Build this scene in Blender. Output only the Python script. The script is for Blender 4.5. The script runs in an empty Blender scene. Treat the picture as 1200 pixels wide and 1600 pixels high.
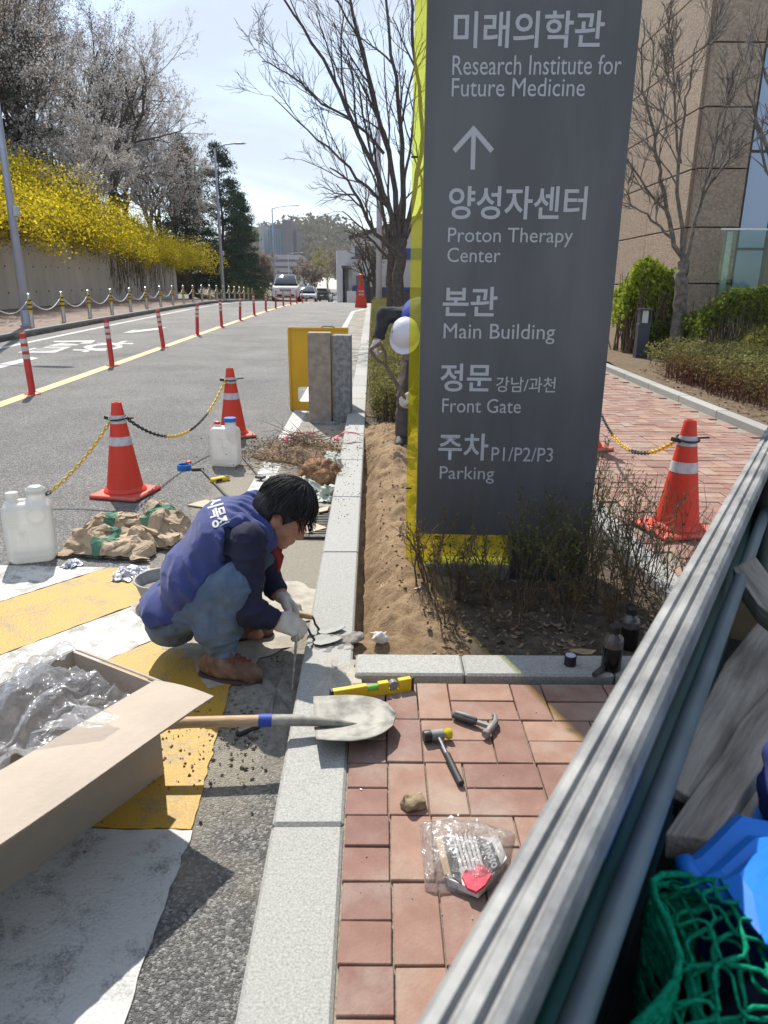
import bpy, math, random
import numpy as np
from mathutils import Vector, Matrix, Euler
R = math.radians
SC = bpy.context.scene
COL = SC.collection
# ------------------------------------------------------------------ camera
CAM_H = 1.36; PITCH = R(17.5); ROLL = R(0.4); FPX = 1109.0
cd = bpy.data.cameras.new('camera'); cam = bpy.data.objects.new('camera', cd); COL.objects.link(cam)
cd.sensor_fit = 'VERTICAL'; cd.sensor_height = 36.0; cd.lens = 36.0*FPX/1600.0
cd.clip_start = 0.02; cd.clip_end = 3000
cd.dof.use_dof = True; cd.dof.focus_distance = 3.6; cd.dof.aperture_fstop = 8.5
cam.matrix_world = Matrix.Translation((0, 0, CAM_H)) @ (Matrix.Rotation(math.pi/2-PITCH, 4, 'X') @ Matrix.Rotation(ROLL, 4, 'Z'))
SC.camera = cam
# ------------------------------------------------------------------ world, sun
SUN_DIR = Vector((-0.33, 0.944, 0)).normalized(); ELEV = R(52)
w = bpy.data.worlds.new('World'); SC.world = w; w.use_nodes = True
nt = w.node_tree; nt.nodes.clear()
def nn(t, typ, **k):
    n = t.nodes.new(typ)
    for a, b in k.items(): setattr(n, a, b)
    return n
sky = nn(nt, 'ShaderNodeTexSky', sky_type='NISHITA'); sky.sun_disc = False
sky.sun_elevation = ELEV; sky.sun_rotation = math.atan2(SUN_DIR.x, SUN_DIR.y)
sky.air_density = 1.0; sky.dust_density = .5; sky.ozone_density = 1.0
tc = nn(nt, 'ShaderNodeTexCoord'); mp = nn(nt, 'ShaderNodeMapping'); mp.inputs['Scale'].default_value = (1.0, 1.0, 2.6)
nz = nn(nt, 'ShaderNodeTexNoise'); nz.inputs['Scale'].default_value = 2.0; nz.inputs['Detail'].default_value = 7; nz.inputs['Roughness'].default_value = .55
nz.inputs['Distortion'].default_value = .5
rp = nn(nt, 'ShaderNodeValToRGB'); rp.color_ramp.elements[0].position = .22; rp.color_ramp.elements[1].position = .60
rp.color_ramp.elements[1].color = (.88, .88, .88, 1)
mx = nn(nt, 'ShaderNodeMix', data_type='RGBA'); mx.inputs['B'].default_value = (2.55, 2.8, 3.2, 1)
bg = nn(nt, 'ShaderNodeBackground'); bg.inputs['Strength'].default_value = 0.15
wo = nn(nt, 'ShaderNodeOutputWorld')
L = nt.links.new
L(tc.outputs['Generated'], mp.inputs['Vector']); L(mp.outputs[0], nz.inputs['Vector']); L(nz.outputs['Fac'], rp.inputs[0])
L(rp.outputs['Color'], mx.inputs['Factor']); L(sky.outputs[0], mx.inputs['A']); L(mx.outputs['Result'], bg.inputs[0]); L(bg.outputs[0], wo.inputs[0])
sl = bpy.data.lights.new('sun', 'SUN'); sl.energy = 3.4; sl.angle = R(0.6); sl.color = (1.0, .95, .86)
so = bpy.data.objects.new('sun', sl); COL.objects.link(so)
sv = Vector((SUN_DIR.x*math.cos(ELEV), SUN_DIR.y*math.cos(ELEV), math.sin(ELEV)))
so.rotation_euler = sv.to_track_quat('Z', 'Y').to_euler(); so.location = (-20, 40, 60)
SC.view_settings.view_transform = 'Standard'; SC.view_settings.look = 'None'
SC.view_settings.exposure = 0.84; SC.view_settings.gamma = 1.0
SC.render.engine = 'CYCLES'; SC.cycles.use_denoising = True
SC.cycles.max_bounces = 7; SC.cycles.transparent_max_bounces = 12; SC.cycles.caustics_reflective = False; SC.cycles.caustics_refractive = False
SC.cycles.diffuse_bounces = 3; SC.cycles.glossy_bounces = 3; SC.cycles.volume_bounces = 0
# ------------------------------------------------------------------ helpers
random.seed(7); RNG = np.random.default_rng(7)
def ray(px, py):
    a = (px-600)/FPX; b = (800-py)/FPX
    u = a*math.cos(ROLL)-b*math.sin(ROLL); v = a*math.sin(ROLL)+b*math.cos(ROLL)
    return u, math.cos(PITCH)+v*math.sin(PITCH), -math.sin(PITCH)+v*math.cos(PITCH)
def at(px, py, z=0.0):
    dx, dy, dz = ray(px, py); t = (z-CAM_H)/dz
    return Vector((dx*t, dy*t, z))
def atY(px, py, Y):
    dx, dy, dz = ray(px, py); t = Y/dy
    return Vector((dx*t, Y, CAM_H+dz*t))
_prof = [(-50, 0), (2.5, 0), (10, .12), (20, .305), (30, .47), (38, .54), (45, .5), (55, .38), (80, -.1), (110, -.65), (160, -1.2), (400, -1.5), (2000, -1.5)]
_px = np.array([p[0] for p in _prof]); _pz = np.array([p[1] for p in _prof])
def zk(Y):                                    # level of the kerb top along the street
    return (np.interp(Y-1.2, _px, _pz)+np.interp(Y, _px, _pz)*2+np.interp(Y+1.2, _px, _pz))/4
def zr(x, Y):                                 # road surface, rising slightly across to the far side
    return zk(Y)-.1+.0135*np.clip(-np.asarray(x)-.3, 0, 12)
def kx(Y): return -.265-.0175*Y               # left edge of the kerb stones
def hit(px, py, fn):                          # where a sight line meets a height field fn(x, Y)
    z = 0.0
    for _ in range(25):
        p = at(px, py, z); z = z*.4+.6*float(fn(p.x, p.y))
    return Vector((p.x, p.y, z))
def onroad(px, py): return hit(px, py, zr)

def mesh_np(name, V, F, mats=(), smooth=False, parent=None, fm=None):
    """V (n,3); F list of index lists or (m,k) array"""
    me = bpy.data.meshes.new(name)
    if isinstance(F, np.ndarray):
        V = np.asarray(V, dtype=np.float32); m, k = F.shape
        me.vertices.add(len(V)); me.vertices.foreach_set('co', V.ravel())
        me.loops.add(m*k); me.loops.foreach_set('vertex_index', F.astype(np.int32).ravel())
        me.polygons.add(m); me.polygons.foreach_set('loop_start', np.arange(0, m*k, k, dtype=np.int32))
        try: me.polygons.foreach_set('loop_total', np.full(m, k, dtype=np.int32))
        except Exception: pass
        me.update(calc_edges=True)
    else:
        me.from_pydata([tuple(v) for v in V], [], F)
    if not isinstance(mats, (list, tuple)): mats = [mats]
    for m_ in mats: me.materials.append(m_)
    if fm is not None: me.polygons.foreach_set('material_index', np.asarray(fm, dtype=np.int32))
    if smooth: me.polygons.foreach_set('use_smooth', np.ones(len(me.polygons), dtype=bool))
    me.update(); me.validate()
    o = bpy.data.objects.new(name, me); COL.objects.link(o)
    if parent is not None: o.parent = parent
    return o
def tag(o, label=None, cat=None, group=None, kind=None):
    if label: o['label'] = label
    if cat: o['category'] = cat
    if group: o['group'] = group
    if kind: o['kind'] = kind
    return o
def empty(name, loc=(0, 0, 0), rz=0, label=None, cat=None, group=None):
    o = bpy.data.objects.new(name, None); COL.objects.link(o); o.location = loc; o.rotation_euler = (0, 0, rz)
    o.empty_display_size = .1
    return tag(o, label, cat, group)
def copy_tree(o, parent=None):
    c = o.copy(); COL.objects.link(c)
    if parent is not None: c.parent = parent
    for ch in list(o.children): copy_tree(ch, c)
    return c
class MB:
    def __init__(s): s.v = []; s.f = []; s.m = []; s.mi = 0
    def add(s, vs, fs):
        b = len(s.v); s.v += [tuple(v) for v in vs]; s.f += [[i+b for i in f] for f in fs]; s.m += [s.mi]*len(fs); return s
    def box(s, c, d, rot=None, bev=0.0):
        x, y, z = d[0]/2, d[1]/2, d[2]/2
        if bev <= 0:
            vs = [(-x, -y, -z), (x, -y, -z), (x, y, -z), (-x, y, -z), (-x, -y, z), (x, -y, z), (x, y, z), (-x, y, z)]
            fs = [(0, 3, 2, 1), (4, 5, 6, 7), (0, 1, 5, 4), (1, 2, 6, 5), (2, 3, 7, 6), (3, 0, 4, 7)]
        else:
            b = bev; vs = []; fs = []
            for sz, zz in ((-1, z), (1, z)):
                vs += [(-x+b, -y+b, sz*zz), (x-b, -y+b, sz*zz), (x-b, y-b, sz*zz), (-x+b, y-b, sz*zz)]
            for sz in (-1, 1):
                zz = sz*(z-b)
                vs += [(-x+b, -y, zz), (x-b, -y, zz), (x, -y+b, zz), (x, y-b, zz), (x-b, y, zz), (-x+b, y, zz), (-x, y-b, zz), (-x, -y+b, zz)]
            fs = [(3, 2, 1, 0), (4, 5, 6, 7)]
            lo, hi = 8, 16
            for i in range(8): fs.append((lo+i, lo+(i+1) % 8, hi+(i+1) % 8, hi+i))
            for k, (a, b2) in enumerate(((0, 1), (1, 2), (2, 3), (3, 0))):
                i0 = (2*k) % 8; i1 = (2*k+1) % 8; i2 = (2*k+2) % 8
                fs.append((hi+i0, hi+i1, 4+b2, 4+a)); fs.append((hi+i1, hi+i2, 4+b2))
                fs.append((lo+i1, lo+i0, a, b2)); fs.append((lo+i2, lo+i1, b2))
        M = Matrix.Identity(3) if rot is None else (rot if isinstance(rot, Matrix) else Euler(rot).to_matrix())
        c = Vector(c)
        return s.add([M @ Vector(v)+c for v in vs], fs)
    def sweep(s, pts, rad, n=8, cap=True, sq=None, up=None):
        pts = [Vector(p) for p in pts]; k = len(pts)
        if not hasattr(rad, '__len__'): rad = [rad]*k
        vs = []; fs = []; prev = None
        for i, p in enumerate(pts):
            d = (pts[min(i+1, k-1)]-pts[max(i-1, 0)])
            if d.length < 1e-9: d = Vector((0, 0, 1))
            d.normalize()
            if prev is None:
                a = Vector(up) if up is not None else (Vector((0, 0, 1)) if abs(d.z) < .9 else Vector((1, 0, 0)))
                x = d.cross(a).normalized()
            else:
                x = prev-d*prev.dot(d)
                x = x.normalized() if x.length > 1e-6 else d.orthogonal().normalized()
            prev = x; y = d.cross(x)
            for j in range(n):
                t = 2*math.pi*j/n; cx, cy = math.cos(t), math.sin(t)
                if sq is not None: cx *= sq[0]; cy *= sq[1]
                vs.append(p+(x*cx+y*cy)*rad[i])
        for i in range(k-1):
            for j in range(n): fs.append((i*n+j, i*n+(j+1) % n, (i+1)*n+(j+1) % n, (i+1)*n+j))
        if cap: fs.append(tuple(reversed(range(n)))); fs.append(tuple((k-1)*n+j for j in range(n)))
        return s.add(vs, fs)
    def lathe(s, prof, n=20, c=(0, 0, 0), M=None, cap=True):
        vs = []; fs = []; c = Vector(c)
        for r_, z_ in prof:
            for j in range(n):
                t = 2*math.pi*j/n; v = Vector((r_*math.cos(t), r_*math.sin(t), z_))
                vs.append((M @ v if M is not None else v)+c)
        for i in range(len(prof)-1):
            for j in range(n): fs.append((i*n+j, i*n+(j+1) % n, (i+1)*n+(j+1) % n, (i+1)*n+j))
        if cap: fs.append(tuple(reversed(range(n)))); fs.append(tuple((len(prof)-1)*n+j for j in range(n)))
        return s.add(vs, fs)
    def prism(s, poly, z0, z1):
        n = len(poly)
        vs = [(p[0], p[1], z0) for p in poly]+[(p[0], p[1], z1) for p in poly]
        fs = [tuple(reversed(range(n))), tuple(range(n, 2*n))]+[(i, (i+1) % n, n+(i+1) % n, n+i) for i in range(n)]
        return s.add(vs, fs)
    def xf(s, M): s.v = [tuple(M @ Vector(v)) for v in s.v]; return s
    def build(s, name, mats, parent=None, smooth=False, bevel=0, seg=2, loc=None, rot=None):
        o = mesh_np(name, s.v, s.f, mats, smooth, parent, s.m if any(s.m) else None)
        if loc is not None: o.location = loc
        if rot is not None: o.rotation_euler = rot
        if bevel:
            b = o.modifiers.new('bevel', 'BEVEL'); b.width = bevel; b.segments = seg; b.limit_method = 'ANGLE'; b.angle_limit = R(35)
        if smooth == 'auto':
            o.data.polygons.foreach_set('use_smooth', np.ones(len(o.data.polygons), dtype=bool))
            try: o.data.set_sharp_from_angle(angle=R(38))
            except Exception: pass
        return o
# value noise -------------------------------------------------------
def _h(i, j, k, s):
    n = (i*374761393+j*668265263+k*2147483647+s*974634777) & 0xffffffff
    n = ((n ^ (n >> 13))*1274126177) & 0xffffffff
    return ((n ^ (n >> 16)) & 0xffff)/32767.5-1
def vnoise(P, s=0):
    P = np.asarray(P, dtype=float); I = np.floor(P).astype(np.int64); f = P-I; f = f*f*(3-2*f)
    r = 0
    for a in (0, 1):
        for b in (0, 1):
            for c in (0, 1):
                wgt = (f[..., 0] if a else 1-f[..., 0])*(f[..., 1] if b else 1-f[..., 1])*(f[..., 2] if c else 1-f[..., 2])
                r = r+wgt*_h(I[..., 0]+a, I[..., 1]+b, I[..., 2]+c, s)
    return r
def fbm(P, o=3, s=0):
    P = np.asarray(P, dtype=float); r = 0; a = 1.0
    for k in range(o): r = r+a*vnoise(P*(2.03**k)+k*7.7, s+k); a *= .5
    return r
def n2(x, y, sc=1.0, o=3, s=0):
    x = np.asarray(x, float); return fbm(np.stack([x*sc, np.asarray(y, float)*sc, np.zeros_like(x)+.37], -1), o, s)
# surface nets of a distance field ------------------------------------
def sdf_mesh(name, fn, lo, hi, h, mat, parent=None, smooth=True):
    lo = np.array(lo, float); hi = np.array(hi, float); n = np.ceil((hi-lo)/h).astype(int)+1
    ax = [lo[i]+np.arange(n[i])*h for i in range(3)]
    G = np.stack(np.meshgrid(*ax, indexing='ij'), -1); D = fn(G.reshape(-1, 3)).reshape(n)
    D[0], D[-1], D[:, 0], D[:, -1], D[:, :, 0], D[:, :, -1] = [np.maximum(q, 1e-4) for q in (D[0], D[-1], D[:, 0], D[:, -1], D[:, :, 0], D[:, :, -1])]
    c = n-1; S = np.zeros(tuple(c)+(3,)); W = np.zeros(tuple(c)); ins = D < 0
    off = [(a, b, d) for a in (0, 1) for b in (0, 1) for d in (0, 1)]
    def sl(o_): return tuple(slice(o_[i], o_[i]+c[i]) for i in range(3))
    for a in off:
        for d in range(3):
            if a[d]: continue
            b = list(a); b[d] = 1; da, db = D[sl(a)], D[sl(b)]
            m = (da < 0) != (db < 0)
            t = np.where(m, da/np.where(m, da-db, 1), 0)
            for q in range(3):
                S[..., q] += np.where(m, a[q]+(t if q == d else 0), 0)
            W += m
    act = W > 0; idx = np.full(tuple(c), -1); idx[act] = np.arange(act.sum())
    ijk = np.argwhere(act); V = lo+(ijk+S[act]/W[act][:, None])*h
    F = []
    for d in range(3):
        e, f2 = (d+1) % 3, (d+2) % 3
        A = [slice(1, -1)]*3; A[d] = slice(0, -1); B = [slice(1, -1)]*3; B[d] = slice(1, None)
        a, b = ins[tuple(A)], ins[tuple(B)]
        for cond, rev in ((a & ~b, False), (~a & b, True)):
            p = np.argwhere(cond); base = p.copy(); base[:, e] += 1; base[:, f2] += 1
            q = []
            for (u, v) in ((-1, -1), (0, -1), (0, 0), (-1, 0)):
                k = base.copy(); k[:, e] += u; k[:, f2] += v; q.append(idx[k[:, 0], k[:, 1], k[:, 2]])
            q = np.stack(q, 1)
            F.append(q[:, ::-1] if rev else q)
    F = np.concatenate(F); F = F[(F >= 0).all(1)]
    return mesh_np(name, V, F, mat, smooth, parent)
def smin(a, b, k):
    h = np.clip(.5+.5*(b-a)/k, 0, 1); return b*(1-h)+a*h-k*h*(1-h)
def smax(a, b, k): return -smin(-a, -b, k)
def rcone(P, a, b, r1, r2):
    a = np.array(a, float); b = np.array(b, float); d = b-a
    t = np.clip(((P-a) @ d)/max(d @ d, 1e-9), 0, 1)
    return np.linalg.norm(P-a-t[:, None]*d, axis=1)-(r1+(r2-r1)*t)
def ell(P, c, r, M=None):
    q = P-np.array(c, float)
    if M is not None: q = q @ np.array(M)
    r = np.array(r, float); k = np.linalg.norm(q/r, axis=1); g = np.linalg.norm(q/(r*r), axis=1)
    return k*(k-1)/np.maximum(g, 1e-6)
def sbox(P, c, d, rr=0.01, M=None):
    q = P-np.array(c, float)
    if M is not None: q = q @ np.array(M)
    q = np.abs(q)-(np.array(d, float)/2-rr)
    return np.linalg.norm(np.maximum(q, 0), axis=1)+np.minimum(q.max(1), 0)-rr
# materials ---------------------------------------------------------
MATS = {}
def mat(name, col, rough=.7, metal=0, var=0.0, vscale=8.0, col2=None, bump=0.0, bscale=40.0, spec=.5, objvar=0.0, detail=6, trans=0, alpha=1, sss=0, cov=(.4, .6), bdist=.01, coords='Object', sheen=0, subs=None, anis=None):
    """principled material with a two-colour noise, a per-object tint and a fine bump"""
    if name in MATS: return MATS[name]
    m = bpy.data.materials.new(name); m.use_nodes = True; t = m.node_tree; b = t.nodes['Principled BSDF']
    c3 = tuple(col)+(1,) if len(col) == 3 else tuple(col)
    b.inputs['Base Color'].default_value = c3; b.inputs['Roughness'].default_value = rough; b.inputs['Metallic'].default_value = metal
    b.inputs['Specular IOR Level'].default_value = spec
    if trans: b.inputs['Transmission Weight'].default_value = trans
    if alpha < 1: b.inputs['Alpha'].default_value = alpha
    if sheen: b.inputs['Sheen Weight'].default_value = sheen
    if subs: b.inputs['Subsurface Weight'].default_value = subs[0]; b.inputs['Subsurface Radius'].default_value = subs[1]; b.inputs['Subsurface Scale'].default_value = subs[2]
    tcn = nn(t, 'ShaderNodeTexCoord'); src = None
    if anis:
        mpn = nn(t, 'ShaderNodeMapping'); mpn.inputs['Scale'].default_value = anis; t.links.new(tcn.outputs[coords], mpn.inputs[0]); vec = mpn.outputs[0]
    else: vec = tcn.outputs[coords]
    if var or col2:
        if col2 is None: col2 = tuple(min(1, x*(1+var)) for x in col[:3]); c1 = tuple(x*(1-var) for x in col[:3])
        else: c1 = col[:3]
        nz = nn(t, 'ShaderNodeTexNoise'); nz.inputs['Scale'].default_value = vscale; nz.inputs['Detail'].default_value = detail; nz.inputs['Roughness'].default_value = .6
        t.links.new(vec, nz.inputs['Vector'])
        rp = nn(t, 'ShaderNodeValToRGB'); e = rp.color_ramp.elements
        e[0].position, e[1].position = cov; e[0].color = tuple(c1)+(1,); e[1].color = tuple(col2[:3])+(1,)
        t.links.new(nz.outputs['Fac'], rp.inputs[0]); src = rp.outputs[0]
    if objvar:
        oi = nn(t, 'ShaderNodeObjectInfo'); hs = nn(t, 'ShaderNodeHueSaturation')
        mr = nn(t, 'ShaderNodeMapRange'); mr.inputs['To Min'].default_value = 1-objvar; mr.inputs['To Max'].default_value = 1+objvar
        t.links.new(oi.outputs['Random'], mr.inputs[0]); t.links.new(mr.outputs[0], hs.inputs['Value'])
        mr2 = nn(t, 'ShaderNodeMapRange'); mr2.inputs['To Min'].default_value = .5-objvar*.05; mr2.inputs['To Max'].default_value = .5+objvar*.05
        t.links.new(oi.outputs['Random'], mr2.inputs[0]); t.links.new(mr2.outputs[0], hs.inputs['Hue'])
        hs.inputs['Color'].default_value = c3
        if src is not None: t.links.new(src, hs.inputs['Color'])
        src = hs.outputs[0]
    if src is not None: t.links.new(src, b.inputs['Base Color'])
    if bump:
        nb = nn(t, 'ShaderNodeTexNoise'); nb.inputs['Scale'].default_value = bscale; nb.inputs['Detail'].default_value = 5
        t.links.new(vec, nb.inputs['Vector'])
        bp = nn(t, 'ShaderNodeBump'); bp.inputs['Strength'].default_value = bump; bp.inputs['Distance'].default_value = bdist
        t.links.new(nb.outputs['Fac'], bp.inputs['Height']); t.links.new(bp.outputs[0], b.inputs['Normal'])
    MATS[name] = m; return m
def translucent(name, col, col2, tr=.4, var_scale=3.0, objvar=0.0):
    """leaf or petal: diffuse plus translucent"""
    if name in MATS: return MATS[name]
    m = bpy.data.materials.new(name); m.use_nodes = True; t = m.node_tree; t.nodes.clear()
    o = nn(t, 'ShaderNodeOutputMaterial'); d = nn(t, 'ShaderNodeBsdfDiffuse'); tr_ = nn(t, 'ShaderNodeBsdfTranslucent'); mxs = nn(t, 'ShaderNodeMixShader'); mxs.inputs[0].default_value = tr
    tcn = nn(t, 'ShaderNodeTexCoord'); nz = nn(t, 'ShaderNodeTexNoise'); nz.inputs['Scale'].default_value = var_scale; nz.inputs['Detail'].default_value = 4
    wn = nn(t, 'ShaderNodeTexWhiteNoise'); geo = nn(t, 'ShaderNodeNewGeometry'); t.links.new(geo.outputs['Random Per Island'], wn.inputs[0]); wn.noise_dimensions = '1D'
    t.links.new(geo.outputs['Random Per Island'], wn.inputs['W'])
    ad = nn(t, 'ShaderNodeMath', operation='ADD'); ml = nn(t, 'ShaderNodeMath', operation='MULTIPLY'); ml.inputs[1].default_value = .5
    t.links.new(tcn.outputs['Object'], nz.inputs['Vector']); t.links.new(nz.outputs['Fac'], ad.inputs[0]); t.links.new(wn.outputs['Value'], ml.inputs[0]); t.links.new(ml.outputs[0], ad.inputs[1])
    mr = nn(t, 'ShaderNodeMapRange'); mr.inputs['From Min'].default_value = .4; mr.inputs['From Max'].default_value = 1.1; t.links.new(ad.outputs[0], mr.inputs[0])
    mc = nn(t, 'ShaderNodeMix', data_type='RGBA'); mc.inputs['A'].default_value = tuple(col)+(1,); mc.inputs['B'].default_value = tuple(col2)+(1,)
    t.links.new(mr.outputs[0], mc.inputs['Factor']); t.links.new(mc.outputs['Result'], d.inputs[0]); t.links.new(mc.outputs['Result'], tr_.inputs[0])
    t.links.new(d.outputs[0], mxs.inputs[1]); t.links.new(tr_.outputs[0], mxs.inputs[2]); t.links.new(mxs.outputs[0], o.inputs[0])
    MATS[name] = m; return m
def facing_fac(t, lo=.03, hi=.75, power=4.0):
    lw = nn(t, 'ShaderNodeLayerWeight'); lw.inputs['Blend'].default_value = .5; pw = nn(t, 'ShaderNodeMath', operation='POWER'); t.links.new(lw.outputs['Facing'], pw.inputs[0]); pw.inputs[1].default_value = power
    mr = nn(t, 'ShaderNodeMapRange'); mr.inputs['To Min'].default_value = lo; mr.inputs['To Max'].default_value = hi; t.links.new(pw.outputs[0], mr.inputs[0]); return mr.outputs[0]
def leaf_cloud(C, size, rng, aspect=1.0, flat=0.0, fold=False, N=None):
    """randomly turned quads (leaves or petals) at centres C"""
    C = np.asarray(C, float); n = len(C)
    if n == 0: return np.zeros((0, 3)), np.zeros((0, 4), int)
    a = rng.normal(size=(n, 3)); a[:, 2] *= (1-flat)
    a /= np.linalg.norm(a, axis=1)[:, None]+1e-9
    b = rng.normal(size=(n, 3)); b[:, 2] *= (1-flat); b -= (b*a).sum(1)[:, None]*a; b /= np.linalg.norm(b, axis=1)[:, None]+1e-9
    s = size*rng.uniform(.6, 1.35, n)[:, None]/2
    a = a*s; b = b*s*aspect
    V = np.stack([C-a, C-b, C+a, C+b], 1).reshape(-1, 3)
    return V, np.arange(4*n).reshape(-1, 4)
def tube_np(branches, sides=lambda r: 5 if r > .03 else (4 if r > .008 else 3)):
    """branches: list of (pts (k,3) array, radii (k,)) -> V, F quads"""
    Vs = []; Fs = []; base = 0
    for pts, rad in branches:
        k = len(pts); n = sides(rad[0])
        d = np.empty_like(pts); d[1:-1] = pts[2:]-pts[:-2]; d[0] = pts[1]-pts[0]; d[-1] = pts[-1]-pts[-2]
        d /= np.linalg.norm(d, axis=1)[:, None]+1e-9
        ref = np.array([0.31, .22, .93]) if abs(d[0][2]) < .8 else np.array([.95, .1, .3])
        x = np.cross(d, ref); x /= np.linalg.norm(x, axis=1)[:, None]+1e-9; y = np.cross(d, x)
        t = np.arange(n)*2*np.pi/n
        V = pts[:, None, :]+rad[:, None, None]*(x[:, None, :]*np.cos(t)[None, :, None]+y[:, None, :]*np.sin(t)[None, :, None])
        i = np.arange(k-1)[:, None]*n; j = np.arange(n)[None, :]; j2 = (j+1) % n
        F = np.stack([i+j, i+j2, i+n+j2, i+n+j], -1).reshape(-1, 4)+base
        Vs.append(V.reshape(-1, 3)); Fs.append(F); base += k*n
    return np.concatenate(Vs), np.concatenate(Fs)
# ================================================================== SETTING
def grid_sheet(name, xs, ys, zf, mats, kind='structure', xf=None, smooth=True, attr=None):
    nx, ny = len(xs), len(ys); X, Y = np.meshgrid(np.asarray(xs, float), np.asarray(ys, float))
    if xf is not None: X = xf(X, Y)
    Z = np.broadcast_to(zf(X, Y), X.shape); V = np.stack([X, Y, Z], -1).reshape(-1, 3)
    i = np.arange(ny-1)[:, None]*nx; j = np.arange(nx-1)[None, :]
    F = np.stack([i+j, i+j+1, i+nx+j+1, i+nx+j], -1).reshape(-1, 4)
    o = mesh_np(name, V, F, mats, smooth); tag(o, kind=kind)
    if attr is not None:
        a = o.data.attributes.new('mask', 'FLOAT', 'POINT'); a.data.foreach_set('value', attr(X, Y).ravel().astype(np.float32))
    return o
YS = np.concatenate([np.arange(-6, 12, .4), np.arange(12, 60, 1.5), np.arange(60, 180, 6), [220, 300, 400, 600, 1000, 1800]])
# ---- materials of the ground
def asphalt_mat():
    m = bpy.data.materials.new('asphalt'); m.use_nodes = True; t = m.node_tree; b = t.nodes['Principled BSDF']; lk = t.links.new
    tcn = nn(t, 'ShaderNodeTexCoord'); O = tcn.outputs['Object']
    v = nn(t, 'ShaderNodeTexVoronoi'); v.inputs['Scale'].default_value = 150; lk(O, v.inputs['Vector'])
    v2 = nn(t, 'ShaderNodeTexVoronoi'); v2.inputs['Scale'].default_value = 340; lk(O, v2.inputs['Vector'])
    n1 = nn(t, 'ShaderNodeTexNoise'); n1.inputs['Scale'].default_value = .7; n1.inputs['Detail'].default_value = 8; n1.inputs['Roughness'].default_value = .65; lk(O, n1.inputs['Vector'])
    sp = nn(t, 'ShaderNodeSeparateColor'); lk(v.outputs['Color'], sp.inputs[0])
    r1 = nn(t, 'ShaderNodeValToRGB'); e = r1.color_ramp.elements
    e[0].position = 0; e[0].color = (.10, .098, .096, 1); e[1].position = 1; e[1].color = (.42, .41, .39, 1)
    k = e.new(.65); k.color = (.21, .205, .198, 1)
    lk(sp.outputs[0], r1.inputs[0])
    mm = nn(t, 'ShaderNodeMix', data_type='RGBA', blend_type='MULTIPLY'); mm.inputs['Factor'].default_value = 1
    r2 = nn(t, 'ShaderNodeValToRGB'); e = r2.color_ramp.elements; e[0].position = .3; e[0].color = (.78, .78, .79, 1); e[1].position = .7; e[1].color = (1.3, 1.29, 1.26, 1)
    lk(n1.outputs['Fac'], r2.inputs[0]); lk(r1.outputs[0], mm.inputs['A']); lk(r2.outputs[0], mm.inputs['B'])
    # spilled mortar dust and sand where the work is going on
    sx = nn(t, 'ShaderNodeSeparateXYZ'); lk(O, sx.inputs[0])
    def ellm(cx, cy, rx, ry):
        a = nn(t, 'ShaderNodeMapRange'); a.inputs['From Min'].default_value = cx-rx; a.inputs['From Max'].default_value = cx+rx; a.inputs['To Min'].default_value = -1; a.clamp = False; lk(sx.outputs[0], a.inputs[0])
        c = nn(t, 'ShaderNodeMapRange'); c.inputs['From Min'].default_value = cy-ry; c.inputs['From Max'].default_value = cy+ry; c.inputs['To Min'].default_value = -1; c.clamp = False; lk(sx.outputs[1], c.inputs[0])
        a2 = nn(t, 'ShaderNodeMath', operation='MULTIPLY'); lk(a.outputs[0], a2.inputs[0]); lk(a.outputs[0], a2.inputs[1])
        c2 = nn(t, 'ShaderNodeMath', operation='MULTIPLY_ADD'); lk(c.outputs[0], c2.inputs[0]); lk(c.outputs[0], c2.inputs[1]); lk(a2.outputs[0], c2.inputs[2])
        return c2.outputs[0]
    n3 = nn(t, 'ShaderNodeTexNoise'); n3.inputs['Scale'].default_value = 3.2; n3.inputs['Detail'].default_value = 9; n3.inputs['Roughness'].default_value = .7; lk(O, n3.inputs['Vector'])
    def addm(src, amp, lo, hi):
        q = nn(t, 'ShaderNodeMath', operation='MULTIPLY_ADD'); lk(n3.outputs['Fac'], q.inputs[0]); q.inputs[1].default_value = amp; lk(src, q.inputs[2])
        mr = nn(t, 'ShaderNodeMapRange'); mr.inputs['From Min'].default_value = lo; mr.inputs['From Max'].default_value = hi; mr.inputs['To Min'].default_value = 1; mr.inputs['To Max'].default_value = 0; lk(q.outputs[0], mr.inputs[0]); return mr.outputs[0]
    m1 = addm(ellm(-.60, 4.4, .62, 2.7), 2.4, 1.85, 2.6)
    m2 = addm(ellm(-.5, 2.75, .42, .62), 1.2, 1.0, 1.7)
    mx1 = nn(t, 'ShaderNodeMix', data_type='RGBA'); mx1.inputs['B'].default_value = (.43, .385, .30, 1)
    f1 = nn(t, 'ShaderNodeMath', operation='MULTIPLY'); lk(m1, f1.inputs[0]); f1.inputs[1].default_value = .78
    lk(f1.outputs[0], mx1.inputs['Factor']); lk(mm.outputs['Result'], mx1.inputs['A'])
    mx2 = nn(t, 'ShaderNodeMix', data_type='RGBA'); mx2.inputs['B'].default_value = (.36, .325, .26, 1)
    lk(m2, mx2.inputs['Factor']); lk(mx1.outputs['Result'], mx2.inputs['A']); lk(mx2.outputs['Result'], b.inputs['Base Color'])
    b.inputs['Roughness'].default_value = .78; b.inputs['Specular IOR Level'].default_value = .35
    bp = nn(t, 'ShaderNodeBump'); bp.inputs['Strength'].default_value = .9; bp.inputs['Distance'].default_value = .006
    ad = nn(t, 'ShaderNodeMath', operation='ADD'); lk(v.outputs['Distance'], ad.inputs[0]); lk(v2.outputs['Distance'], ad.inputs[1])
    ng = nn(t, 'ShaderNodeMath', operation='MULTIPLY'); lk(ad.outputs[0], ng.inputs[0]); ng.inputs[1].default_value = -1.0
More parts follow.
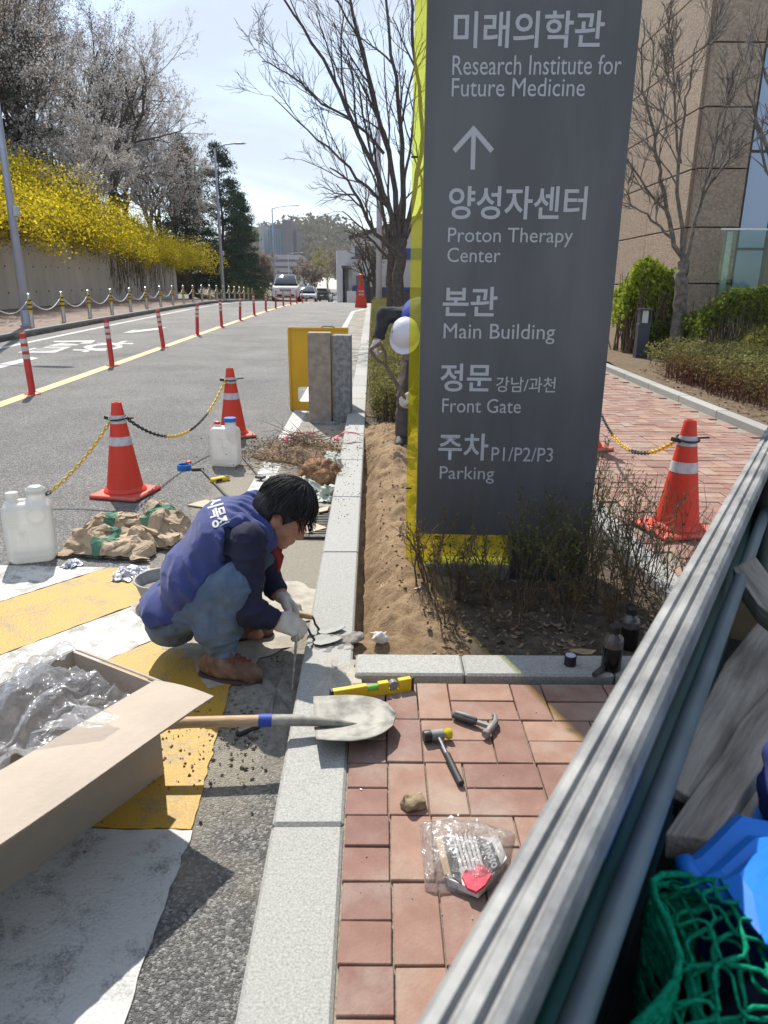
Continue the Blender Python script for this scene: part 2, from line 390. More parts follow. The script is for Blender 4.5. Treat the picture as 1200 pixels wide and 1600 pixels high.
    lk(ng.outputs[0], bp.inputs['Height']); lk(bp.outputs[0], b.inputs['Normal'])
    return m
M_ASPH = asphalt_mat()
M_DIRT = mat('dirt', (.12, .095, .07), .95, col2=(.2, .16, .12), vscale=6, bump=.6, bscale=30)
M_CONC = mat('concrete', (.20, .185, .155), .9, col2=(.33, .305, .255), vscale=3, bump=.35, bscale=90, bdist=.004)
M_GRAN = mat('granite_kerb', (.22, .22, .205), .75, col2=(.45, .445, .415), vscale=170, detail=8, bump=.25, bscale=160, bdist=.002, objvar=.1, cov=(.3, .7))
M_GRAN2 = mat('granite_dark', (.16, .16, .16), .8, col2=(.27, .27, .265), vscale=60, bump=.25, bscale=120, bdist=.002, objvar=.1)
M_SAND = mat('joint_sand', (.20, .17, .13), .95, col2=(.34, .29, .23), vscale=120, bump=.7, bscale=300, bdist=.003)
# ---- the one big sheet of ground
XG = [-1800, -600, -200, -80, -40, -14, -9, -4, 0, 4, 8, 14, 40, 80, 200, 600, 1800]
grid_sheet('ground', XG, YS, lambda X, Y: zk(Y)-.32, M_DIRT)
def xl(Y): return -7.55-.035*np.clip(Y, -10, 60)
# ---- carriageway
us = np.linspace(0, 1, 24)
YR = YS[YS < 320]
grid_sheet('road', us, YR, lambda X, Y: zr(X, Y), M_ASPH, xf=lambda U, Y: (kx(Y)+.06)*(1-U)+(xl(Y)-.05)*U)
# ---- painted markings (4 mm sheets on the carriageway)
def paint_mat(name, col, wear, under=(.10, .10, .098), sc=9.0, lo=.42, hi=.62):
    m = bpy.data.materials.new(name); m.use_nodes = True; t = m.node_tree; b = t.nodes['Principled BSDF']; lk = t.links.new
    tcn = nn(t, 'ShaderNodeTexCoord'); O = tcn.outputs['Object']
    n1 = nn(t, 'ShaderNodeTexNoise'); n1.inputs['Scale'].default_value = sc; n1.inputs['Detail'].default_value = 12; n1.inputs['Roughness'].default_value = .72; lk(O, n1.inputs['Vector'])
    n2_ = nn(t, 'ShaderNodeTexNoise'); n2_.inputs['Scale'].default_value = 160; n2_.inputs['Detail'].default_value = 3; lk(O, n2_.inputs['Vector'])
    q = nn(t, 'ShaderNodeMath', operation='MULTIPLY_ADD'); lk(n2_.outputs['Fac'], q.inputs[0]); q.inputs[1].default_value = .35; lk(n1.outputs['Fac'], q.inputs[2])
    r = nn(t, 'ShaderNodeMapRange'); r.inputs['From Min'].default_value = lo+.17; r.inputs['From Max'].default_value = hi+.17; r.inputs['To Max'].default_value = wear; lk(q.outputs[0], r.inputs[0])
    n3 = nn(t, 'ShaderNodeTexNoise'); n3.inputs['Scale'].default_value = 2.5; n3.inputs['Detail'].default_value = 6; lk(O, n3.inputs['Vector'])
    c = nn(t, 'ShaderNodeMix', data_type='RGBA'); c.inputs['A'].default_value = tuple(x*.82 for x in col)+(1,); c.inputs['B'].default_value = tuple(col)+(1,); lk(n3.outputs['Fac'], c.inputs['Factor'])
    d = nn(t, 'ShaderNodeMix', data_type='RGBA'); d.inputs['B'].default_value = tuple(under)+(1,); lk(r.outputs[0], d.inputs['Factor']); lk(c.outputs['Result'], d.inputs['A']); lk(d.outputs['Result'], b.inputs['Base Color'])
    b.inputs['Roughness'].default_value = .55
    v = nn(t, 'ShaderNodeTexVoronoi'); v.inputs['Scale'].default_value = 105; lk(O, v.inputs['Vector'])
    bp = nn(t, 'ShaderNodeBump'); bp.inputs['Strength'].default_value = .45; bp.inputs['Distance'].default_value = .004; bp.invert = True; lk(v.outputs['Distance'], bp.inputs['Height']); lk(bp.outputs[0], b.inputs['Normal'])
    return m
M_WHITE = paint_mat('white_paint', (.52, .52, .50), .85, under=(.17, .165, .16), lo=.50, hi=.66)
M_YEL = paint_mat('yellow_paint', (.50, .30, .035), .85, under=(.22, .18, .11), lo=.5, hi=.68)
M_YEL2 = paint_mat('pale_yellow_paint', (.70, .52, .20), .5, lo=.55, hi=.75)
M_WHITE2 = paint_mat('worn_white_paint', (.62, .61, .57), .9, under=(.2, .19, .17), lo=.45, hi=.62)
def sheet_poly(name, mat_, outline, cell=.08, lift=.004, jag=.0, kind='structure', zf=zr, thick=0):
    """a painted patch: outline (x, Y) triangulated on a grid so that it follows the road"""
    import bmesh
    pts = []
    for i in range(len(outline)):
        a = Vector(outline[i]); b = Vector(outline[(i+1) % len(outline)]); k = max(1, int((b-a).length/cell))
        for j in range(k):
            p = a.lerp(b, j/k)
            if jag and 0 < j: p = p+Vector((random.uniform(-jag, jag), random.uniform(-jag, jag)))
            pts.append(p)
    bm = bmesh.new(); vs = [bm.verts.new((p.x, p.y, 0)) for p in pts]; f = bm.faces.new(vs)
    bmesh.ops.triangulate(bm, faces=[f])
    if thick:
        r = bmesh.ops.extrude_face_region(bm, geom=list(bm.faces)); 
        for v in [g for g in r['geom'] if isinstance(g, bmesh.types.BMVert)]: v.co.z = -thick
    for v in bm.verts: v.co.z += float(zf(v.co.x, v.co.y))+lift
    bmesh.ops.recalc_face_normals(bm, faces=list(bm.faces))
    me = bpy.data.meshes.new(name); bm.to_mesh(me); bm.free(); me.materials.append(mat_)
    o = bpy.data.objects.new(name, me); COL.objects.link(o); tag(o, kind=kind); return o
sheet_poly('white_hatch_marking', M_WHITE, [(-.505, .2), (-3.2, .2), (-3.2, 1.625), (-.53, 1.625), (-.535, 1.3)], jag=.005, cell=.03, lift=.006, thick=.005)
sheet_poly('yellow_hatch_marking', M_YEL, [(-.535, 1.63), (-1.85, 1.63), (-1.092, 2.577), (-.62, 3.17), (-.6, 2.6), (-.56, 2.08)], jag=.005, cell=.03, lift=.006, thick=.005)
sheet_poly('white_hatch_marking', M_WHITE2, [(-1.86, 1.63), (-2.29, 1.63), (-.87, 3.44), (-.66, 3.40), (-.62, 3.18), (-1.1, 2.577)], jag=.005, cell=.04, lift=.005)
sheet_poly('yellow_hatch_marking', M_YEL, [(-2.30, 1.63), (-2.93, 1.63), (-1.46, 3.5), (-.83, 3.5), (-.88, 3.44)], jag=.005, cell=.04, lift=.005)
sheet_poly('white_hatch_marking', M_WHITE2, [(-2.94, 1.63), (-3.5, 1.63), (-2.03, 3.5), (-1.47, 3.5)], jag=.005, cell=.04, lift=.005)
def line_strip(name, mat_, xf, hw, y0, y1, step=.5, lift=.004):
    ys = np.linspace(y0, y1, max(2, int((y1-y0)/step)+1))
    return grid_sheet(name, [-hw, hw], ys, lambda X, Y: zr(X, Y)+lift, mat_, xf=lambda U, Y: xf(Y)+U)
line_strip('centre_line', M_YEL2, lambda Y: -4.28-.02*Y, .085, -3, 52)
line_strip('edge_line', M_WHITE, lambda Y: xl(Y)+.55, .075, 6, 120)
# gutter of pale concrete beside the kerb, with its painted edge line that turns into the kerb far down the street
grid_sheet('gutter', [0, .2, .4, .6], np.arange(4.0, 34, .5), lambda X, Y: zr(X, Y)+.003, M_CONC, xf=lambda U, Y: kx(Y)+.05-U)
line_strip('gutter_line', M_WHITE, lambda Y: kx(Y)-.565, .075, 4.6, 31.5)
sheet_poly('gutter_line', M_WHITE, [(kx(31)-.65, 31.4), (kx(31)-.5, 31.4), (kx(34)+.02, 34.5), (kx(34)+.02, 35.6), (kx(33)-.25, 34.8)], cell=.3, lift=.006)
# painted characters of the far lane, as strokes
def stroke(*pp):
    sheet_poly('lane_lettering', M_WHITE, [tuple(onroad(*p)[:2]) for p in pp], cell=.3, lift=.005)
for s in (((0, 569), (48, 558), (61, 560), (0, 576)), ((27, 551.5), (86, 551.5), (112, 542), (70, 542), (68, 543.5), (100, 543.5), (80, 549.5), (36, 549.5)), ((27, 551), (36, 549.5), (62, 544), (52, 544)),
          ((72, 541), (120, 540), (124, 538.5), (86, 538.5), (106, 536), (96, 536)), ((84, 533), (150, 532), (142, 537), (124, 537.5), (132, 534.5), (84, 535)),
          ((114, 546), (166, 547), (166, 548.5), (114, 548)), ((140, 546.5), (148, 546.5), (136, 550.5), (125, 550.5)),
          ((130, 543), (136, 540), (150, 538), (176, 537.5), (176, 539), (152, 540), (142, 543), (150, 545), (150, 547), (136, 546)), ((176, 537.5), (190, 539), (192, 543), (180, 546), (150, 547), (150, 545), (174, 544.5), (183, 542.5), (180, 540), (176, 539)),
          ((152, 536), (208, 536.5), (208, 538.2), (178, 538), (152, 537)), ((192, 533), (201, 533), (190, 537), (180, 537))):
    stroke(*s)
stroke((192, 520.5), (214, 514), (208, 517), (262, 511), (250, 515), (207, 520))
# ---- left footway with its kerb stones
M_PAVL = mat('footway_blocks', (.19, .14, .115), .9, col2=(.27, .2, .165), vscale=5, bump=.4, bscale=30)
grid_sheet('footway', [0, 1, 2, 3, 4, 5.2], YS[(YS > 4) & (YS < 130)], lambda X, Y: zk(Y)+.15, M_PAVL, xf=lambda U, Y: xl(Y)-.12-U)
def box_between(mb, a, b, w_, z0, z1, gap=.004):
    """kerb stone from a to b (x, Y, zbase) of width w_ to the left of the direction"""
    a = Vector(a); b = Vector(b); d = (b-a); d.z = 0; l = d.length; d.normalize(); n = Vector((-d.y, d.x, 0))
    c = (a+b)/2+n*w_/2; ang = math.atan2(d.y, d.x); sl = math.atan2(b.z-a.z, l)
    M = Matrix.Rotation(ang, 3, 'Z') @ Matrix.Rotation(-sl, 3, 'Y')
    mb.box(Vector((c.x, c.y, (a.z+b.z)/2+(z0+z1)/2)), (l-gap, w_, z1-z0), M, bev=.008)
    return mb
def kerb_run(name, pts, w_, z0, z1, mat_, root_mat=None):
    """root: bedding strip; each stone a child"""
    mb = MB()
    for a, b in zip(pts[:-1], pts[1:]): box_between(mb, a, b, w_-.03, z0-.08, z1-.05, 0)
    root = mb.build(name, root_mat or M_CONC); tag(root, kind='structure')
    for a, b in zip(pts[:-1], pts[1:]):
        box_between(MB(), a, b, w_, z0, z1).build('kerb_stone', mat_, root)
    return root
kerb_run('footway_kerb', [(float(xl(y)), y, float(zk(y))) for y in np.arange(58, 9, -1.0)][::-1], .16, -.12, .15, M_GRAN2)
kerb_run('kerb', [(kx(y)+.19, y, float(zk(y))) for y in np.concatenate([np.arange(-.45, 4, 1.0)-0.0, np.arange(4.55, 44, 1.0)])], .19, -.16, 0, M_GRAN)
# planting bed kerbs and the path
def xpl(Y): return 1.57-.04*Y
def xpr(Y): return 3.56-.006*Y
kerb_run('bed_kerb', [(-.105, 2.29, 0), (.30, 2.29, 0), (.85, 2.292, 0), (1.49, 2.295, 0)], .15, -.12, .02, M_GRAN)
kerb_run('path_kerb', [(float(xpl(y)), y, float(zk(y))) for y in np.arange(2.46, 20, 1.0)], .14, -.1, .02, M_GRAN)
kerb_run('path_kerb', [(float(xpr(y))+.13, y, float(zk(y))) for y in np.arange(1.5, 15.6, 1.0)], .13, -.1, .07, M_GRAN)
# ---- pavement: sand bed plus individual bricks
def in_pav(x, y):
    if y < 2.285: return kx(y)+.19 < x < xpr(y)
    return xpl(y)+.0 < x < xpr(y)
grid_sheet('pavement', np.linspace(0, 1, 8), np.arange(-1.5, 2.4, .3), lambda X, Y: zk(Y)-.012, M_SAND, xf=lambda U, Y: (kx(Y)+.185)*(1-U)+(xpr(Y)+.03)*U)
grid_sheet('pavement', np.linspace(0, 1, 5), np.arange(2.26, 21, .5), lambda X, Y: zk(Y)-.012, M_SAND, xf=lambda U, Y: (xpl(Y)-.02)*(1-U)+(xpr(Y)+.03)*U)
PAV = bpy.data.objects['pavement']
def brick_mat():
    m = mat('paving_brick', (.235, .125, .092), .85, col2=(.335, .205, .158), vscale=9, bump=.5, bscale=120, objvar=.2, bdist=.003, cov=(.3, .75), detail=9)
    t = m.node_tree; b = t.nodes['Principled BSDF']; lk = t.links.new
    src = b.inputs['Base Color'].links[0].from_socket
    geo = nn(t, 'ShaderNodeNewGeometry'); nz = nn(t, 'ShaderNodeTexNoise'); nz.inputs['Scale'].default_value = 3.5; nz.inputs['Detail'].default_value = 10; nz.inputs['Roughness'].default_value = .65; lk(geo.outputs['Position'], nz.inputs['Vector'])
    mr = nn(t, 'ShaderNodeMapRange'); mr.inputs['From Min'].default_value = .48; mr.inputs['From Max'].default_value = .72; mr.inputs['To Max'].default_value = .6; lk(nz.outputs['Fac'], mr.inputs[0])
    mx_ = nn(t, 'ShaderNodeMix', data_type='RGBA'); mx_.inputs['B'].default_value = (.42, .37, .31, 1); lk(mr.outputs[0], mx_.inputs['Factor']); lk(src, mx_.inputs['A'])
    lk(mx_.outputs['Result'], b.inputs['Base Color']); return m
M_BRICK = brick_mat()
def brick_mesh(lx, ly):
    mb = MB(); mb.box((0, 0, -.03), (lx-.005, ly-.005, .06), bev=.002)
    o = mb.build('brick', M_BRICK); me = o.data; bpy.data.objects.remove(o); return me
u = .1115
BRK = {'H': brick_mesh(2*u, u), 'V': brick_mesh(u, 2*u), 'S': brick_mesh(u*1.07, u)}
cells = []
Y0 = 2.03+2*u
for r_ in range(-84, 16):
    yt = Y0-2*u*r_; yb = yt-2*u; yc = (yt+yb)/2; xk = kx(yc)+.19
    if yc < 2.3:
        cells.append(('S', xk+.003+u*.535, yt-u/2)); cells.append(('S', xk+.003+u*.535, yb+u/2)); cells.append(('V', xk+.003+u*1.07+u/2, yc))
    x = xk+u*2.09; k = r_ % 2
    while x < 3.7:
        if k % 2 == 1: cells.append(('H', x+u, yt-u/2)); cells.append(('H', x+u, yb+u/2)); x += 2*u
        else: cells.append(('V', x+u/2, yc)); x += u
        k += 1
hs = {'H': (u, u/2), 'V': (u/2, u), 'S': (u*.535, u/2)}
cells = [c for c in cells if all(in_pav(c[1]+a*hs[c[0]][0]*.8, c[2]+b*hs[c[0]][1]*.8) for a in (-1, 1) for b in (-1, 1)) and not (c[2]+hs[c[0]][1] > 2.287 and c[1] < 1.5)]
def seen(c):
    dx, dy, dz = c[1], c[2], float(zk(c[2]))-CAM_H
    d = dy*math.cos(PITCH)-dz*math.sin(PITCH)
    if d < .2: return 9e9
    px = 600+FPX*dx/d; py = 800-FPX*(dy*math.sin(PITCH)+dz*math.cos(PITCH))/d
    if not (-40 < px < 1240 and -40 < py < 1640): return 9e9
    if px > 650+(1600-py)*.588+40: return 8e9          # under the truck
    if 1.5 < c[1] and px < 920 and c[2] > 3.3: return 8e9   # behind the sign
    return d
cells.sort(key=seen)
rest = MB()
for i, (kd, x, y) in enumerate(cells):
    z = float(zk(y))+random.uniform(-.0022, .0022)
    if i < 298:
        o = bpy.data.objects.new('brick', BRK[kd]); COL.objects.link(o); o.parent = PAV
        o.location = (x, y, z); o.rotation_euler = (random.gauss(0, .004), random.gauss(0, .006), random.gauss(0, .006))
    else:
        h_ = hs[kd]; rest.box((x, y, z-.03), (2*h_[0]-.006, 2*h_[1]-.006, .06), (0, 0, random.gauss(0, .006)))
ro = rest.build('brick_field', M_BRICK, PAV); ro['kind'] = 'stuff'
# ---- soil of the planting beds
def soil_mat():
    m = bpy.data.materials.new('bed_soil'); m.use_nodes = True; t = m.node_tree; b = t.nodes['Principled BSDF']; lk = t.links.new
    at_ = nn(t, 'ShaderNodeAttribute', attribute_name='mask'); tcn = nn(t, 'ShaderNodeTexCoord')
    def nzr(s, c1, c2, lo=.35, hi=.65):
        n = nn(t, 'ShaderNodeTexNoise'); n.inputs['Scale'].default_value = s; n.inputs['Detail'].default_value = 9; n.inputs['Roughness'].default_value = .7; lk(tcn.outputs['Object'], n.inputs['Vector'])
        r = nn(t, 'ShaderNodeValToRGB'); e = r.color_ramp.elements; e[0].position = lo; e[1].position = hi; e[0].color = c1+(1,); e[1].color = c2+(1,); lk(n.outputs['Fac'], r.inputs[0]); return r.outputs[0]
    a = nzr(9, (.07, .056, .042), (.17, .138, .105)); c = nzr(12, (.23, .15, .085), (.42, .30, .185))
    mx_ = nn(t, 'ShaderNodeMix', data_type='RGBA'); lk(at_.outputs['Fac'], mx_.inputs['Factor']); lk(a, mx_.inputs['A']); lk(c, mx_.inputs['B']); lk(mx_.outputs['Result'], b.inputs['Base Color'])
    b.inputs['Roughness'].default_value = .95; b.inputs['Specular IOR Level'].default_value = .1
    n = nn(t, 'ShaderNodeTexNoise'); n.inputs['Scale'].default_value = 55; n.inputs['Detail'].default_value = 9; n.inputs['Roughness'].default_value = .75; lk(tcn.outputs['Object'], n.inputs['Vector'])
    bp = nn(t, 'ShaderNodeBump'); bp.inputs['Distance'].default_value = .02; bp.inputs['Strength'].default_value = .9; lk(n.outputs['Fac'], bp.inputs['Height']); lk(bp.outputs[0], b.inputs['Normal'])
    return m
M_SOIL = soil_mat()
def dugmask(X, Y):
    e = .30+.07*n2(X*0+1.3, Y, 1.3, 2, 3)+.35*np.clip((Y-4.2)/2, 0, 1)
    return np.clip((e-X)/.10+.5, 0, 1)*np.clip((7.25-Y)/.3, 0, 1)
def soilz(X, Y):
    dm = dugmask(X, Y); t_ = X-(kx(Y)+.19)
    trench = -.13*np.exp(-((t_-.02)/.075)**2)*np.clip((6.6-Y)/.8, 0, 1)*np.clip((Y-2.62)/.25, 0, 1)
    mound = .055*np.exp(-((t_-.25)/.13)**2)*(1+.5*n2(X, Y, 3, 2, 8))
    dm = dm*np.clip((Y-2.44)/.2, 0, 1)
    z = zk(Y)-.035+dm*(trench+mound)+.014*n2(X, Y, 7, 4, 5)+dm*.034*n2(X, Y, 10, 3, 2)+dm*.016*np.abs(n2(X, Y, 27, 2, 12))+.008*n2(X, Y, 34, 2, 9)
    return np.minimum(z, zk(Y)-.01+np.clip((t_-.04)/.1, 0, 1)*.12)
def soil_at(x, y): return float(soilz(np.array([x]), np.array([y]))[0])
grid_sheet('planting_soil', np.linspace(0, 1, 92), np.arange(2.42, 7.6, .022), soilz, M_SOIL, xf=lambda U, Y: (kx(Y)+.188)*(1-U)+(xpl(Y)-.13)*U, attr=dugmask)
grid_sheet('planting_soil', np.linspace(0, 1, 12), np.arange(7.55, 46, .4), lambda X, Y: zk(Y)-.035+.02*n2(X, Y, 2, 2, 3), M_SOIL, xf=lambda U, Y: (kx(Y)+.188)*(1-U)+(xpl(np.minimum(Y, 20))-.13)*U, attr=lambda X, Y: X*0+.15)
def soil2z(X, Y): return zk(Y)+.03+.03*n2(X, Y, 1.7, 3, 4)+.05*np.clip((Y-8)/4, 0, 1)
grid_sheet('planting_soil', np.linspace(0, 1, 50), np.arange(2.0, 24, .2), soil2z, M_SOIL, xf=lambda U, Y: (xpr(Y)+.12)*(1-U)+22*U, attr=lambda X, Y: X*0+.3)
# ---- retaining wall on the far side and the wooded slope above it
def xw(Y): return -13.6+.03*(Y-22)
def zwt(Y): return 3.35-.022*(Y-22)
WALLEND = 47.5
M_WALL = mat('retaining_concrete', (.44, .44, .425), .9, col2=(.64, .635, .61), vscale=.5, bump=.2, bscale=30, anis=(2.6, 2.6, .35), detail=10, cov=(.3, .7))
wr = empty('retaining_wall', (-13.5, 22, 0), label='long bare concrete retaining wall stained by rain below the yellow bushes', cat='wall')
wy = np.arange(4, WALLEND+.1, 3.0)
for a, b in zip(wy[:-1], wy[1:]):
    mb = MB(); p = [(xw(a), a), (xw(b)-.0, b-.012)]
    for (xa, ya), (xb, yb) in ((p[0], p[1]),):
        z0a, z0b = float(zk(ya))-.3, float(zk(yb))-.3; za, zb = float(zwt(ya)), float(zwt(yb))
        V = [(xa, ya, z0a), (xb, yb, z0b), (xb, yb, zb), (xa, ya, za), (xa-.35, ya, z0a), (xb-.35, yb, z0b), (xb-.35, yb, zb), (xa-.35, ya, za)]
        mb.add(V, [(0, 1, 2, 3), (5, 4, 7, 6), (3, 2, 6, 7), (4, 0, 3, 7), (1, 5, 6, 2), (4, 5, 1, 0)])
    o = mb.build('wall_panel', M_WALL); o.parent = wr; o.matrix_parent_inverse = Matrix.Translation((-13.5, 22, 0)).inverted()
    th = MB()
    for yy in (a+.5, a+1.5, a+2.5):
        for zz in (.9, 1.8, 2.7):
            z_ = float(zk(yy))+zz-.2
            if z_ < zwt(yy)-.2: th.lathe([(.035, 0), (.035, .02)], 8, (xw(yy)-.005, yy, z_), Matrix.Rotation(math.pi/2, 3, 'Y'))
    t_ = th.build('tie_hole', mat('tie_hole_grey', (.06, .06, .058), .9), wr); t_.matrix_parent_inverse = Matrix.Translation((-13.5, 22, 0)).inverted()
def slopez(X, Y):
    d = np.clip(xw(np.minimum(Y, WALLEND))-.3-X, 0, 200)
    z = zwt(np.minimum(Y, 60))-.25+.42*d+.6*n2(X, Y, .12, 3, 6)*np.clip(d/4, 0, 1)
    return np.minimum(z, 20+2*n2(X, Y, .05, 2, 9))
M_SLOPE = mat('slope_litter', (.10, .085, .055), .95, col2=(.2, .165, .105), vscale=1.5, bump=.6, bscale=8)
grid_sheet('wooded_slope', np.concatenate([np.linspace(0, 40, 40), [60, 90, 140]]), np.concatenate([np.arange(0, WALLEND+.1, 1.25), np.arange(WALLEND+1, 60, 1.2), np.arange(60, 140, 5)]), lambda X, Y: np.where(Y > WALLEND, np.minimum(slopez(X, Y), zk(Y)-.1+.3*np.clip(xw(WALLEND)-X, 0, 90)+np.clip(1-(Y-WALLEND)/6, 0, 1)*3), slopez(X, Y)), M_SLOPE, xf=lambda U, Y: xw(np.minimum(Y, WALLEND))-.3-U)
# ================================================================== SIGN PYLON
M_SIGN = mat('sign_grey_metal', (.092, .094, .100), .45, var=.16, vscale=3, bump=.06, bscale=120, spec=.5, anis=(1, 1, .25))
M_LET = mat('sign_lettering', (.42, .43, .46), .5)
def acrylic():
    m = bpy.data.materials.new('yellow_acrylic'); m.use_nodes = True; t = m.node_tree; t.nodes.clear()
    o = nn(t, 'ShaderNodeOutputMaterial'); tr = nn(t, 'ShaderNodeBsdfTransparent'); tr.inputs[0].default_value = (.86, .87, .34, 1)
    gl = nn(t, 'ShaderNodeBsdfGlossy'); gl.inputs['Roughness'].default_value = .04; gl.inputs[0].default_value = (.9, .9, .8, 1)
    tl = nn(t, 'ShaderNodeBsdfTranslucent'); tl.inputs[0].default_value = (.8, .72, .03, 1)
    df = nn(t, 'ShaderNodeBsdfDiffuse'); df.inputs[0].default_value = (.7, .62, .03, 1)
    ff = facing_fac(t)
    a = nn(t, 'ShaderNodeMixShader'); a.inputs[0].default_value = .10; t.links.new(tr.outputs[0], a.inputs[1])
    d = nn(t, 'ShaderNodeMixShader'); d.inputs[0].default_value = .35; t.links.new(tl.outputs[0], d.inputs[1]); t.links.new(df.outputs[0], d.inputs[2]); t.links.new(d.outputs[0], a.inputs[2])
    b = nn(t, 'ShaderNodeMixShader'); t.links.new(ff, b.inputs[0]); t.links.new(a.outputs[0], b.inputs[1]); t.links.new(gl.outputs[0], b.inputs[2]); t.links.new(b.outputs[0], o.inputs[0])
    return m
M_ACR = acrylic()
SY = 3.285; SZ1 = 2.95
sign = empty('sign_pylon', (.58, SY+.08, 0), R(-2.0), 'tall dark grey wayfinding pylon with white Korean and English lettering and yellow acrylic edge', 'sign')
SI = Matrix.Translation((.58, SY+.08, 0)) @ Matrix.Rotation(R(-2.0), 4, 'Z'); SInv = SI.inverted()
def spt(px, py):                               # point on the front face of the slab, in the sign's own frame
    dx, dy, dz = ray(px, py); o_ = SInv @ Vector((0, 0, CAM_H)); d = SInv.to_3x3() @ Vector((dx, dy, dz))
    t = (-.08-o_.y)/d.y; p = o_+d*t; return p.x, p.z
x0, zb = spt(650, 834); x1, _ = spt(921, 840); xm, _ = spt(800, 838)
mb = MB(); mb.box(((x0+x1)/2, -.045, (zb+SZ1)/2), (x1-x0, .07, SZ1-zb)); mb.build('front_panel', M_SIGN, sign, bevel=.003)
mb = MB(); mb.box(((x0+x1)/2, .065, (zb+SZ1)/2), (x1-x0, .07, SZ1-zb)); mb.build('back_panel', M_SIGN, sign, bevel=.003)
mb = MB(); mb.box(((xm+x1)/2, .01, zb/2-.055), (x1-xm-.004, .174, zb+.105)); mb.build('pedestal', mat('pedestal_dark', (.035, .037, .042), .5), sign, bevel=.003)
mb = MB(); mb.box(((x0-.05+xm)/2, .01, (.035+SZ1-.02)/2), (xm-x0+.05, .016, SZ1-.055)); mb.build('acrylic_panel', M_ACR, sign, bevel=.001)
mb = MB(); mb.box(((x0-.055+xm)/2+.01, .01, -.012), (xm-x0+.05, .15, .09)); mb.build('footing', mat('footing_grey', (.16, .155, .145), .9, var=.2, bump=.3), sign, bevel=.004)
mb = MB(); mb.box((x0-.04, -.006, .42), (.03, .008, .008)); mb.box((x0-.04, -.006, 1.9), (.03, .008, .008)); mb.build('spacer_bolt', mat('bolt_dark', (.03, .03, .016), .5), sign)
def text_part(txt, box, parent, mat_, thick=.0, name='lettering', y=-.0815):
    c = bpy.data.curves.new('t', 'FONT'); c.body = txt; c.size = 1; c.offset = thick; c.resolution_u = 3
    o = bpy.data.objects.new('t', c); COL.objects.link(o); bpy.context.view_layer.update()
    me = bpy.data.meshes.new_from_object(o.evaluated_get(bpy.context.evaluated_depsgraph_get())); bpy.data.objects.remove(o)
    co = np.empty(len(me.vertices)*3, np.float32); me.vertices.foreach_get('co', co); co = co.reshape(-1, 3)
    mn, mx_ = co.min(0), co.max(0); (ax, az0), (bx, az1) = box
    q = np.empty_like(co); q[:, 0] = ax+(co[:, 0]-mn[0])/(mx_[0]-mn[0])*(bx-ax); q[:, 2] = az0+(co[:, 1]-mn[1])/(mx_[1]-mn[1])*(az1-az0); q[:, 1] = y
    me.vertices.foreach_set('co', q.ravel()); me.update(); me.materials.clear(); me.materials.append(mat_); me.name = name
    ob = bpy.data.objects.new(name, me); COL.objects.link(ob); ob.parent = parent
    return ob
TX = [("미래의학관", 709, 17, 944, 75, .016), ("Research Institute for", 707, 86, 971, 117, 0), ("Future Medicine", 706, 122, 914, 151, 0),
      ("양성자센터", 701, 291, 917, 343, .016), ("Proton Therapy", 700, 356, 895, 386, 0), ("Center", 699, 387, 782, 410, 0),
      ("본관", 692, 448, 777, 494, .016), ("Main Building", 693, 506, 867, 537, 0), ("정문", 688, 568, 768, 612, .016), ("강남/과천", 775, 589, 868, 613, .006),
      ("Front Gate", 691, 623, 814, 645, 0), ("주차", 685, 677, 763, 719, .016), ("P1/P2/P3", 768, 699, 864, 721, 0), ("Parking", 687, 729, 772, 755, 0)]
for txt, a, b, c_, d, th in TX:
    pa = spt(a, (b+d)/2); pb = spt(c_, (b+d)/2); pz1 = spt((a+c_)/2, b); pz0 = spt((a+c_)/2, d)
    text_part(txt, ((pa[0], pz0[1]), (pb[0], pz1[1])), sign, M_LET, th)
ap = [spt(*p) for p in ((740, 196), (772, 233), (766, 239), (743.5, 212), (742, 265), (735, 265), (736.5, 212), (712, 239), (707, 233))]
mesh_np('arrow_symbol', [(p[0], -.0815, p[1]) for p in ap], [list(reversed(range(len(ap))))], M_LET, parent=sign)
# ================================================================== STREET THINGS
M_RED = mat('cone_red', (.70, .040, .014), .5, col2=(.60, .07, .035), vscale=9, cov=(.5, .75), bump=.05)
M_REDB = mat('cone_base_red', (.62, .05, .03), .6, col2=(.55, .14, .10), vscale=14)
M_BAND = mat('reflective_band', (.56, .52, .54), .4, var=.12, vscale=25)
M_BLK = mat('black_plastic', (.015, .015, .017), .45)
M_YPL = mat('yellow_plastic', (.72, .46, .02), .45)
def cone_r(z): return .125+(.032-.125)*(z-.05)/(.65-.05)
def make_cone(loc, label, rz, clip=True):
    t = empty('traffic_cone', loc, rz, label, 'traffic cone', 'orange traffic cones')
    mb = MB(); mb.lathe([(.145, .028), (.145, .04), (.132, .056), (cone_r(.06), .062), (cone_r(.3), .3), (cone_r(.58), .58), (.034, .64), (.03, .65), (.02, .65), (.018, .60)], 28); mb.build('cone_body', M_RED, t, smooth='auto')
    mb = MB(); mb.box((0, 0, .015), (.36, .36, .03), bev=.01); mb.build('cone_base', M_REDB, t, bevel=.004)
    for a, b in ((.36, .42), (.51, .565)):
        mb = MB(); mb.lathe([(cone_r(a)+.0015, a), (cone_r(b)+.0015, b)], 28, cap=False); mb.build('reflective_band', M_BAND, t, smooth=True)
    if clip:
        r = cone_r(.545)+.006; mb = MB(); k = 24
        mb.sweep([(r*math.cos(2*math.pi*i/k)*1.1, r*math.sin(2*math.pi*i/k)*1.1, .545+.01*math.sin(2*math.pi*i/k)) for i in range(k+1)], .006, 6, False)
        mb.sweep([(r, 0, .545), (r+.07, -.015, .55)], .006, 6); mb.box((-r-.02, 0, .54), (.05, .025, .022), (0, .2, 0)); mb.build('strap_ring', M_BLK, t, smooth='auto')
    return t
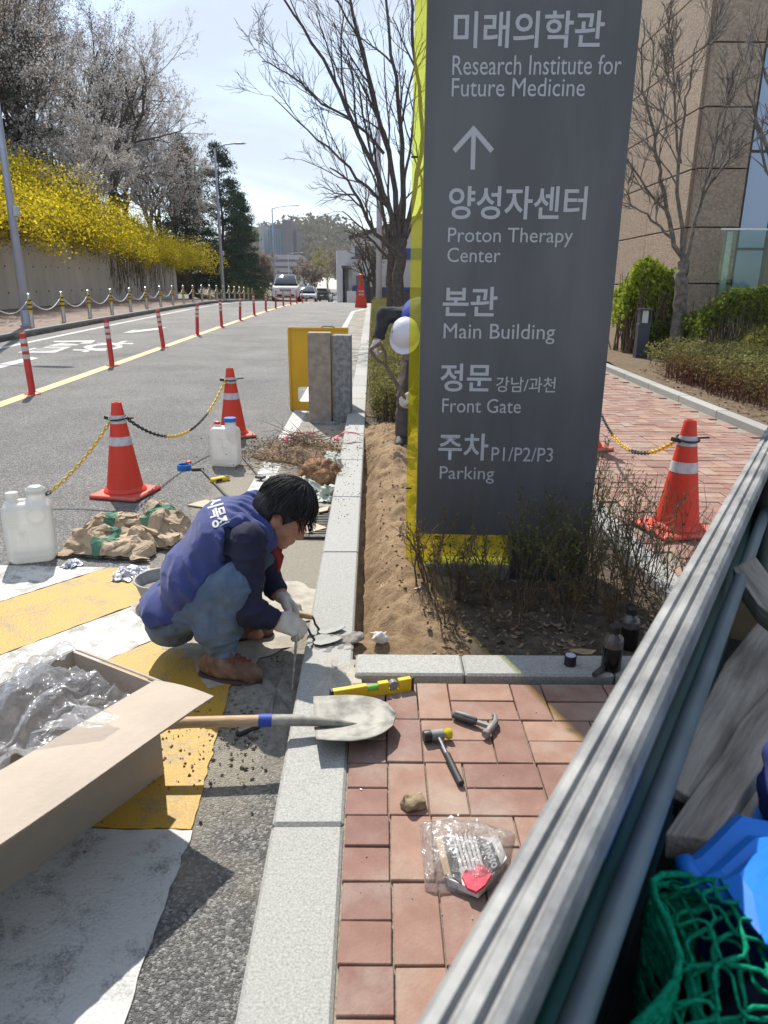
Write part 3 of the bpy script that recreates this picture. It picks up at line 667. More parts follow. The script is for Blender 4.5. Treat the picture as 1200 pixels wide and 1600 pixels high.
C1 = onroad(197, 772); C2 = onroad(365, 681); C3 = Vector((1.70, 3.92, float(zk(3.92)))); C4 = Vector((1.72, 6.0, float(zk(6.0)))); C0 = Vector((-3.15, 3.75, float(zr(-3.15, 3.75))))
make_cone(C1, 'traffic cone on the road with a chain looped to both sides, beside the paper sacks', R(-12))
make_cone(C2, 'traffic cone standing on the road right behind the blue-capped water can', R(28))
make_cone(C3, 'traffic cone on the red brick path beside the twiggy shrubs', R(12))
make_cone(C4, 'traffic cone on the brick path mostly hidden behind the dark sign', R(20))
def link_np():
    V = []; F = []; n, m = 10, 5
    for i in range(n):
        t = 2*math.pi*i/n; cx, cy = .014*math.cos(t)*1.5, .011*math.sin(t)
        for j in range(m):
            s = 2*math.pi*j/m; rr = .0042*math.cos(s); V.append((cx+rr*math.cos(t), cy+rr*math.sin(t), .0042*math.sin(s)))
    for i in range(n):
        for j in range(m): F.append((i*m+j, ((i+1) % n)*m+j, ((i+1) % n)*m+(j+1) % m, i*m+(j+1) % m))
    return np.array(V), np.array(F)
LV, LF = link_np()
def chain_links(pts, pitch):
    """link transforms along a polyline"""
    P = [Vector(p) for p in pts]; out = []; acc = 0; nxt = pitch/2
    for a, b in zip(P[:-1], P[1:]):
        l = (b-a).length
        while acc+l > nxt:
            out.append((a.lerp(b, (nxt-acc)/l), (b-a).normalized())); nxt += pitch
        acc += l
    return out
def make_chain(a, b, sag, label, seq, n=40, floor=None):
    a = Vector(a); b = Vector(b); pts = []
    for i in range(n+1):
        t = i/n; p = a.lerp(b, t); p.z -= sag*4*t*(1-t)
        if floor is not None: p.z = max(p.z, floor(p.x, p.y)+.006)
        pts.append(p)
    lk = chain_links(pts, .032); root = empty('plastic_chain', a, 0, label, 'chain', 'plastic chains between the traffic cones')
    grp = {0: [], 1: []}
    for i, (p, d) in enumerate(lk):
        x = d; y = Vector((0, 0, 1)).cross(x).normalized(); z = x.cross(y)
        if i % 2: y, z = z, -y
        M3 = np.array([[x.x, y.x, z.x], [x.y, y.y, z.y], [x.z, y.z, z.z]])
        s = i/len(lk); c = 0
        for k, (lim, cc) in enumerate(seq):
            if s <= lim: c = cc; break
        grp[c].append(LV @ M3.T+np.array(p-a))
    for c, nm, mt in ((0, 'yellow_links', M_YPL), (1, 'black_links', M_BLK)):
        if grp[c]:
            V = np.concatenate(grp[c]); F = np.concatenate([LF+i*len(LV) for i in range(len(grp[c]))])
            mesh_np(nm, V, F, mt, True, root)['kind'] = 'stuff'
make_chain(C1+Vector((.05, .02, .54)), C2+Vector((-.04, -.03, .54)), .30, 'yellow and black plastic chain sagging between the two cones on the road', [(.3, 1), (.52, 0), (.72, 1), (1, 0)])
make_chain(C1+Vector((-.05, -.02, .52)), C0+Vector((.04, .05, .5)), .52, 'yellow and black plastic chain hanging down behind the uncapped water can', [(.30, 0), (.55, 1), (.8, 0), (1, 1)], floor=lambda x, y: float(zr(x, y)))
make_chain(C3+Vector((-.05, .01, .54)), C4+Vector((.0, -.05, .54)), .27, 'yellow and black plastic chain over the brick path beside the sign', [(.22, 0), (.4, 1), (.62, 0), (.8, 1), (1, 0)])
make_cone(C0, 'traffic cone outside the work area beyond the uncapped water can', R(5))
# ---- flexible delineator posts on the centre line
M_DEL = mat('delineator_red', (.55, .035, .03), .5, var=.1, vscale=6)
M_DBAND = mat('delineator_band', (.55, .53, .5), .5, var=.12, vscale=30)
def make_post():
    t = empty('delineator_post', (0, 0, 0), 0, 'red flexible post with pale reflective bands on the yellow centre line', 'post', 'red posts along the centre line')
    mb = MB(); mb.lathe([(.10, 0), (.10, .012), (.06, .03), (.045, .03)], 16); mb.build('post_base', M_DEL, t, smooth='auto')
    mb = MB(); mb.lathe([(.042, .03), (.04, .74), (.036, .75)], 16); mb.build('post_shaft', M_DEL, t, smooth='auto')
    for z in (.63, .535, .44):
        mb = MB(); mb.lathe([(.0425, z), (.0425, z+.055)], 16, cap=False); mb.build('reflective_band', M_DBAND, t, smooth=True)
    return t
p0 = make_post()
py_ = [8.95, 11.85, 14.9, 17.9, 20.9, 23.9, 26.9, 29.9, 33, 36, 39.2, 42.5, 46]
for i, y in enumerate(py_):
    o = p0 if i == 0 else copy_tree(p0); x = -4.28-.02*y+.03; o.location = (x, y, float(zr(x, y))); o.rotation_euler = (random.gauss(0, .03), random.gauss(0, .03) if i else -.03, random.random()*6)
# ---- footway bollards with slack cords between them
M_STEEL = mat('stainless', (.52, .51, .49), .35, metal=.85, var=.1, vscale=10)
M_BYEL = mat('bollard_yellow', (.62, .43, .05), .5)
def make_bollard():
    t = empty('bollard', (0, 0, 0), 0, 'slim steel bollard with black and yellow bands at the footway edge', 'bollard', 'footway bollards by the retaining wall')
    mb = MB(); mb.lathe([(.055, -.02), (.05, .70), (.05, .71)], 14); mb.build('bollard_shaft', M_STEEL, t, smooth='auto')
    mb = MB(); mb.lathe([(.052, .71), (.052, .73), (.04, .765), (.015, .78)], 14); mb.build('bollard_cap', M_STEEL, t, smooth='auto')
    mb = MB(); mb.lathe([(.0535, .34), (.0525, .66)], 14, cap=False); mb.build('yellow_sleeve', M_BYEL, t, smooth=True)
    for z in (.40, .50, .60):
        mb = MB(); mb.lathe([(.0545, z), (.0542, z+.035)], 14, cap=False); mb.build('black_band', M_BLK, t, smooth=True)
    return t
b0 = make_bollard(); bp = []
for i in range(-1, 20):
    o = b0 if i == -1 else copy_tree(b0); y = 17.6+1.94*i; x = float(xl(y))-.32; bp.append(Vector((x, y, float(zk(y))+.15))); o.location = bp[-1]
M_CORD = mat('white_cord', (.6, .6, .58), .6)
for a, b in zip(bp[:-1], bp[1:]):
    mb = MB(); r0 = a+Vector((0, 0, .66)); mb.sweep([(b-a)*t_+Vector((0, 0, -.30*4*t_*(1-t_))) for t_ in np.linspace(.02, .98, 10)], .013, 5)
    o = mb.build('hanging_rope', M_CORD, smooth=True); o.location = r0; tag(o, 'pale rope hanging slack between two footway bollards', 'rope', 'ropes between the bollards')
# ---- street lamps
M_LAMP = mat('lamp_post_grey', (.36, .40, .50), .4, metal=.3, var=.06, vscale=3)
M_HEAD = mat('lamp_head_grey', (.45, .46, .48), .4)
def make_lamp(loc, h, arm, label, rz=0):
    t = empty('street_lamp', loc, rz, label, 'street lamp', 'street lamps beside the road')
    mb = MB(); mb.sweep([(0, 0, 0), (0, 0, h*.5), (0, 0, h)], [.105, .08, .055], 12); mb.build('lamp_pole', M_LAMP, t, smooth=True)
    mb = MB(); mb.lathe([(.17, 0), (.17, .03), (.12, .05), (.12, .35), (.107, .38)], 14); mb.build('pole_base', M_LAMP, t, smooth='auto')
    mb = MB(); mb.sweep([(0, 0, h-.05), (arm*.3, 0, h+.12), (arm*.65, 0, h+.22), (arm, 0, h+.25)], .035, 8); mb.build('lamp_arm', M_LAMP, t, smooth=True)
    mb = MB(); mb.sweep([(arm-.05, 0, h+.25), (arm+.1, 0, h+.26), (arm+.5, 0, h+.27), (arm+.65, 0, h+.26)], [.04, .11, .12, .04], 12, sq=(1, .45)); mb.build('lamp_head', M_HEAD, t, smooth=True)
    mb = MB(); mb.box((.12, 0, 2.6), (.1, .16, .22), bev=.01); mb.build('junction_box', M_HEAD, t)
    return t
def onfoot(x, y): return float(zk(y))+.15
make_lamp((-8.75, 17.9, onfoot(0, 17.9)), 8, .9, 'grey street lamp pole rising past the wall among the nearer bollards')
make_lamp((-9.62, 44, onfoot(0, 44)), 8.1, 1.1, 'tall grey street lamp in front of the dark pine trees')
make_lamp((-11.0, 74, float(zk(74))+.2), 8.4, 2.0, 'grey street lamp with long arm standing behind the white oncoming vehicle')
make_lamp((-17.5, 135, float(zk(135))), 8, 2.2, 'distant street lamp with drooping arm before the blue glass tower')
# pale pole at the hedge end on the right
pq = atY(592, 455, 36)
t = empty('light_pole', (pq.x, 36, float(zk(36))-.05), 0, 'slender pale pole without a lamp behind the bare tree', 'pole')
mb = MB(); mb.sweep([(0, 0, 0), (0, 0, 4), (-.06, 0, 8.5)], [.16, .13, .09], 10); mb.build('pole_shaft', mat('pale_pole', (.5, .5, .56), .5), t, smooth=True)
mb = MB(); mb.lathe([(.26, 0), (.26, .04), (.2, .06)], 12); mb.build('base_plate', mat('pale_pole', (.5, .5, .56), .5), t)
# ---- vehicles
def loft_body(sections, mat_, name, parent, smooth='auto'):
    """sections: list of (x along car, [(y, z)...]) half outlines mirrored"""
    vs = []; fs = []; n = None
    for x, pr in sections:
        ring = [(x, y, z) for y, z in pr]+[(x, -y, z) for y, z in reversed(pr)]
        n = len(ring); vs += ring
    for i in range(len(sections)-1):
        for j in range(n): fs.append((i*n+j, (i+1)*n+j, (i+1)*n+(j+1) % n, i*n+(j+1) % n))
    fs.append(tuple(range(n))); fs.append(tuple(reversed([(len(sections)-1)*n+j for j in range(n)])))
    mb = MB(); mb.add(vs, fs); o = mb.build(name, mat_, parent, smooth=smooth); return o
M_GLASS = mat('car_glass', (.03, .04, .045), .08, spec=.8)
M_TYRE = mat('tyre', (.02, .02, .02), .8); M_RIM = mat('wheel_rim', (.4, .4, .42), .35, metal=.7)
M_CHROME = mat('chrome', (.6, .6, .62), .15, metal=.9); M_HL = mat('headlight_glass', (.75, .78, .8), .1); M_TL = mat('tail_light', (.4, .01, .01), .25)
M_DARK = mat('dark_trim', (.025, .025, .028), .6)
def make_car(loc, rz, paint, label, suv=True, rear=False, L_=4.7, W=1.9, H=1.75, group=None):
    """front of the car faces +x before rotation"""
    t = empty('parked_car' if rear else 'car', loc, rz, label, 'car', group)
    h = W/2; b = .28
    waist = H*.60; hood = H*.57 if suv else H*.52
    def pr(w1, z0, z1, tuck=.06): return [(0.001, z0), (w1-.1, z0), (w1, z0+.12), (w1, z1-.12), (w1-tuck, z1), (0.001, z1)]
    fx = L_/2
    loft_body([(-fx, pr(h*.86, b+.1, waist)), (-fx+.15, pr(h*.97, b, waist+.04)), (-fx*.5, pr(h, b-.02, waist+.05)), (fx*.25, pr(h, b-.02, waist+.03)), (fx*.35, pr(h, b-.02, hood+.04)), (fx*.8, pr(h*.97, b, hood)), (fx-.1, pr(h*.9, b+.04, hood-.08)), (fx, pr(h*.8, b+.12, hood-.22))], paint, 'car_body', t)
    r0 = -fx+(.12 if suv else .55); top = H
    loft_body([(r0, pr(h*.88, waist, waist+.06, .02)), (r0+.3, pr(h*.80, waist, top-.06, .18)), (r0+.7, pr(h*.80, waist, top, .16)), (fx*.02, pr(h*.79, waist, top, .16)), (fx*.16, pr(h*.8, waist, top-.05, .16)), (fx*.42, pr(h*.86, waist, waist+.05, .02))], M_GLASS, 'cabin_glass', t)
    mb = MB(); mb.box((r0+.95, 0, top+.005), (1.9 if suv else 1.3, W*.66, .035), bev=.012); mb.build('roof_panel', paint, t)
    for sx in (-1, 1):
        mb = MB()
        for xa, xb in ((fx*.42, fx*.13), (r0, r0+.34)):
            mb.sweep([(xa, sx*h*.84, waist+.02), (xb, sx*h*.66, top-.03)], .035, 6)
        mb.sweep([(r0+1.05, sx*h*.84, waist+.02), (r0+1.0, sx*h*.68, top-.03)], .04, 6); mb.build('roof_pillar', paint, t)
        for wx in (fx*.62, -fx*.6):
            M_ = Matrix.Rotation(math.pi/2, 3, 'X')
            mb = MB(); mb.lathe([(.22, -.11), (.35, -.1), (.36, -.05), (.36, .05), (.35, .1), (.22, .11)], 20, (wx, sx*(h-.1), .36), M_); ty = mb.build('wheel', M_TYRE, t, smooth='auto')
            mb = MB(); mb.lathe([(.05, -.118), (.22, -.114), (.22, .114), (.05, .118)], 16, (wx, sx*(h-.1), .36), M_); mb.build('rim', M_RIM, ty)
        mb = MB(); mb.box((fx-.1, sx*h*.66, hood-.2), (.12, .36, .13), (0, 0, sx*-.25), bev=.03); mb.build('headlight', M_HL, t)
        mb = MB(); mb.box((-fx+.04, sx*h*.75, waist-.12), (.1, .26, .22), bev=.03); mb.build('tail_light', M_TL, t)
        mb = MB(); mb.box((fx*.3, sx*(h+.08), waist+.1), (.12, .2, .15), bev=.03); mb.build('wing_mirror', paint, t)
    mb = MB(); mb.box((fx-.015, 0, hood-.26), (.06, W*.40, .16), bev=.02); g = mb.build('grille', M_DARK, t)
    mb = MB()
    for k in range(7): mb.box((fx+.02, (k-3)*W*.052, hood-.26), (.02, .03, .13))
    mb.build('grille_bar', M_CHROME, g)
    mb = MB(); mb.box((fx-.03, 0, b+.17), (.1, W*.62, .16), bev=.03); mb.build('bumper', M_DARK, t)
    mb = MB(); mb.box((fx+.03, 0, b+.2), (.02, .5, .11)); mb.build('number_plate', mat('plate_white', (.6, .6, .6), .5), t)
    mb = MB(); mb.box((-fx-.005, 0, waist-.18), (.02, .5, .11)); mb.build('number_plate', mat('plate_white', (.6, .6, .6), .5), t)
    return t
PW = mat('car_white', (.72, .73, .74), .22, spec=.6); PS = mat('car_silver', (.5, .51, .53), .28, metal=.4); PB = mat('car_black', (.02, .02, .024), .2, spec=.7)
def carspot(px, Y): return (float(atY(px, 470, Y).x), Y, float(zr(atY(px, 470, Y).x, Y))+.005)
make_car(carspot(448, 54), R(-84), PW, 'large white four wheel drive coming down the far lane beside the red posts', True, H=1.85, W=1.95)
make_car(carspot(481, 76), R(-86), PS, 'silver saloon car following behind the large white vehicle', False, H=1.5, W=1.82)
make_car(carspot(507, 102), R(86), PB, 'black sport utility car seen from behind on the road', True, rear=True, H=1.75)
make_car(carspot(530, 112), R(190), PW, 'small white hatchback standing side on beyond the black car', False, rear=True, H=1.55, L_=4.2)
# ---- red folding barrier stands at the end of the kerb line
def make_barrier(loc, rz, label, h):
    t = empty('barrier_stand', loc, rz, label, 'barrier', 'red barrier stands by the hedge')
    for s in (-1, 1):
        mb = MB(); V = [(-.28, s*.22, 0), (.28, s*.22, 0), (.12, s*.04, h*.72), (-.12, s*.04, h*.72)]
        mb.add([(x, y-.015, z) for x, y, z in V]+[(x, y+.015, z) for x, y, z in V], [(0, 1, 2, 3), (7, 6, 5, 4), (0, 4, 5, 1), (1, 5, 6, 2), (2, 6, 7, 3), (3, 7, 4, 0)]); mb.build('side_panel', M_RED, t)
    mb = MB(); mb.sweep([(0, 0, h*.68), (0, 0, h*.95)], [.09, .07], 10); mb.lathe([(.1, h*.93), (.1, h), (.05, h*1.02)], 12); mb.build('top_grip', M_RED, t, smooth='auto')
    for z in (.5, .62):
        mb = MB(); mb.box((0, -.26+z*.22, h*z*.8), (.26, .02, .07), (.25, 0, 0)); mb.build('white_stripe', M_BAND, t)
    return t
q = hit(564, 481, lambda x, y: zk(y)-.1); make_barrier((q.x, q.y, float(zr(q.x, q.y))), R(10), 'tall red plastic barrier stand beside the far end of the hedge', 1.55)
q2 = hit(571, 474, lambda x, y: zk(y)-.1); bs = make_barrier((q2.x+.1, q2.y, float(zr(q2.x, q2.y))), R(-20), 'red barrier stand carrying a round white disc, behind its taller neighbour', 1.4)
mb = MB(); mb.lathe([(.17, -.01), (.17, .01)], 20, (0, -.14, 1.5), Matrix.Rotation(math.pi/2, 3, 'X')); mb.build('round_disc', mat('disc_white', (.65, .6, .6), .5), bs)
# ================================================================== BUILDINGS
M_STONE = mat('rough_stone_cladding', (.25, .18, .13), .9, col2=(.47, .38, .29), vscale=24, bump=.8, bscale=30, bdist=.03, objvar=.06, cov=(.32, .68), detail=12)
M_STONED = mat('stone_joint', (.16, .12, .09), .9)
BY = 15.0; bx = atY(1066, 440, BY).x
bz = [atY(1118, 67, BY).z, atY(1103, 167, BY).z, atY(1090, 262, BY).z, atY(1079, 352, BY).z, atY(1067, 443, BY).z]
ph = (bz[0]-bz[4])/4; base = bz[4]
gb = float(zk(15))
bld = empty('stone_building', (bx, BY, gb), 0, 'large hospital building clad in rough tan and brown stone panels with blue glass', 'building')
def bpart(mb, name, m, bev=0, parent=None):
    o = mb.build(name, m, parent or bld, bevel=bev)
    if parent is None: o.matrix_parent_inverse = Matrix.Translation((bx, BY, gb)).inverted()
    return o
wdt = atY(1192, 100, BY).x-atY(1112, 100, BY).x
DEEP = 42.0
mb = MB(); mb.box((bx+.06+30, BY+.06+DEEP/2, gb+7.5), (60, DEEP, 16)); core = bpart(mb, 'wall_core', M_STONED)
zs = [gb-.1]+[base+ph*k for k in range(0, 16)]
for z0, z1 in zip(zs[:-1], zs[1:]):
    mb = MB(); mb.box((bx+wdt/2, BY, (z0+z1)/2), (wdt, .12, z1-z0-.025)); bpart(mb, 'stone_panel', M_STONE, .008)
ln = 2.2
for k in range(int(DEEP/ln)):
    for z0, z1 in zip(zs[:12], zs[1:13]):
        mb = MB(); mb.box((bx, BY+.075+ln*(k+.5), (z0+z1)/2), (.12, ln-.012, z1-z0-.025)); bpart(mb, 'stone_panel', M_STONE, .008)
    mb = MB(); 
M_BGL = mat('blue_glass', (.10, .13, .17), .05, spec=1.0); M_BPAN = mat('blue_grey_panel', (.32, .40, .52), .35, metal=.3); M_MUL = mat('dark_mullion', (.05, .055, .06), .4)
xa = bx+wdt+.05
for k in range(9):
    z0 = gb+.2+k*1.75
    mb = MB(); mb.box((xa+.28, BY+.05, z0+.86), (.52, .08, 1.70)); bpart(mb, 'blue_panel', M_BPAN, .004)
    for j in range(3):
        mb = MB(); mb.box((xa+.62+1.4*j+.68, BY+.12, z0+.86), (1.3, .05, 1.68)); bpart(mb, 'glass_pane', M_BGL)
for j in range(4):
    mb = MB(); mb.box((xa+.60+1.4*j, BY+.10, gb+8), (.06, .14, 15.8)); bpart(mb, 'mullion', M_MUL)
# glass balustrade before it
gt = empty('glass_railing', (7.4, 14.2, gb), 0, 'frameless glass balustrade with steel posts in front of the stone building', 'railing')
M_CLEAR = bpy.data.materials.new('clear_glass'); M_CLEAR.use_nodes = True
_t = M_CLEAR.node_tree; _t.nodes.clear(); _o = nn(_t, 'ShaderNodeOutputMaterial'); _a = nn(_t, 'ShaderNodeBsdfTransparent'); _a.inputs[0].default_value = (.78, .86, .82, 1); _b = nn(_t, 'ShaderNodeBsdfGlossy'); _b.inputs['Roughness'].default_value = .03; _f = facing_fac(_t); _m = nn(_t, 'ShaderNodeMixShader')
_t.links.new(_f, _m.inputs[0]); _t.links.new(_a.outputs[0], _m.inputs[1]); _t.links.new(_b.outputs[0], _m.inputs[2]); _t.links.new(_m.outputs[0], _o.inputs[0])
g0 = atY(1127, 380, 14.2); 
for k in range(3):
    xx = g0.x-7.4+k*1.25
    mb = MB(); mb.box((xx+.62, .0, 1.35), (1.2, .015, 1.75)); mb.build('glass_pane', M_CLEAR, gt)
    mb = MB(); mb.box((xx+.16, .06, 1.15), (.11, .05, 2.1)); mb.build('steel_post', M_STEEL, gt, bevel=.004)
mb = MB(); mb.box((g0.x-7.4+1.9, 0, 2.24), (3.9, .05, .03)); mb.build('top_rail', M_STEEL, gt)
mb = MB(); mb.box((g0.x-7.4+1.9, 0, .27), (3.9, .12, .55)); mb.build('rail_plinth', M_STONE, gt)
# ---- white building at the street end, the towers and the hill far away
def bbox(parent, name, m, x0_, x1_, y0_, y1_, z0_, z1_, loc):
    mb = MB(); mb.box(((x0_+x1_)/2-loc[0], (y0_+y1_)/2-loc[1], (z0_+z1_)/2-loc[2]), (x1_-x0_, y1_-y0_, z1_-z0_)); return mb.build(name, m, parent)
M_BWH = mat('white_render', (.72, .72, .74), .7, var=.06, vscale=.4); M_BROOF = mat('dark_roof', (.07, .07, .08), .7); M_BBL = mat('blue_cladding', (.03, .10, .42), .5)
M_WIN = mat('window_dark', (.05, .06, .075), .12, spec=.8); M_BGREY = mat('grey_base', (.12, .125, .13), .8, var=.1, vscale=1)
WY = 62.0; wl = (float(atY(600, 460, WY).x), WY, float(zk(WY)))
wb = empty('white_building', wl, 0, 'low white building with blue bands and a dark roof behind the bare trees', 'building')
X0 = atY(549, 400, WY).x; X1 = atY(720, 400, WY).x; ZT = atY(560, 374, WY).z; ZB = wl[2]-.4
bbox(wb, 'wall', M_BWH, X0, X1, WY, WY+14, ZB+1.6, ZT, wl); bbox(wb, 'base_wall', M_BGREY, X0+.05, X1, WY+.05, WY+14, ZB, ZB+1.6, wl); 
mb = MB(); mb.add([(X0-.2-wl[0], -.3, ZT-wl[2]), (X1-wl[0], -.3, ZT+2.6-wl[2]), (X1-wl[0], 14, ZT+2.6-wl[2]), (X0-.2-wl[0], 14, ZT-wl[2]), (X0-.2-wl[0], -.3, ZT+.25-wl[2]), (X1-wl[0], -.3, ZT+2.9-wl[2]), (X1-wl[0], 14, ZT+2.9-wl[2]), (X0-.2-wl[0], 14, ZT+.25-wl[2])], [(0, 3, 2, 1), (4, 5, 6, 7), (0, 1, 5, 4), (1, 2, 6, 5), (2, 3, 7, 6), (3, 0, 4, 7)]); mb.build('roof', M_BROOF, wb)
mb = MB(); mb.add([(X0-wl[0], .02, ZT-wl[2]), (X1-wl[0], .02, ZT-wl[2]), (X1-wl[0], .02, ZT+2.55-wl[2])], [(0, 1, 2)]); mb.build('gable_wall', M_BWH, wb)
for a, b, c_, d in ((556, 386, 567, 400), (575, 386, 586, 400), (608, 386, 620, 400), (558, 432, 570, 446), (604, 432, 618, 446)):
    p, q = atY(a, b, WY), atY(c_, d, WY)
    wn_ = bbox(wb, 'window', M_MUL, p.x-.06, q.x+.06, WY-.05, WY+.05, q.z-.06, p.z+.06, wl); bbox(wn_, 'pane', M_WIN, p.x, q.x, WY-.07, WY, q.z, p.z, wl)
for a, b, c_, d in ((552, 446, 572, 455), (634, 388, 668, 406), (600, 449, 640, 454)):
    p, q = atY(a, b, WY), atY(c_, d, WY); bbox(wb, 'blue_band', M_BBL, p.x, q.x, WY-.09, WY+.02, q.z, p.z, wl)
bbox(wb, 'floor_band', M_MUL, X0, X1, WY-.03, WY+.02, atY(560, 403, WY).z-.08, atY(560, 403, WY).z+.05, wl)
cyl = atY(545, 410, WY+4); mb = MB(); mb.lathe([(1.1, 0), (1.1, atY(545, 392, WY+4).z-wl[2]+.6)], 18, (cyl.x-wl[0], 4, -.6)); mb.build('stair_drum', M_BWH, wb, smooth='auto')
bbox(wb, 'canopy', M_BGREY, atY(536, 440, WY).x, X0-.05, WY-2, WY+6, atY(540, 420, WY).z, atY(540, 416, WY).z, wl); bbox(wb, 'canopy_pier', M_BGREY, atY(537, 440, WY).x, atY(540, 440, WY).x, WY-1.5, WY-1, ZB, atY(540, 420, WY).z, wl); bbox(wb, 'canopy_pier', M_BGREY, X0-.6, X0-.2, WY-1.5, WY-1, ZB, atY(540, 420, WY).z, wl)
lw = bbox(None, 'low_wall', M_BWH, atY(542, 460, 56).x, atY(556, 460, 56).x, 56, 56.6, float(zk(56))-.3, atY(545, 455, 56).z, (0, 0, 0)); tag(lw, 'low white parapet wall before the end of the street', 'wall')
TY = 330.0; tl = (float(atY(438, 440, TY).x), TY, -1.6)
M_TGL = mat('tower_blue_glass', (.06, .25, .40), .15, spec=.7); M_TBR = mat('tower_brown', (.13, .115, .12), .8); M_TPL = mat('tower_pale', (.38, .37, .37), .8); M_TROW = mat('tower_window_row', (.06, .065, .08), .3)
tw = empty('glass_tower', tl, 0, 'distant tower block with a blue glass front and tall brown stair shaft', 'building')
def tp(name, m, a, b, c_, d, y0_, y1_, z0=None, par=None):
    p, q = atY(a, b, y0_), atY(c_, d, y0_); return bbox(par or tw, name, m, p.x, q.x, y0_, y1_, -1.6 if z0 is None else q.z, p.z, tl)
tp('glass_block', M_TGL, 418, 358, 446, 500, TY+4, TY+30); tp('brown_shaft', M_TBR, 441, 344, 459, 500, TY, TY+25); tp('brown_shaft', M_TBR, 459, 359, 467, 500, TY+8, TY+30); tp('pale_wing', M_TPL, 418, 398, 472, 500, TY-30, TY-5); tp('roof_storey', M_TBR, 421, 351, 444, 358, TY+8, TY+25, 0); tp('side_wing', M_TPL, 404, 352, 418, 500, TY+20, TY+40)
for k in range(10): tp('floor_line', M_MUL, 418.5, 360+k*4.2, 440.5, 360.5+k*4.2, TY+3.6, TY+4, 0)
for k in range(6): tp('facade_fin', M_MUL, 420+k*4, 359, 420.4+k*4, 400, TY+3.5, TY+3.7, 0)
for k in range(4): tp('window_row', M_TROW, 420, 405+k*10, 470, 409+k*10, TY-30.3, TY-30, 0)
# ================================================================== VEGETATION
M_BARK = mat('bark_dark', (.055, .045, .038), .95, col2=(.10, .085, .07), vscale=14, bump=.5, bscale=30)
M_BARKG = mat('bark_grey', (.10, .09, .08), .95, col2=(.2, .18, .155), vscale=12, bump=.6, bscale=30)
M_TWIG = mat('twig_brown', (.09, .065, .045), .95, col2=(.16, .115, .08), vscale=20)
T_BLOS = translucent('blossom', (.30, .27, .25), (.74, .71, .68), .35)
T_BUD = translucent('bud_brown', (.17, .13, .10), (.36, .29, .22), .35)
T_FORS = translucent('forsythia_petal', (.46, .36, .02), (.88, .74, .03), .5)
T_FGRN = translucent('forsythia_leaf', (.13, .13, .02), (.36, .32, .03), .4)
T_PINE = translucent('pine_needle', (.012, .030, .018), (.045, .085, .045), .25)
T_HEDG = translucent('hedge_leaf', (.11, .11, .035), (.33, .31, .12), .35)
T_AZAL = translucent('azalea_leaf', (.085, .055, .03), (.22, .16, .06), .35)
T_LIME = translucent('lime_leaf', (.16, .22, .025), (.42, .50, .07), .45)
T_PRIV = translucent('privet_leaf', (.04, .075, .018), (.22, .27, .05), .35)
T_DARK = translucent('shrub_leaf', (.06, .085, .025), (.22, .25, .085), .35)
T_SPRG = translucent('spring_leaf', (.12, .13, .03), (.33, .31, .08), .4)
def branch(rng, p, d, l, r, lev, maxlev, out, tips, kids=(3, 5), ang=(.45, .9), up=.12, wig=.16, shrink=(.45, .72), seg=5, t0=.25, rmin=.004):
    p = np.array(p, float); d = np.array(d, float); d /= np.linalg.norm(d); pts = [p.copy()]
    n = max(2, seg-lev//2); dd = d.copy()
    for i in range(n):
        dd = dd+rng.normal(0, wig, 3)+np.array([0, 0, up]); dd /= np.linalg.norm(dd); p = p+dd*l/n; pts.append(p.copy())
    pts = np.array(pts); r1 = max(rmin*.6, r*(.45 if lev < maxlev else .3)); rad = np.linspace(r, r1, len(pts)); out.append((pts, rad))
    if lev >= maxlev: tips.append(pts); return
    grow(rng, pts, rad, l, lev, maxlev, out, tips, kids, ang, up, wig, shrink, seg, t0, rmin)
def grow(rng, pts, rad, l, lev, maxlev, out, tips, kids, ang, up, wig, shrink, seg, t0, rmin):
    k = rng.integers(kids[0], kids[1]+1)
    for i in range(k):
        t = t0+(1-t0)*(i+rng.uniform(.2, 1))/k; t = min(t, .999); x = t*(len(pts)-1); j = int(x); f = x-j
        q = pts[j]*(1-f)+pts[j+1]*f; ax = pts[j+1]-pts[j]; ax /= np.linalg.norm(ax)+1e-9
        s = rng.normal(size=3); s -= (s @ ax)*ax; s /= np.linalg.norm(s)+1e-9; a = rng.uniform(*ang)
        nd = ax*math.cos(a)+s*math.sin(a); rr = (rad[j]*(1-f)+rad[j+1]*f)*rng.uniform(.5, .72)
        branch(rng, q, nd, l*rng.uniform(*shrink)*(1.1-.35*t), max(rr, rmin), lev+1, maxlev, out, tips, kids, ang, up, wig, shrink, seg, .2, rmin)
def tip_points(rng, tips, n, jit):
    T = [t for t in tips]; idx = rng.integers(0, len(T), n); C = np.empty((n, 3))
    for i, k in enumerate(idx):
        P = T[k]; x = rng.uniform(0, len(P)-1.001); j = int(x); C[i] = P[j]*(1-(x-j))+P[j+1]*(x-j)
    return C+rng.normal(0, jit, (n, 3))
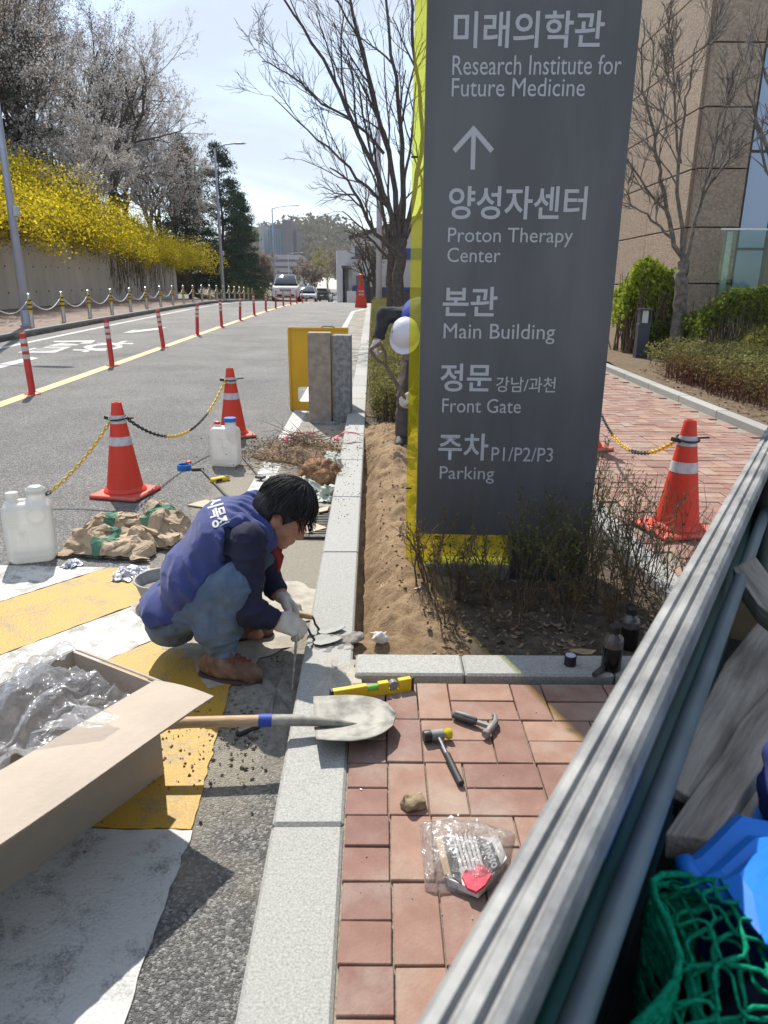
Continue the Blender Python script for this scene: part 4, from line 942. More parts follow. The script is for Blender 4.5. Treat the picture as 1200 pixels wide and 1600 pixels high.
def make_tree(seed, h, r, trunk, kids, ang, levels, leafmat=None, nleaf=0, lsize=.08, jit=.06, up=.1, label='', name='tree', bark=None, spread=.5, nl=5, shrink=(.45, .72), rmin=.006, wig=.16):
    rng = np.random.default_rng(seed); out = []; tips = []
    p = np.array([0, 0, -.15]); pts = [p]
    for i in range(5): p = p+np.array([rng.normal(0, .05), rng.normal(0, .05), (trunk+.15)/5]); pts.append(p)
    pts = np.array(pts); out.append((pts, np.linspace(r*1.25, r*.9, 6)))
    for i in range(nl):
        a = 2*math.pi*i/nl+rng.uniform(-.4, .4); s = spread*rng.uniform(.6, 1.2)
        d = (math.sin(s)*math.cos(a), math.sin(s)*math.sin(a), math.cos(s))
        branch(rng, pts[-1-(i % 2)], d, (h-trunk)*rng.uniform(.5, .75), r*rng.uniform(.45, .65), 1, levels, out, tips, kids, ang, up, wig, shrink, 6, .2, rmin)
    t = empty(name, (0, 0, 0), 0, label, 'tree')
    tb = [b for b in out[:1]]; V, F = tube_np(tb, lambda r_: 9); mesh_np('trunk', V, F, bark or M_BARK, True, t)
    V, F = tube_np(out[1:], lambda r_: 6 if r_ > .05 else (4 if r_ > .02 else 3)); mesh_np('limbs', V, F, bark or M_BARK, True, t)
    if nleaf:
        V, F = leaf_cloud(tip_points(rng, tips, nleaf, jit), lsize, rng, .8); mesh_np('crown', V, F, leafmat, False, t)
    return t
# ---- the wooded slope
GRP = 'trees on the slope above the retaining wall'
va = [make_tree(11, 10, .17, 2.2, (4, 6), (.4, .9), 4, T_BLOS, 13000, .085, .07, .06, '', 'blossom_tree', spread=.55, nl=6),
      make_tree(12, 11, .19, 3.0, (4, 6), (.4, .85), 4, T_BLOS, 8000, .08, .07, .08, '', 'blossom_tree', spread=.5, nl=5),
      make_tree(13, 11, .16, 2.6, (4, 6), (.35, .8), 4, T_BUD, 10000, .06, .09, .1, '', 'bare_tree', spread=.45, nl=5),
      make_tree(14, 9, .14, 1.4, (4, 6), (.45, 1.0), 4, T_BLOS, 24000, .09, .08, .02, '', 'blossom_tree', spread=.75, nl=7)]
tl_ = [(3, -14.9, 34.5, .72, 'low spreading tree of white blossom leaning over the yellow bushes'), (3, -14.6, 39.5, .75, 'white blossom tree with drooping boughs above the middle of the wall'),
       (0, -16.4, 37.5, 1.0, 'tall grey white blossom tree on the slope'), (1, -15.6, 44, 1.05, 'blossom tree with fine upper twigs above the wall end'),
       (0, -15.2, 49.5, .95, 'blossom tree beside the pines at the slope end'), (1, -18.5, 42, 1.15, 'tall grey white blossom tree on the slope'), (2, -18.2, 47.5, 1.2, 'bare brownish tree budding among the blossom'),
       (2, -17.6, 32, 1.05, 'bare brownish tree budding among the blossom'), (0, -20.5, 36.5, 1.15, 'tall grey white blossom tree on the slope'), (2, -16.3, 27.5, .95, 'dark trunked bare tree above the yellow bushes'), (1, -21.5, 46, 1.2, 'tall grey white blossom tree on the slope'),
       (2, -21.5, 32.5, 1.2, 'bare brownish tree budding among the blossom'), (0, -24.5, 41.5, 1.25, 'tall grey white blossom tree on the slope'), (2, -24, 51, 1.3, 'bare brownish tree budding among the blossom'), (1, -19, 54.5, 1.2, 'tall grey white blossom tree on the slope'),
       (2, -14.8, 54, .95, 'bare brownish tree budding among the blossom'), (2, -18.4, 37, 1.05, 'bare brownish tree budding among the blossom'), (0, -28.5, 50, 1.3, 'tall grey white blossom tree on the slope'), (1, -16.8, 34.2, .95, 'white blossom tree between darker bare trunks'), (0, -17.2, 50.5, 1.15, 'tall grey white blossom tree on the slope'), (2, -22.8, 38.5, 1.3, 'bare brownish tree budding among the blossom'), (1, -26, 46, 1.35, 'tall grey white blossom tree on the slope'), (0, -13.9, 46.5, .8, 'smaller blossom tree hanging out over the wall end')]
used = set()
for i, (k, x, y, s, lb) in enumerate(tl_):
    o = va[k] if k not in used else copy_tree(va[k]); used.add(k)
    o.location = (x, y, float(slopez(np.array([x]), np.array([y]))[0])-.1); o.scale = (s, s, s*random.uniform(.95, 1.08)); o.rotation_euler = (random.gauss(0, .05), random.gauss(0, .05), random.uniform(0, 6.28))
    tag(o, lb, 'tree', GRP)
def make_pine(seed, h, r, label, dens=1.0, low=.08):
    rng = np.random.default_rng(seed); out = []; C = []
    pts = np.array([[rng.normal(0, .03)*i, rng.normal(0, .03)*i, -.2+h*i/8] for i in range(9)]); t = empty('pine_tree', (0, 0, 0), 0, label, 'tree')
    z = h*low
    while z < h*.98:
        f = (z/h); rad = r*(1-f)**.75*rng.uniform(.7, 1.15)+.25; n = rng.integers(4, 7)
        for i in range(n):
            a = rng.uniform(0, 6.28); q = np.array([0, 0, z]); k = 6; P = [q]
            for j in range(k): q = q+np.array([math.cos(a), math.sin(a), .28-.13*j*(1-f)])*rad/k*1.0+rng.normal(0, .03, 3); P.append(q)
            P = np.array(P); out.append((P, np.linspace(.045*(1-f)+.012, .006, k+1)))
            m = int(150*dens*rad/r)+30; x = rng.beta(2.2, 1.1, m)*(k-.01); jx = x.astype(int); fx = (x-jx)[:, None]
            C.append(P[jx]*(1-fx)+P[jx+1]*fx+rng.normal(0, 1, (m, 3))*np.array([.2, .2, .11]))
        z += h*.033*rng.uniform(.7, 1.3)
    V, F = tube_np([(pts, np.linspace(.16, .02, 9))], lambda r_: 8); mesh_np('trunk', V, F, M_BARK, True, t)
    V, F = tube_np(out); mesh_np('limbs', V, F, M_BARK, True, t)
    V, F = leaf_cloud(np.concatenate(C), .21, rng, .3); mesh_np('crown', V, F, T_PINE, False, t); return t
pn = [make_pine(21, 11.5, 2.9, ''), make_pine(22, 10.5, 2.6, '')]
pl_ = [(0, -12.7, 59, 1.0, 'dark green pine with ragged layered boughs beside the road', 0), (1, -14.4, 55, 1.05, 'dark pine standing behind the tall street lamp', 0), (1, -12.4, 66, .85, 'smaller dark pine at the outer edge of the pine group', 0), (0, -15.8, 60, 1.0, 'dark pine deep in the group behind the others', 0), (1, -13.8, 70, .95, 'dark pine furthest along the road', 0), (0, -18.9, 36.2, 1.35, 'dark pine rising among the bare trees on the slope', 1)]
us2 = set()
for k, x, y, s, lb, hill in pl_:
    o = pn[k] if k not in us2 else copy_tree(pn[k]); us2.add(k)
    z = float(slopez(np.array([x]), np.array([y]))[0]) if hill else float(zk(y))+.1
    o.location = (x, y, z); o.scale = (s, s, s); o.rotation_euler = (0, 0, random.uniform(0, 6)); tag(o, lb, 'tree', 'pine trees')
# ---- forsythia bushes over the wall
def make_fors(seed, hh, rr, nfl):
    rng = np.random.default_rng(seed); out = []; T = []
    for i in range(60):
        a = rng.uniform(0, 6.28); s = rng.uniform(.2, 1.0); P = [np.array([rng.normal(0, .25), rng.normal(0, .35), 0])]
        d = np.array([math.cos(a)*s, math.sin(a)*s, 1.0]); l = hh*rng.uniform(.75, 1.25)
        for j in range(7): d = d+np.array([math.cos(a)*.1, math.sin(a)*.1, -.15*(1+s)]); P.append(P[-1]+d/np.linalg.norm(d)*l/7)
        P = np.array(P); out.append((P, np.linspace(.014, .004, 8))); T.append(P)
    t = empty('forsythia_bush', (0, 0, 0)); V, F = tube_np(out); mesh_np('stems', V, F, M_TWIG, False, t)
    tt = [p[2:] for p in T]; V, F = leaf_cloud(tip_points(rng, tt, nfl, .17), .07, rng, .6); mesh_np('blossom', V, F, T_FORS, False, t)
    V, F = leaf_cloud(tip_points(rng, [p[:5] for p in T], nfl//2, .2), .08, rng, .6); mesh_np('foliage', V, F, T_FGRN, False, t); return t
fv = [make_fors(31, 3.1, 1.6, 15000), make_fors(32, 2.8, 1.6, 14000), make_fors(33, 3.3, 1.7, 15000)]
us3 = set(); fi = 0
for row, (off, dz, ys_) in enumerate(((-.35, -.15, np.arange(17, 47.4, 2.15)), (-2.1, .1, np.arange(16, 45, 2.6)), (-4.1, .2, np.arange(20, 42, 2.7)))):
    for y in ys_:
        k = fi % 3; o = fv[k] if k not in us3 else copy_tree(fv[k]); us3.add(k); fi += 1
        x = float(xw(y))+off-.35+random.uniform(-.25, .25); o.location = (x, y+random.uniform(-.4, .4), float(slopez(np.array([x]), np.array([y]))[0])+dz)
        s = random.uniform(.85, 1.12)*(1.0 if y > 32 else 1.3); o.scale = (s, s*1.05, s); o.rotation_euler = (0, 0.12 if row == 0 else 0, random.uniform(0, 6.28))
        tag(o, ('arching yellow forsythia bush spilling over the top of the concrete wall' if row == 0 else 'yellow forsythia bush in the upper rows at the foot of the trees'), 'bush', 'forsythia bushes along the wall')
# creeper hanging on the wall
rng = np.random.default_rng(5); br = []
for i in range(170):
    y = rng.uniform(31, 46.5) if i < 60 else rng.uniform(36, 43); P = [np.array([float(xw(y))+.02, y, float(zwt(y))+.02])]; L_ = rng.uniform(.3, 2.2)*(1 if y > 35.5 else .35)
    for j in range(5): P.append(np.array([float(xw(P[-1][1]))+.03, min(P[-1][1]+rng.normal(0, .1), WALLEND-.1), max(P[-1][2]-L_/5, float(zk(y))+.2)]))
    br.append((np.array(P), np.full(6, .012)))
V, F = tube_np(br, lambda r_: 3); tag(mesh_np('wall_creeper', V, F, M_TWIG), 'leafless brown creeper hanging down the concrete retaining wall', 'creeper')
# ---- street trees on the near side: hand-set limbs with grown twigs
def limb_tree(name, label, Y, base, limbs, seed, bark, r0, levels=4, kids=(4, 6), extra=None):
    rng = np.random.default_rng(seed); out = []; tips = []; b = atY(*base, Y); gz = float(zk(Y))-.1; org = np.array([b.x, Y, gz])
    t = empty(name, tuple(org), 0, label, 'tree'); tr = []
    for li, (rad0, rad1, pp) in enumerate(limbs):
        P = np.array([np.array(atY(p[0], p[1], Y+(p[2] if len(p) > 2 else 0))) for p in pp])-org
        if li == 0: P[0, 2] = 0
        k = (len(P)-1)*3+1; x = np.linspace(0, len(P)-1, k); Q = np.stack([np.interp(x, np.arange(len(P)), P[:, q]) for q in range(3)], 1)
        for _ in range(2): Q[1:-1] = (Q[:-2]+2*Q[1:-1]+Q[2:])/4
        Q[1:-1] += rng.normal(0, .02, Q[1:-1].shape); rad = np.linspace(rad0, rad1, k)*(1 if li == 0 else .78)
        if li == 0: tr.append((Q, rad)); continue
        out.append((Q, rad)); l = np.linalg.norm(np.diff(Q, axis=0), axis=1).sum()
        grow(rng, Q, rad, l*.62, 1, levels, out, tips, kids, (.3, .75), .07, .13, (.42, .68), 6, .22, .0055)
    V, F = tube_np(tr, lambda r_: 12); mesh_np('trunk', V, F, bark, True, t)
    V, F = tube_np(out, lambda r_: 8 if r_ > .05 else (5 if r_ > .02 else 3)); mesh_np('limbs', V, F, bark, True, t)
    return t, tips, rng
limb_tree('street_tree', 'tall bare many-limbed street tree growing out of the low hedge', 17.5, (625, 500),
          [(.14, .12, [(625, 505), (622, 450), (625, 395), (628, 372)]), (.085, .02, [(625, 400), (604, 382), (580, 356), (560, 310), (545, 280), (515, 262)]),
           (.09, .025, [(622, 385), (610, 320), (585, 260), (548, 190), (522, 120), (470, 40), (430, -20)]), (.09, .03, [(626, 380), (618, 300), (600, 210), (575, 110), (550, 20), (540, -60)]),
           (.095, .03, [(630, 375), (632, 290, .4), (628, 190, .6), (612, 90, .8), (600, -40, 1)]), (.08, .03, [(630, 372), (648, 300, -.3), (662, 210, -.6), (650, 100, -1), (640, -30, -1.2)]), (.06, .012, [(612, 330), (575, 295), (530, 245), (480, 205), (425, 150)]), (.05, .012, [(600, 240), (560, 190), (505, 165), (450, 110), (410, 95)]),
           (.07, .02, [(634, 372), (660, 320, 1), (690, 240, 1.5), (720, 120, 2)])], 41, M_BARK, .12, 4, (4, 6))
limb_tree('street_tree', 'second bare street tree with a straight trunk just behind the first', 24, (607, 478),
          [(.16, .13, [(610, 482), (611, 440), (612, 395)]), (.09, .03, [(612, 400), (600, 340), (590, 280), (570, 200), (560, 130)]), (.09, .03, [(612, 400), (622, 330), (640, 240), (650, 130)]), (.07, .02, [(612, 410), (585, 380), (560, 350), (535, 330)]), (.06, .02, [(612, 395), (606, 300), (610, 200), (600, 90)])], 42, M_BARK, .13, 3, (4, 6))
limb_tree('courtyard_tree', 'bare forked tree with a knotted grey trunk before the stone building', 12.6, (1057, 530),
          [(.115, .095, [(1056, 540), (1060, 500), (1064, 460), (1066, 430), (1068, 408)]), (.058, .012, [(1068, 412), (1050, 370), (1040, 330), (1034, 280), (1022, 235), (1012, 170), (1000, 100), (1006, 30)]), (.032, .008, [(1050, 372), (1020, 345), (990, 320), (970, 290)]),
           (.05, .010, [(1068, 410), (1062, 330), (1060, 250), (1066, 180), (1080, 110), (1092, 60)]), (.05, .010, [(1070, 412), (1090, 340), (1110, 270), (1125, 200), (1150, 130)]), (.03, .007, [(1098, 310), (1130, 260), (1165, 225), (1205, 200)]), (.03, .008, [(1064, 255), (1052, 180), (1056, 110), (1044, 60)])], 43, M_BARKG, .14, 4, (5, 7))
limb_tree('courtyard_tree', 'bare tree outside the glass railing reaching twigs past the stone corner', 11.5, (1290, 520), [(.13, .1, [(1290, 560), (1288, 480), (1280, 400)]), (.07, .015, [(1282, 420), (1240, 330), (1210, 260), (1180, 190), (1165, 120)]), (.06, .015, [(1280, 400), (1260, 280), (1215, 180), (1190, 90)])], 44, M_BARKG, .1, 3, (4, 5))
# ---- hedges
def make_hedge(name, label, outline_pts, zbase, h, leafm, n, ls, seed, stems=0, lo=.15, stemm=None, cat='hedge', rough=.12, stemr=.006, shell=0.0):
    """leaf volume over a strip: outline_pts list of (xl, xr, y)"""
    rng = np.random.default_rng(seed); A = np.array(outline_pts, float); t = empty(name, (float((A[0, 0]+A[0, 1])/2), float(A[0, 2]), float(zbase(A[0, 0], A[0, 2]))), 0, label, cat); o_ = np.array(t.location)
    y = rng.uniform(A[0, 2], A[-1, 2], n) if leafm is None or True else 0
    # more leaves where the hedge is near the viewer
    y = A[0, 2]+(A[-1, 2]-A[0, 2])*rng.uniform(0, 1, n)**1.6
    xl_ = np.interp(y, A[:, 2], A[:, 0]); xr_ = np.interp(y, A[:, 2], A[:, 1]); u_ = rng.uniform(0, 1, n); x = xl_+(xr_-xl_)*u_
    top = h*(1+rough*1.6*n2(x, y, 1.6, 3, seed))*(1-.35*np.abs(2*u_-1)**5)
    v = lo+(1-lo)*rng.uniform(0, 1, n)**(.5 if shell == 0 else .3); zb_ = np.array([float(zbase(a, b)) for a, b in zip(x[:1], y[:1])])[0] if False else zbase(x, y)
    C = np.stack([x, y, zb_+top*v], 1)+rng.normal(0, .02, (n, 3))-o_
    V, F = leaf_cloud(C, ls, rng, .6); mesh_np('foliage', V, F, leafm, False, t)
    br = []
    m = stems
    y = A[0, 2]+(A[-1, 2]-A[0, 2])*rng.uniform(0, 1, m)**1.6; u_ = rng.uniform(.04, .96, m); x = np.interp(y, A[:, 2], A[:, 0])*(1-u_)+np.interp(y, A[:, 2], A[:, 1])*u_; zz = zbase(x, y)
    for i in range(m):
        p = np.array([x[i], y[i], zz[i]-.03]); hh = h*rng.uniform(.7, 1.02); q = p+np.array([rng.normal(0, .08*h), rng.normal(0, .08*h), hh]); mid = (p+q)/2+rng.normal(0, .04*h, 3)
        br.append((np.array([p, mid, q])-o_, np.array([stemr, stemr*.8, stemr*.5])))
    V, F = tube_np(br, lambda r_: 4); mesh_np('stems', V, F, stemm or M_TWIG, False, t); return t
zkk = lambda x, y: zk(np.asarray(y, float))-.04
make_hedge('clipped_hedge', 'low olive green hedge between the kerb and the path behind the second worker', [(kx(7.15)+.27, .62, 7.15), (kx(8)+.23, .72, 8), (kx(20)+.23, .55, 20), (kx(40)+.25, .1, 40)], zkk, .40, T_HEDG, 46000, .032, 51, 1500, .1)
z2 = lambda x, y: soil2z(np.asarray(x, float), np.asarray(y, float))-.02
make_hedge('azalea_hedge', 'low reddish brown and green azalea hedge bordering the brick path', [(4.3, 9.5, 6.9), (4.15, 9.5, 8.4), (4.0, 8.5, 10.2), (4.1, 7.2, 11.6)], z2, .46, T_HEDG, 36000, .04, 52, 1600, .12, shell=1)
make_hedge('azalea_hedge', 'bare red stemmed front edge of the azalea hedge above dry leaves', [(4.12, 5.6, 6.6), (4.02, 4.9, 8.4), (3.9, 4.3, 10.2)], z2, .36, T_AZAL, 7000, .035, 53, 1000, .3, stemm=mat('red_stem', (.14, .05, .035), .9))
make_hedge('privet_hedge', 'tall privet hedge with green top and bare stems before the building', [(5.0, 10.5, 11.6), (5.0, 10.5, 12.5)], z2, 1.2, T_PRIV, 26000, .055, 54, 420, .38, shell=1, stemr=.012)
make_hedge('bamboo_shrub', 'yellow green leafy shrub on thin upright canes behind the forked tree', [(4.25, 5.35, 13.2), (4.3, 5.5, 14.2)], z2, 1.42, T_LIME, 8000, .075, 55, 150, .40, cat='shrub', stemr=.012, rough=.14)
make_hedge('round_bush', 'small rounded bright green bush beside the dark bollard lamp', [(4.6, 5.5, 13.0), (4.6, 5.5, 13.8)], z2, .62, T_PRIV, 4500, .05, 56, 40, .05, cat='bush')
make_hedge('leafy_shrub', 'soft grey green shrub at the foot of the forked tree', [(5.4, 6.6, 10.9), (5.4, 6.8, 11.6)], z2, .75, T_SPRG, 4000, .05, 57, 80, .1, cat='shrub', rough=.4)
# ---- bollard lamp in the planting
bl = empty('bollard_lamp', (atY(1004, 520, 12.4).x, 12.4, float(soil2z(np.array([5.]), np.array([12.4]))[0])-.02), 0, 'dark grey garden bollard lamp with open top in front of the canes', 'lamp')
M_BLG = mat('dark_blue_grey', (.035, .04, .055), .5)
mb = MB(); mb.box((0, 0, .30), (.2, .16, .6), bev=.01); mb.build('lamp_body', M_BLG, bl); mb = MB(); mb.box((0, 0, .83), (.22, .17, .03)); mb.build('lamp_cap', M_BLG, bl)
for s in (-1, 1): mb = MB(); mb.box((s*.085, 0, .71), (.02, .14, .22)); mb.build('lamp_upright', M_BLG, bl)
mb = MB(); mb.box((0, 0, .71), (.1, .1, .2)); mb.build('lamp_glass', mat('lamp_glass_pale', (.5, .5, .48), .3), bl)
# ---- twiggy azaleas round the sign
def make_twigs(loc, h, r, n, nleaf, label, seed, leafm):
    rng = np.random.default_rng(seed); out = []; tips = []; t = empty('azalea_shrub', loc, 0, label, 'shrub', 'twiggy azalea shrubs round the sign')
    for i in range(max(4, int(n*.85))):
        a = rng.uniform(0, 6.28); s = rng.uniform(.05, .55)
        branch(rng, (rng.normal(0, r*.25), rng.normal(0, r*.25), -.03), (math.cos(a)*s, math.sin(a)*s, 1), h*rng.uniform(.55, 1.0), .0042*rng.uniform(.7, 1.3), 1, 3, out, tips, (3, 5), (.3, .8), .12, .14, (.4, .65), 5, .3, .0014)
    V, F = tube_np(out, lambda r_: 4 if r_ > .003 else 3); mesh_np('stems', V, F, M_TWIG, False, t)
    V, F = leaf_cloud(tip_points(rng, tips, nleaf, .006), .017, rng, .5); mesh_np('leaves', V, F, leafm, False, t)
sp_ = [(.20, 3.06, .34, .10, 10, 160, 'sparse twiggy azalea at the left end of the yellow acrylic strip'), (.34, 3.02, .36, .11, 12, 200, 'twiggy azalea standing before the yellow acrylic strip'), (.50, 3.0, .38, .11, 12, 260, 'twiggy azalea standing before the yellow acrylic strip'),
       (.68, 2.98, .42, .14, 15, 700, 'leafy green azalea before the dark pedestal of the sign'), (.84, 3.0, .42, .14, 15, 700, 'leafy green azalea before the dark pedestal of the sign'), (.98, 3.08, .44, .13, 14, 400, 'azalea wrapping the corner of the sign pedestal'),
       (1.12, 2.92, .46, .14, 13, 300, 'bare azalea between the sign and the path kerb'), (1.22, 3.3, .5, .14, 13, 330, 'bare azalea between the sign and the path kerb'), (1.18, 3.85, .52, .15, 13, 300, 'azalea behind the sign edge along the path kerb'), (1.2, 4.5, .5, .15, 12, 260, 'azalea behind the sign edge along the path kerb'), (1.1, 5.4, .5, .15, 12, 260, 'azalea behind the sign edge along the path kerb'),
       (1.33, 2.85, .42, .12, 9, 120, 'tall thin azalea twigs leaning over the path kerb before the cone'), (1.3, 3.1, .52, .12, 7, 60, 'tall thin azalea twigs leaning over the path kerb before the cone'), (.27, 2.72, .2, .08, 6, 40, 'low dry azalea stump beside the dug soil'), (.55, 2.74, .2, .08, 6, 70, 'low dry azalea before the sign, near the white kerb'), (.98, 2.76, .3, .10, 9, 200, 'leafy azalea beside the two dark bottles'), (.8, 2.82, .24, .1, 8, 180, 'low leafy azalea beside the big fallen leaf')]
for i, (x, y, h, r, n, nl, lb) in enumerate(sp_): make_twigs((x, y, soil_at(x, y)), h, r, n, nl, lb, 60+i, T_DARK if nl > 250 else T_AZAL)
# ---- leaf litter
T_LIT = translucent('dry_leaf', (.10, .06, .035), (.36, .27, .19), .15)
def litter(name, X, Y, zf, size, seed, label):
    rng = np.random.default_rng(seed); n = len(X); Z = zf(X, Y); C = np.stack([X, Y, Z+.004], 1); a = rng.uniform(0, 6.28, n); s = size*rng.uniform(.5, 1.4, n); tl1 = rng.normal(0, .35, n); tl2 = rng.normal(0, .35, n)
    ux = np.stack([np.cos(a), np.sin(a), tl1], 1)*s[:, None]/2; vx = np.stack([-np.sin(a), np.cos(a), tl2], 1)*s[:, None]/2*rng.uniform(.35, .6, n)[:, None]; up = np.array([0, 0, 1])*s[:, None]*.12
    V = np.stack([C-ux+up, C-ux*.3-vx, C+ux*.5-vx*.8, C+ux+up, C+ux*.5+vx*.8, C-ux*.3+vx], 1); V[:, :, 2] = np.maximum(V[:, :, 2], (Z+.001)[:, None]); V = V.reshape(-1, 3); b_ = np.arange(n)[:, None]*6
    F = np.concatenate([b_+np.array([[0, 1, 5, 5]]), b_+np.array([[1, 2, 4, 5]]), b_+np.array([[2, 3, 4, 4]])]); F2 = [[q for k, q in enumerate(f) if k == 0 or q != f[k-1]] for f in F.tolist()]
    o = mesh_np(name, V, F2, T_LIT); tag(o, label, 'leaves', kind='stuff'); return o
rng = np.random.default_rng(77)
X = rng.uniform(.18, 1.4, 1000); Y = 2.46+rng.gamma(1.5, .33, 1000); k_ = Y < 4.6; litter('leaf_litter', X[k_], Y[k_], soilz, .027, 1, 'scattered dry brown leaves on the dark bed soil')
X = rng.uniform(3.75, 4.9, 900); Y = rng.uniform(4.5, 11, 900); litter('leaf_litter', X, Y, soil2z, .06, 2, 'dry leaves lying between the path kerb and the azalea hedge')
# ---- far wood and trees along the end of the street
def far_tree(px, Y, h, r, leafm, label, seed, n=1500, ls=.4):
    rng = np.random.default_rng(seed); x = atY(px, 450, Y).x; gz = float(zk(Y))-.3; t = empty('far_tree', (x, Y, gz), 0, label, 'tree', 'trees at the end of the street'); out = []; tips = []
    out.append((np.array([[0, 0, -.2], [.05, 0, h*.2], [0, .05, h*.42]]), np.array([.2, .16, .1])))
    for i in range(6):
        a = i*1.05; branch(rng, (0, 0, h*rng.uniform(.2, .42)), (math.cos(a)*.6, math.sin(a)*.6, .9), h*.42, .09, 1, 3, out, tips, (3, 5), (.4, .9), .08, .15, (.5, .7), 4, .3, .02)
    V, F = tube_np(out[:1], lambda r_: 7); mesh_np('trunk', V, F, M_BARK, True, t); V, F = tube_np(out[1:], lambda r_: 3); mesh_np('limbs', V, F, M_BARK, True, t)
    V, F = leaf_cloud(tip_points(rng, tips, n, ls*.7), ls, rng, .8); mesh_np('crown', V, F, leafm, False, t)
for i, (px, Y, h, m_, lb) in enumerate([(492, 150, 9, T_SPRG, 'yellow green budding tree behind the silver saloon'), (478, 120, 7, T_BUD, 'brown budding tree beside the distant lamp'), (512, 180, 12, T_SPRG, 'pale green tree at the foot of the far hill'), (528, 170, 11, T_BUD, 'grey brown tree left of the white building'), (402, 82, 6, T_BUD, 'bare brown tree just past the pines'), (392, 95, 7, T_BUD, 'brown leafless tree before the pale wing of the tower'), (443, 130, 5, T_FORS, 'small tree with yellow flowers behind the white vehicle'), (412, 100, 5, T_BUD, 'low brown tree beside the second lamp'), (584, 52, 6.5, T_BUD, 'purple brown bare tree before the white building'), (575, 56, 5, T_BUD, 'spreading bare tree in front of the blue band'), (545, 140, 10, T_BUD, 'brown tree beyond the canopy of the white building')]): far_tree(px, Y, h, h*.3, m_, lb, 90+i, 350 if Y < 60 else 1500, .12 if Y < 60 else (.28 if Y < 90 else .42))
for i, (px, Y) in enumerate(((372, 60), (385, 64), (398, 70), (362, 57))):
    x = atY(px, 450, Y).x; rng = np.random.default_rng(120+i); t = empty('round_shrub', (x, Y, float(zk(Y))), 0, 'rounded dark shrub under the pine trees', 'shrub', 'shrubs under the pines'); V, F = leaf_cloud(rng.normal(0, 1, (1500, 3))*np.array([.6, .6, .35])+np.array([0, 0, .6]), .18, rng, .7); mesh_np('foliage', V, F, T_DARK, False, t)
    V, F = tube_np([(np.array([[0, 0, -.1], [.05, 0, .4], [0, .05, .8]]), np.array([.05, .04, .02]))]); mesh_np('stem', V, F, M_TWIG, False, t)
def hillz(X, Y): return -2+38*np.exp(-((X+46)/75)**2)*np.clip((Y-300)/150, 0, 1)+3*n2(X, Y, .02, 3, 2)
M_HILL = mat('hill_floor', (.10, .085, .065), .95, col2=(.17, .15, .11), vscale=.1)
grid_sheet('hill', np.linspace(-260, 140, 60), np.linspace(330, 520, 30), hillz, M_HILL)
rng = np.random.default_rng(9); N = 26000; X = rng.uniform(-240, 60, N); Y = rng.uniform(340, 470, N); Z = hillz(X, Y); C = np.stack([X, Y, Z+rng.uniform(.5, 9, N)*(.6+.4*vnoise(np.stack([X*.15, Y*.15, X*0], 1)))], 1)
V, F = leaf_cloud(C, 2.1, rng, .8); tag(mesh_np('hill_wood', V, F, translucent('hill_wood_leaf', (.10, .085, .06), (.2, .19, .1), .3, .02)), 'hazy brown and green wood covering the far hill', 'wood', kind='stuff')
# ================================================================== PEOPLE
M_SKIN = mat('skin', (.40, .20, .13), .55, var=.10, vscale=30, subs=(.15, (.6, .25, .15), .02))
M_VEST = mat('blue_vest', (.034, .05, .185), .85, var=.10, vscale=10, bump=.35, bscale=26, bdist=.006, sheen=.15)
M_NAVY = mat('navy_shirt', (.012, .015, .042), .9, var=.15, vscale=12, bump=.3, bscale=30, bdist=.006)
def denim():
    m = mat('denim', (.065, .105, .175), .9, col2=(.16, .225, .32), vscale=3.5, bump=.35, bscale=220, bdist=.003, cov=(.38, .66), detail=10)
    return m
M_DENIM = denim()
M_SHOE = mat('work_shoe', (.13, .07, .045), .8, col2=(.30, .22, .17), vscale=16, bump=.3, bscale=60, bdist=.004, cov=(.45, .7))
M_SOLE = mat('shoe_sole', (.07, .05, .04), .9); M_LACE = mat('red_lace', (.30, .04, .03), .8)
M_GLOVE = mat('cotton_glove', (.56, .52, .45), .95, var=.1, vscale=18, bump=.5, bscale=160, bdist=.002)
M_PALM = mat('glove_rubber', (.55, .16, .15), .7)
M_HAIR = mat('black_hair', (.010, .009, .009), .5, spec=.4, col2=(.05, .048, .046), vscale=60, anis=(1, 1, .2), cov=(.55, .8))
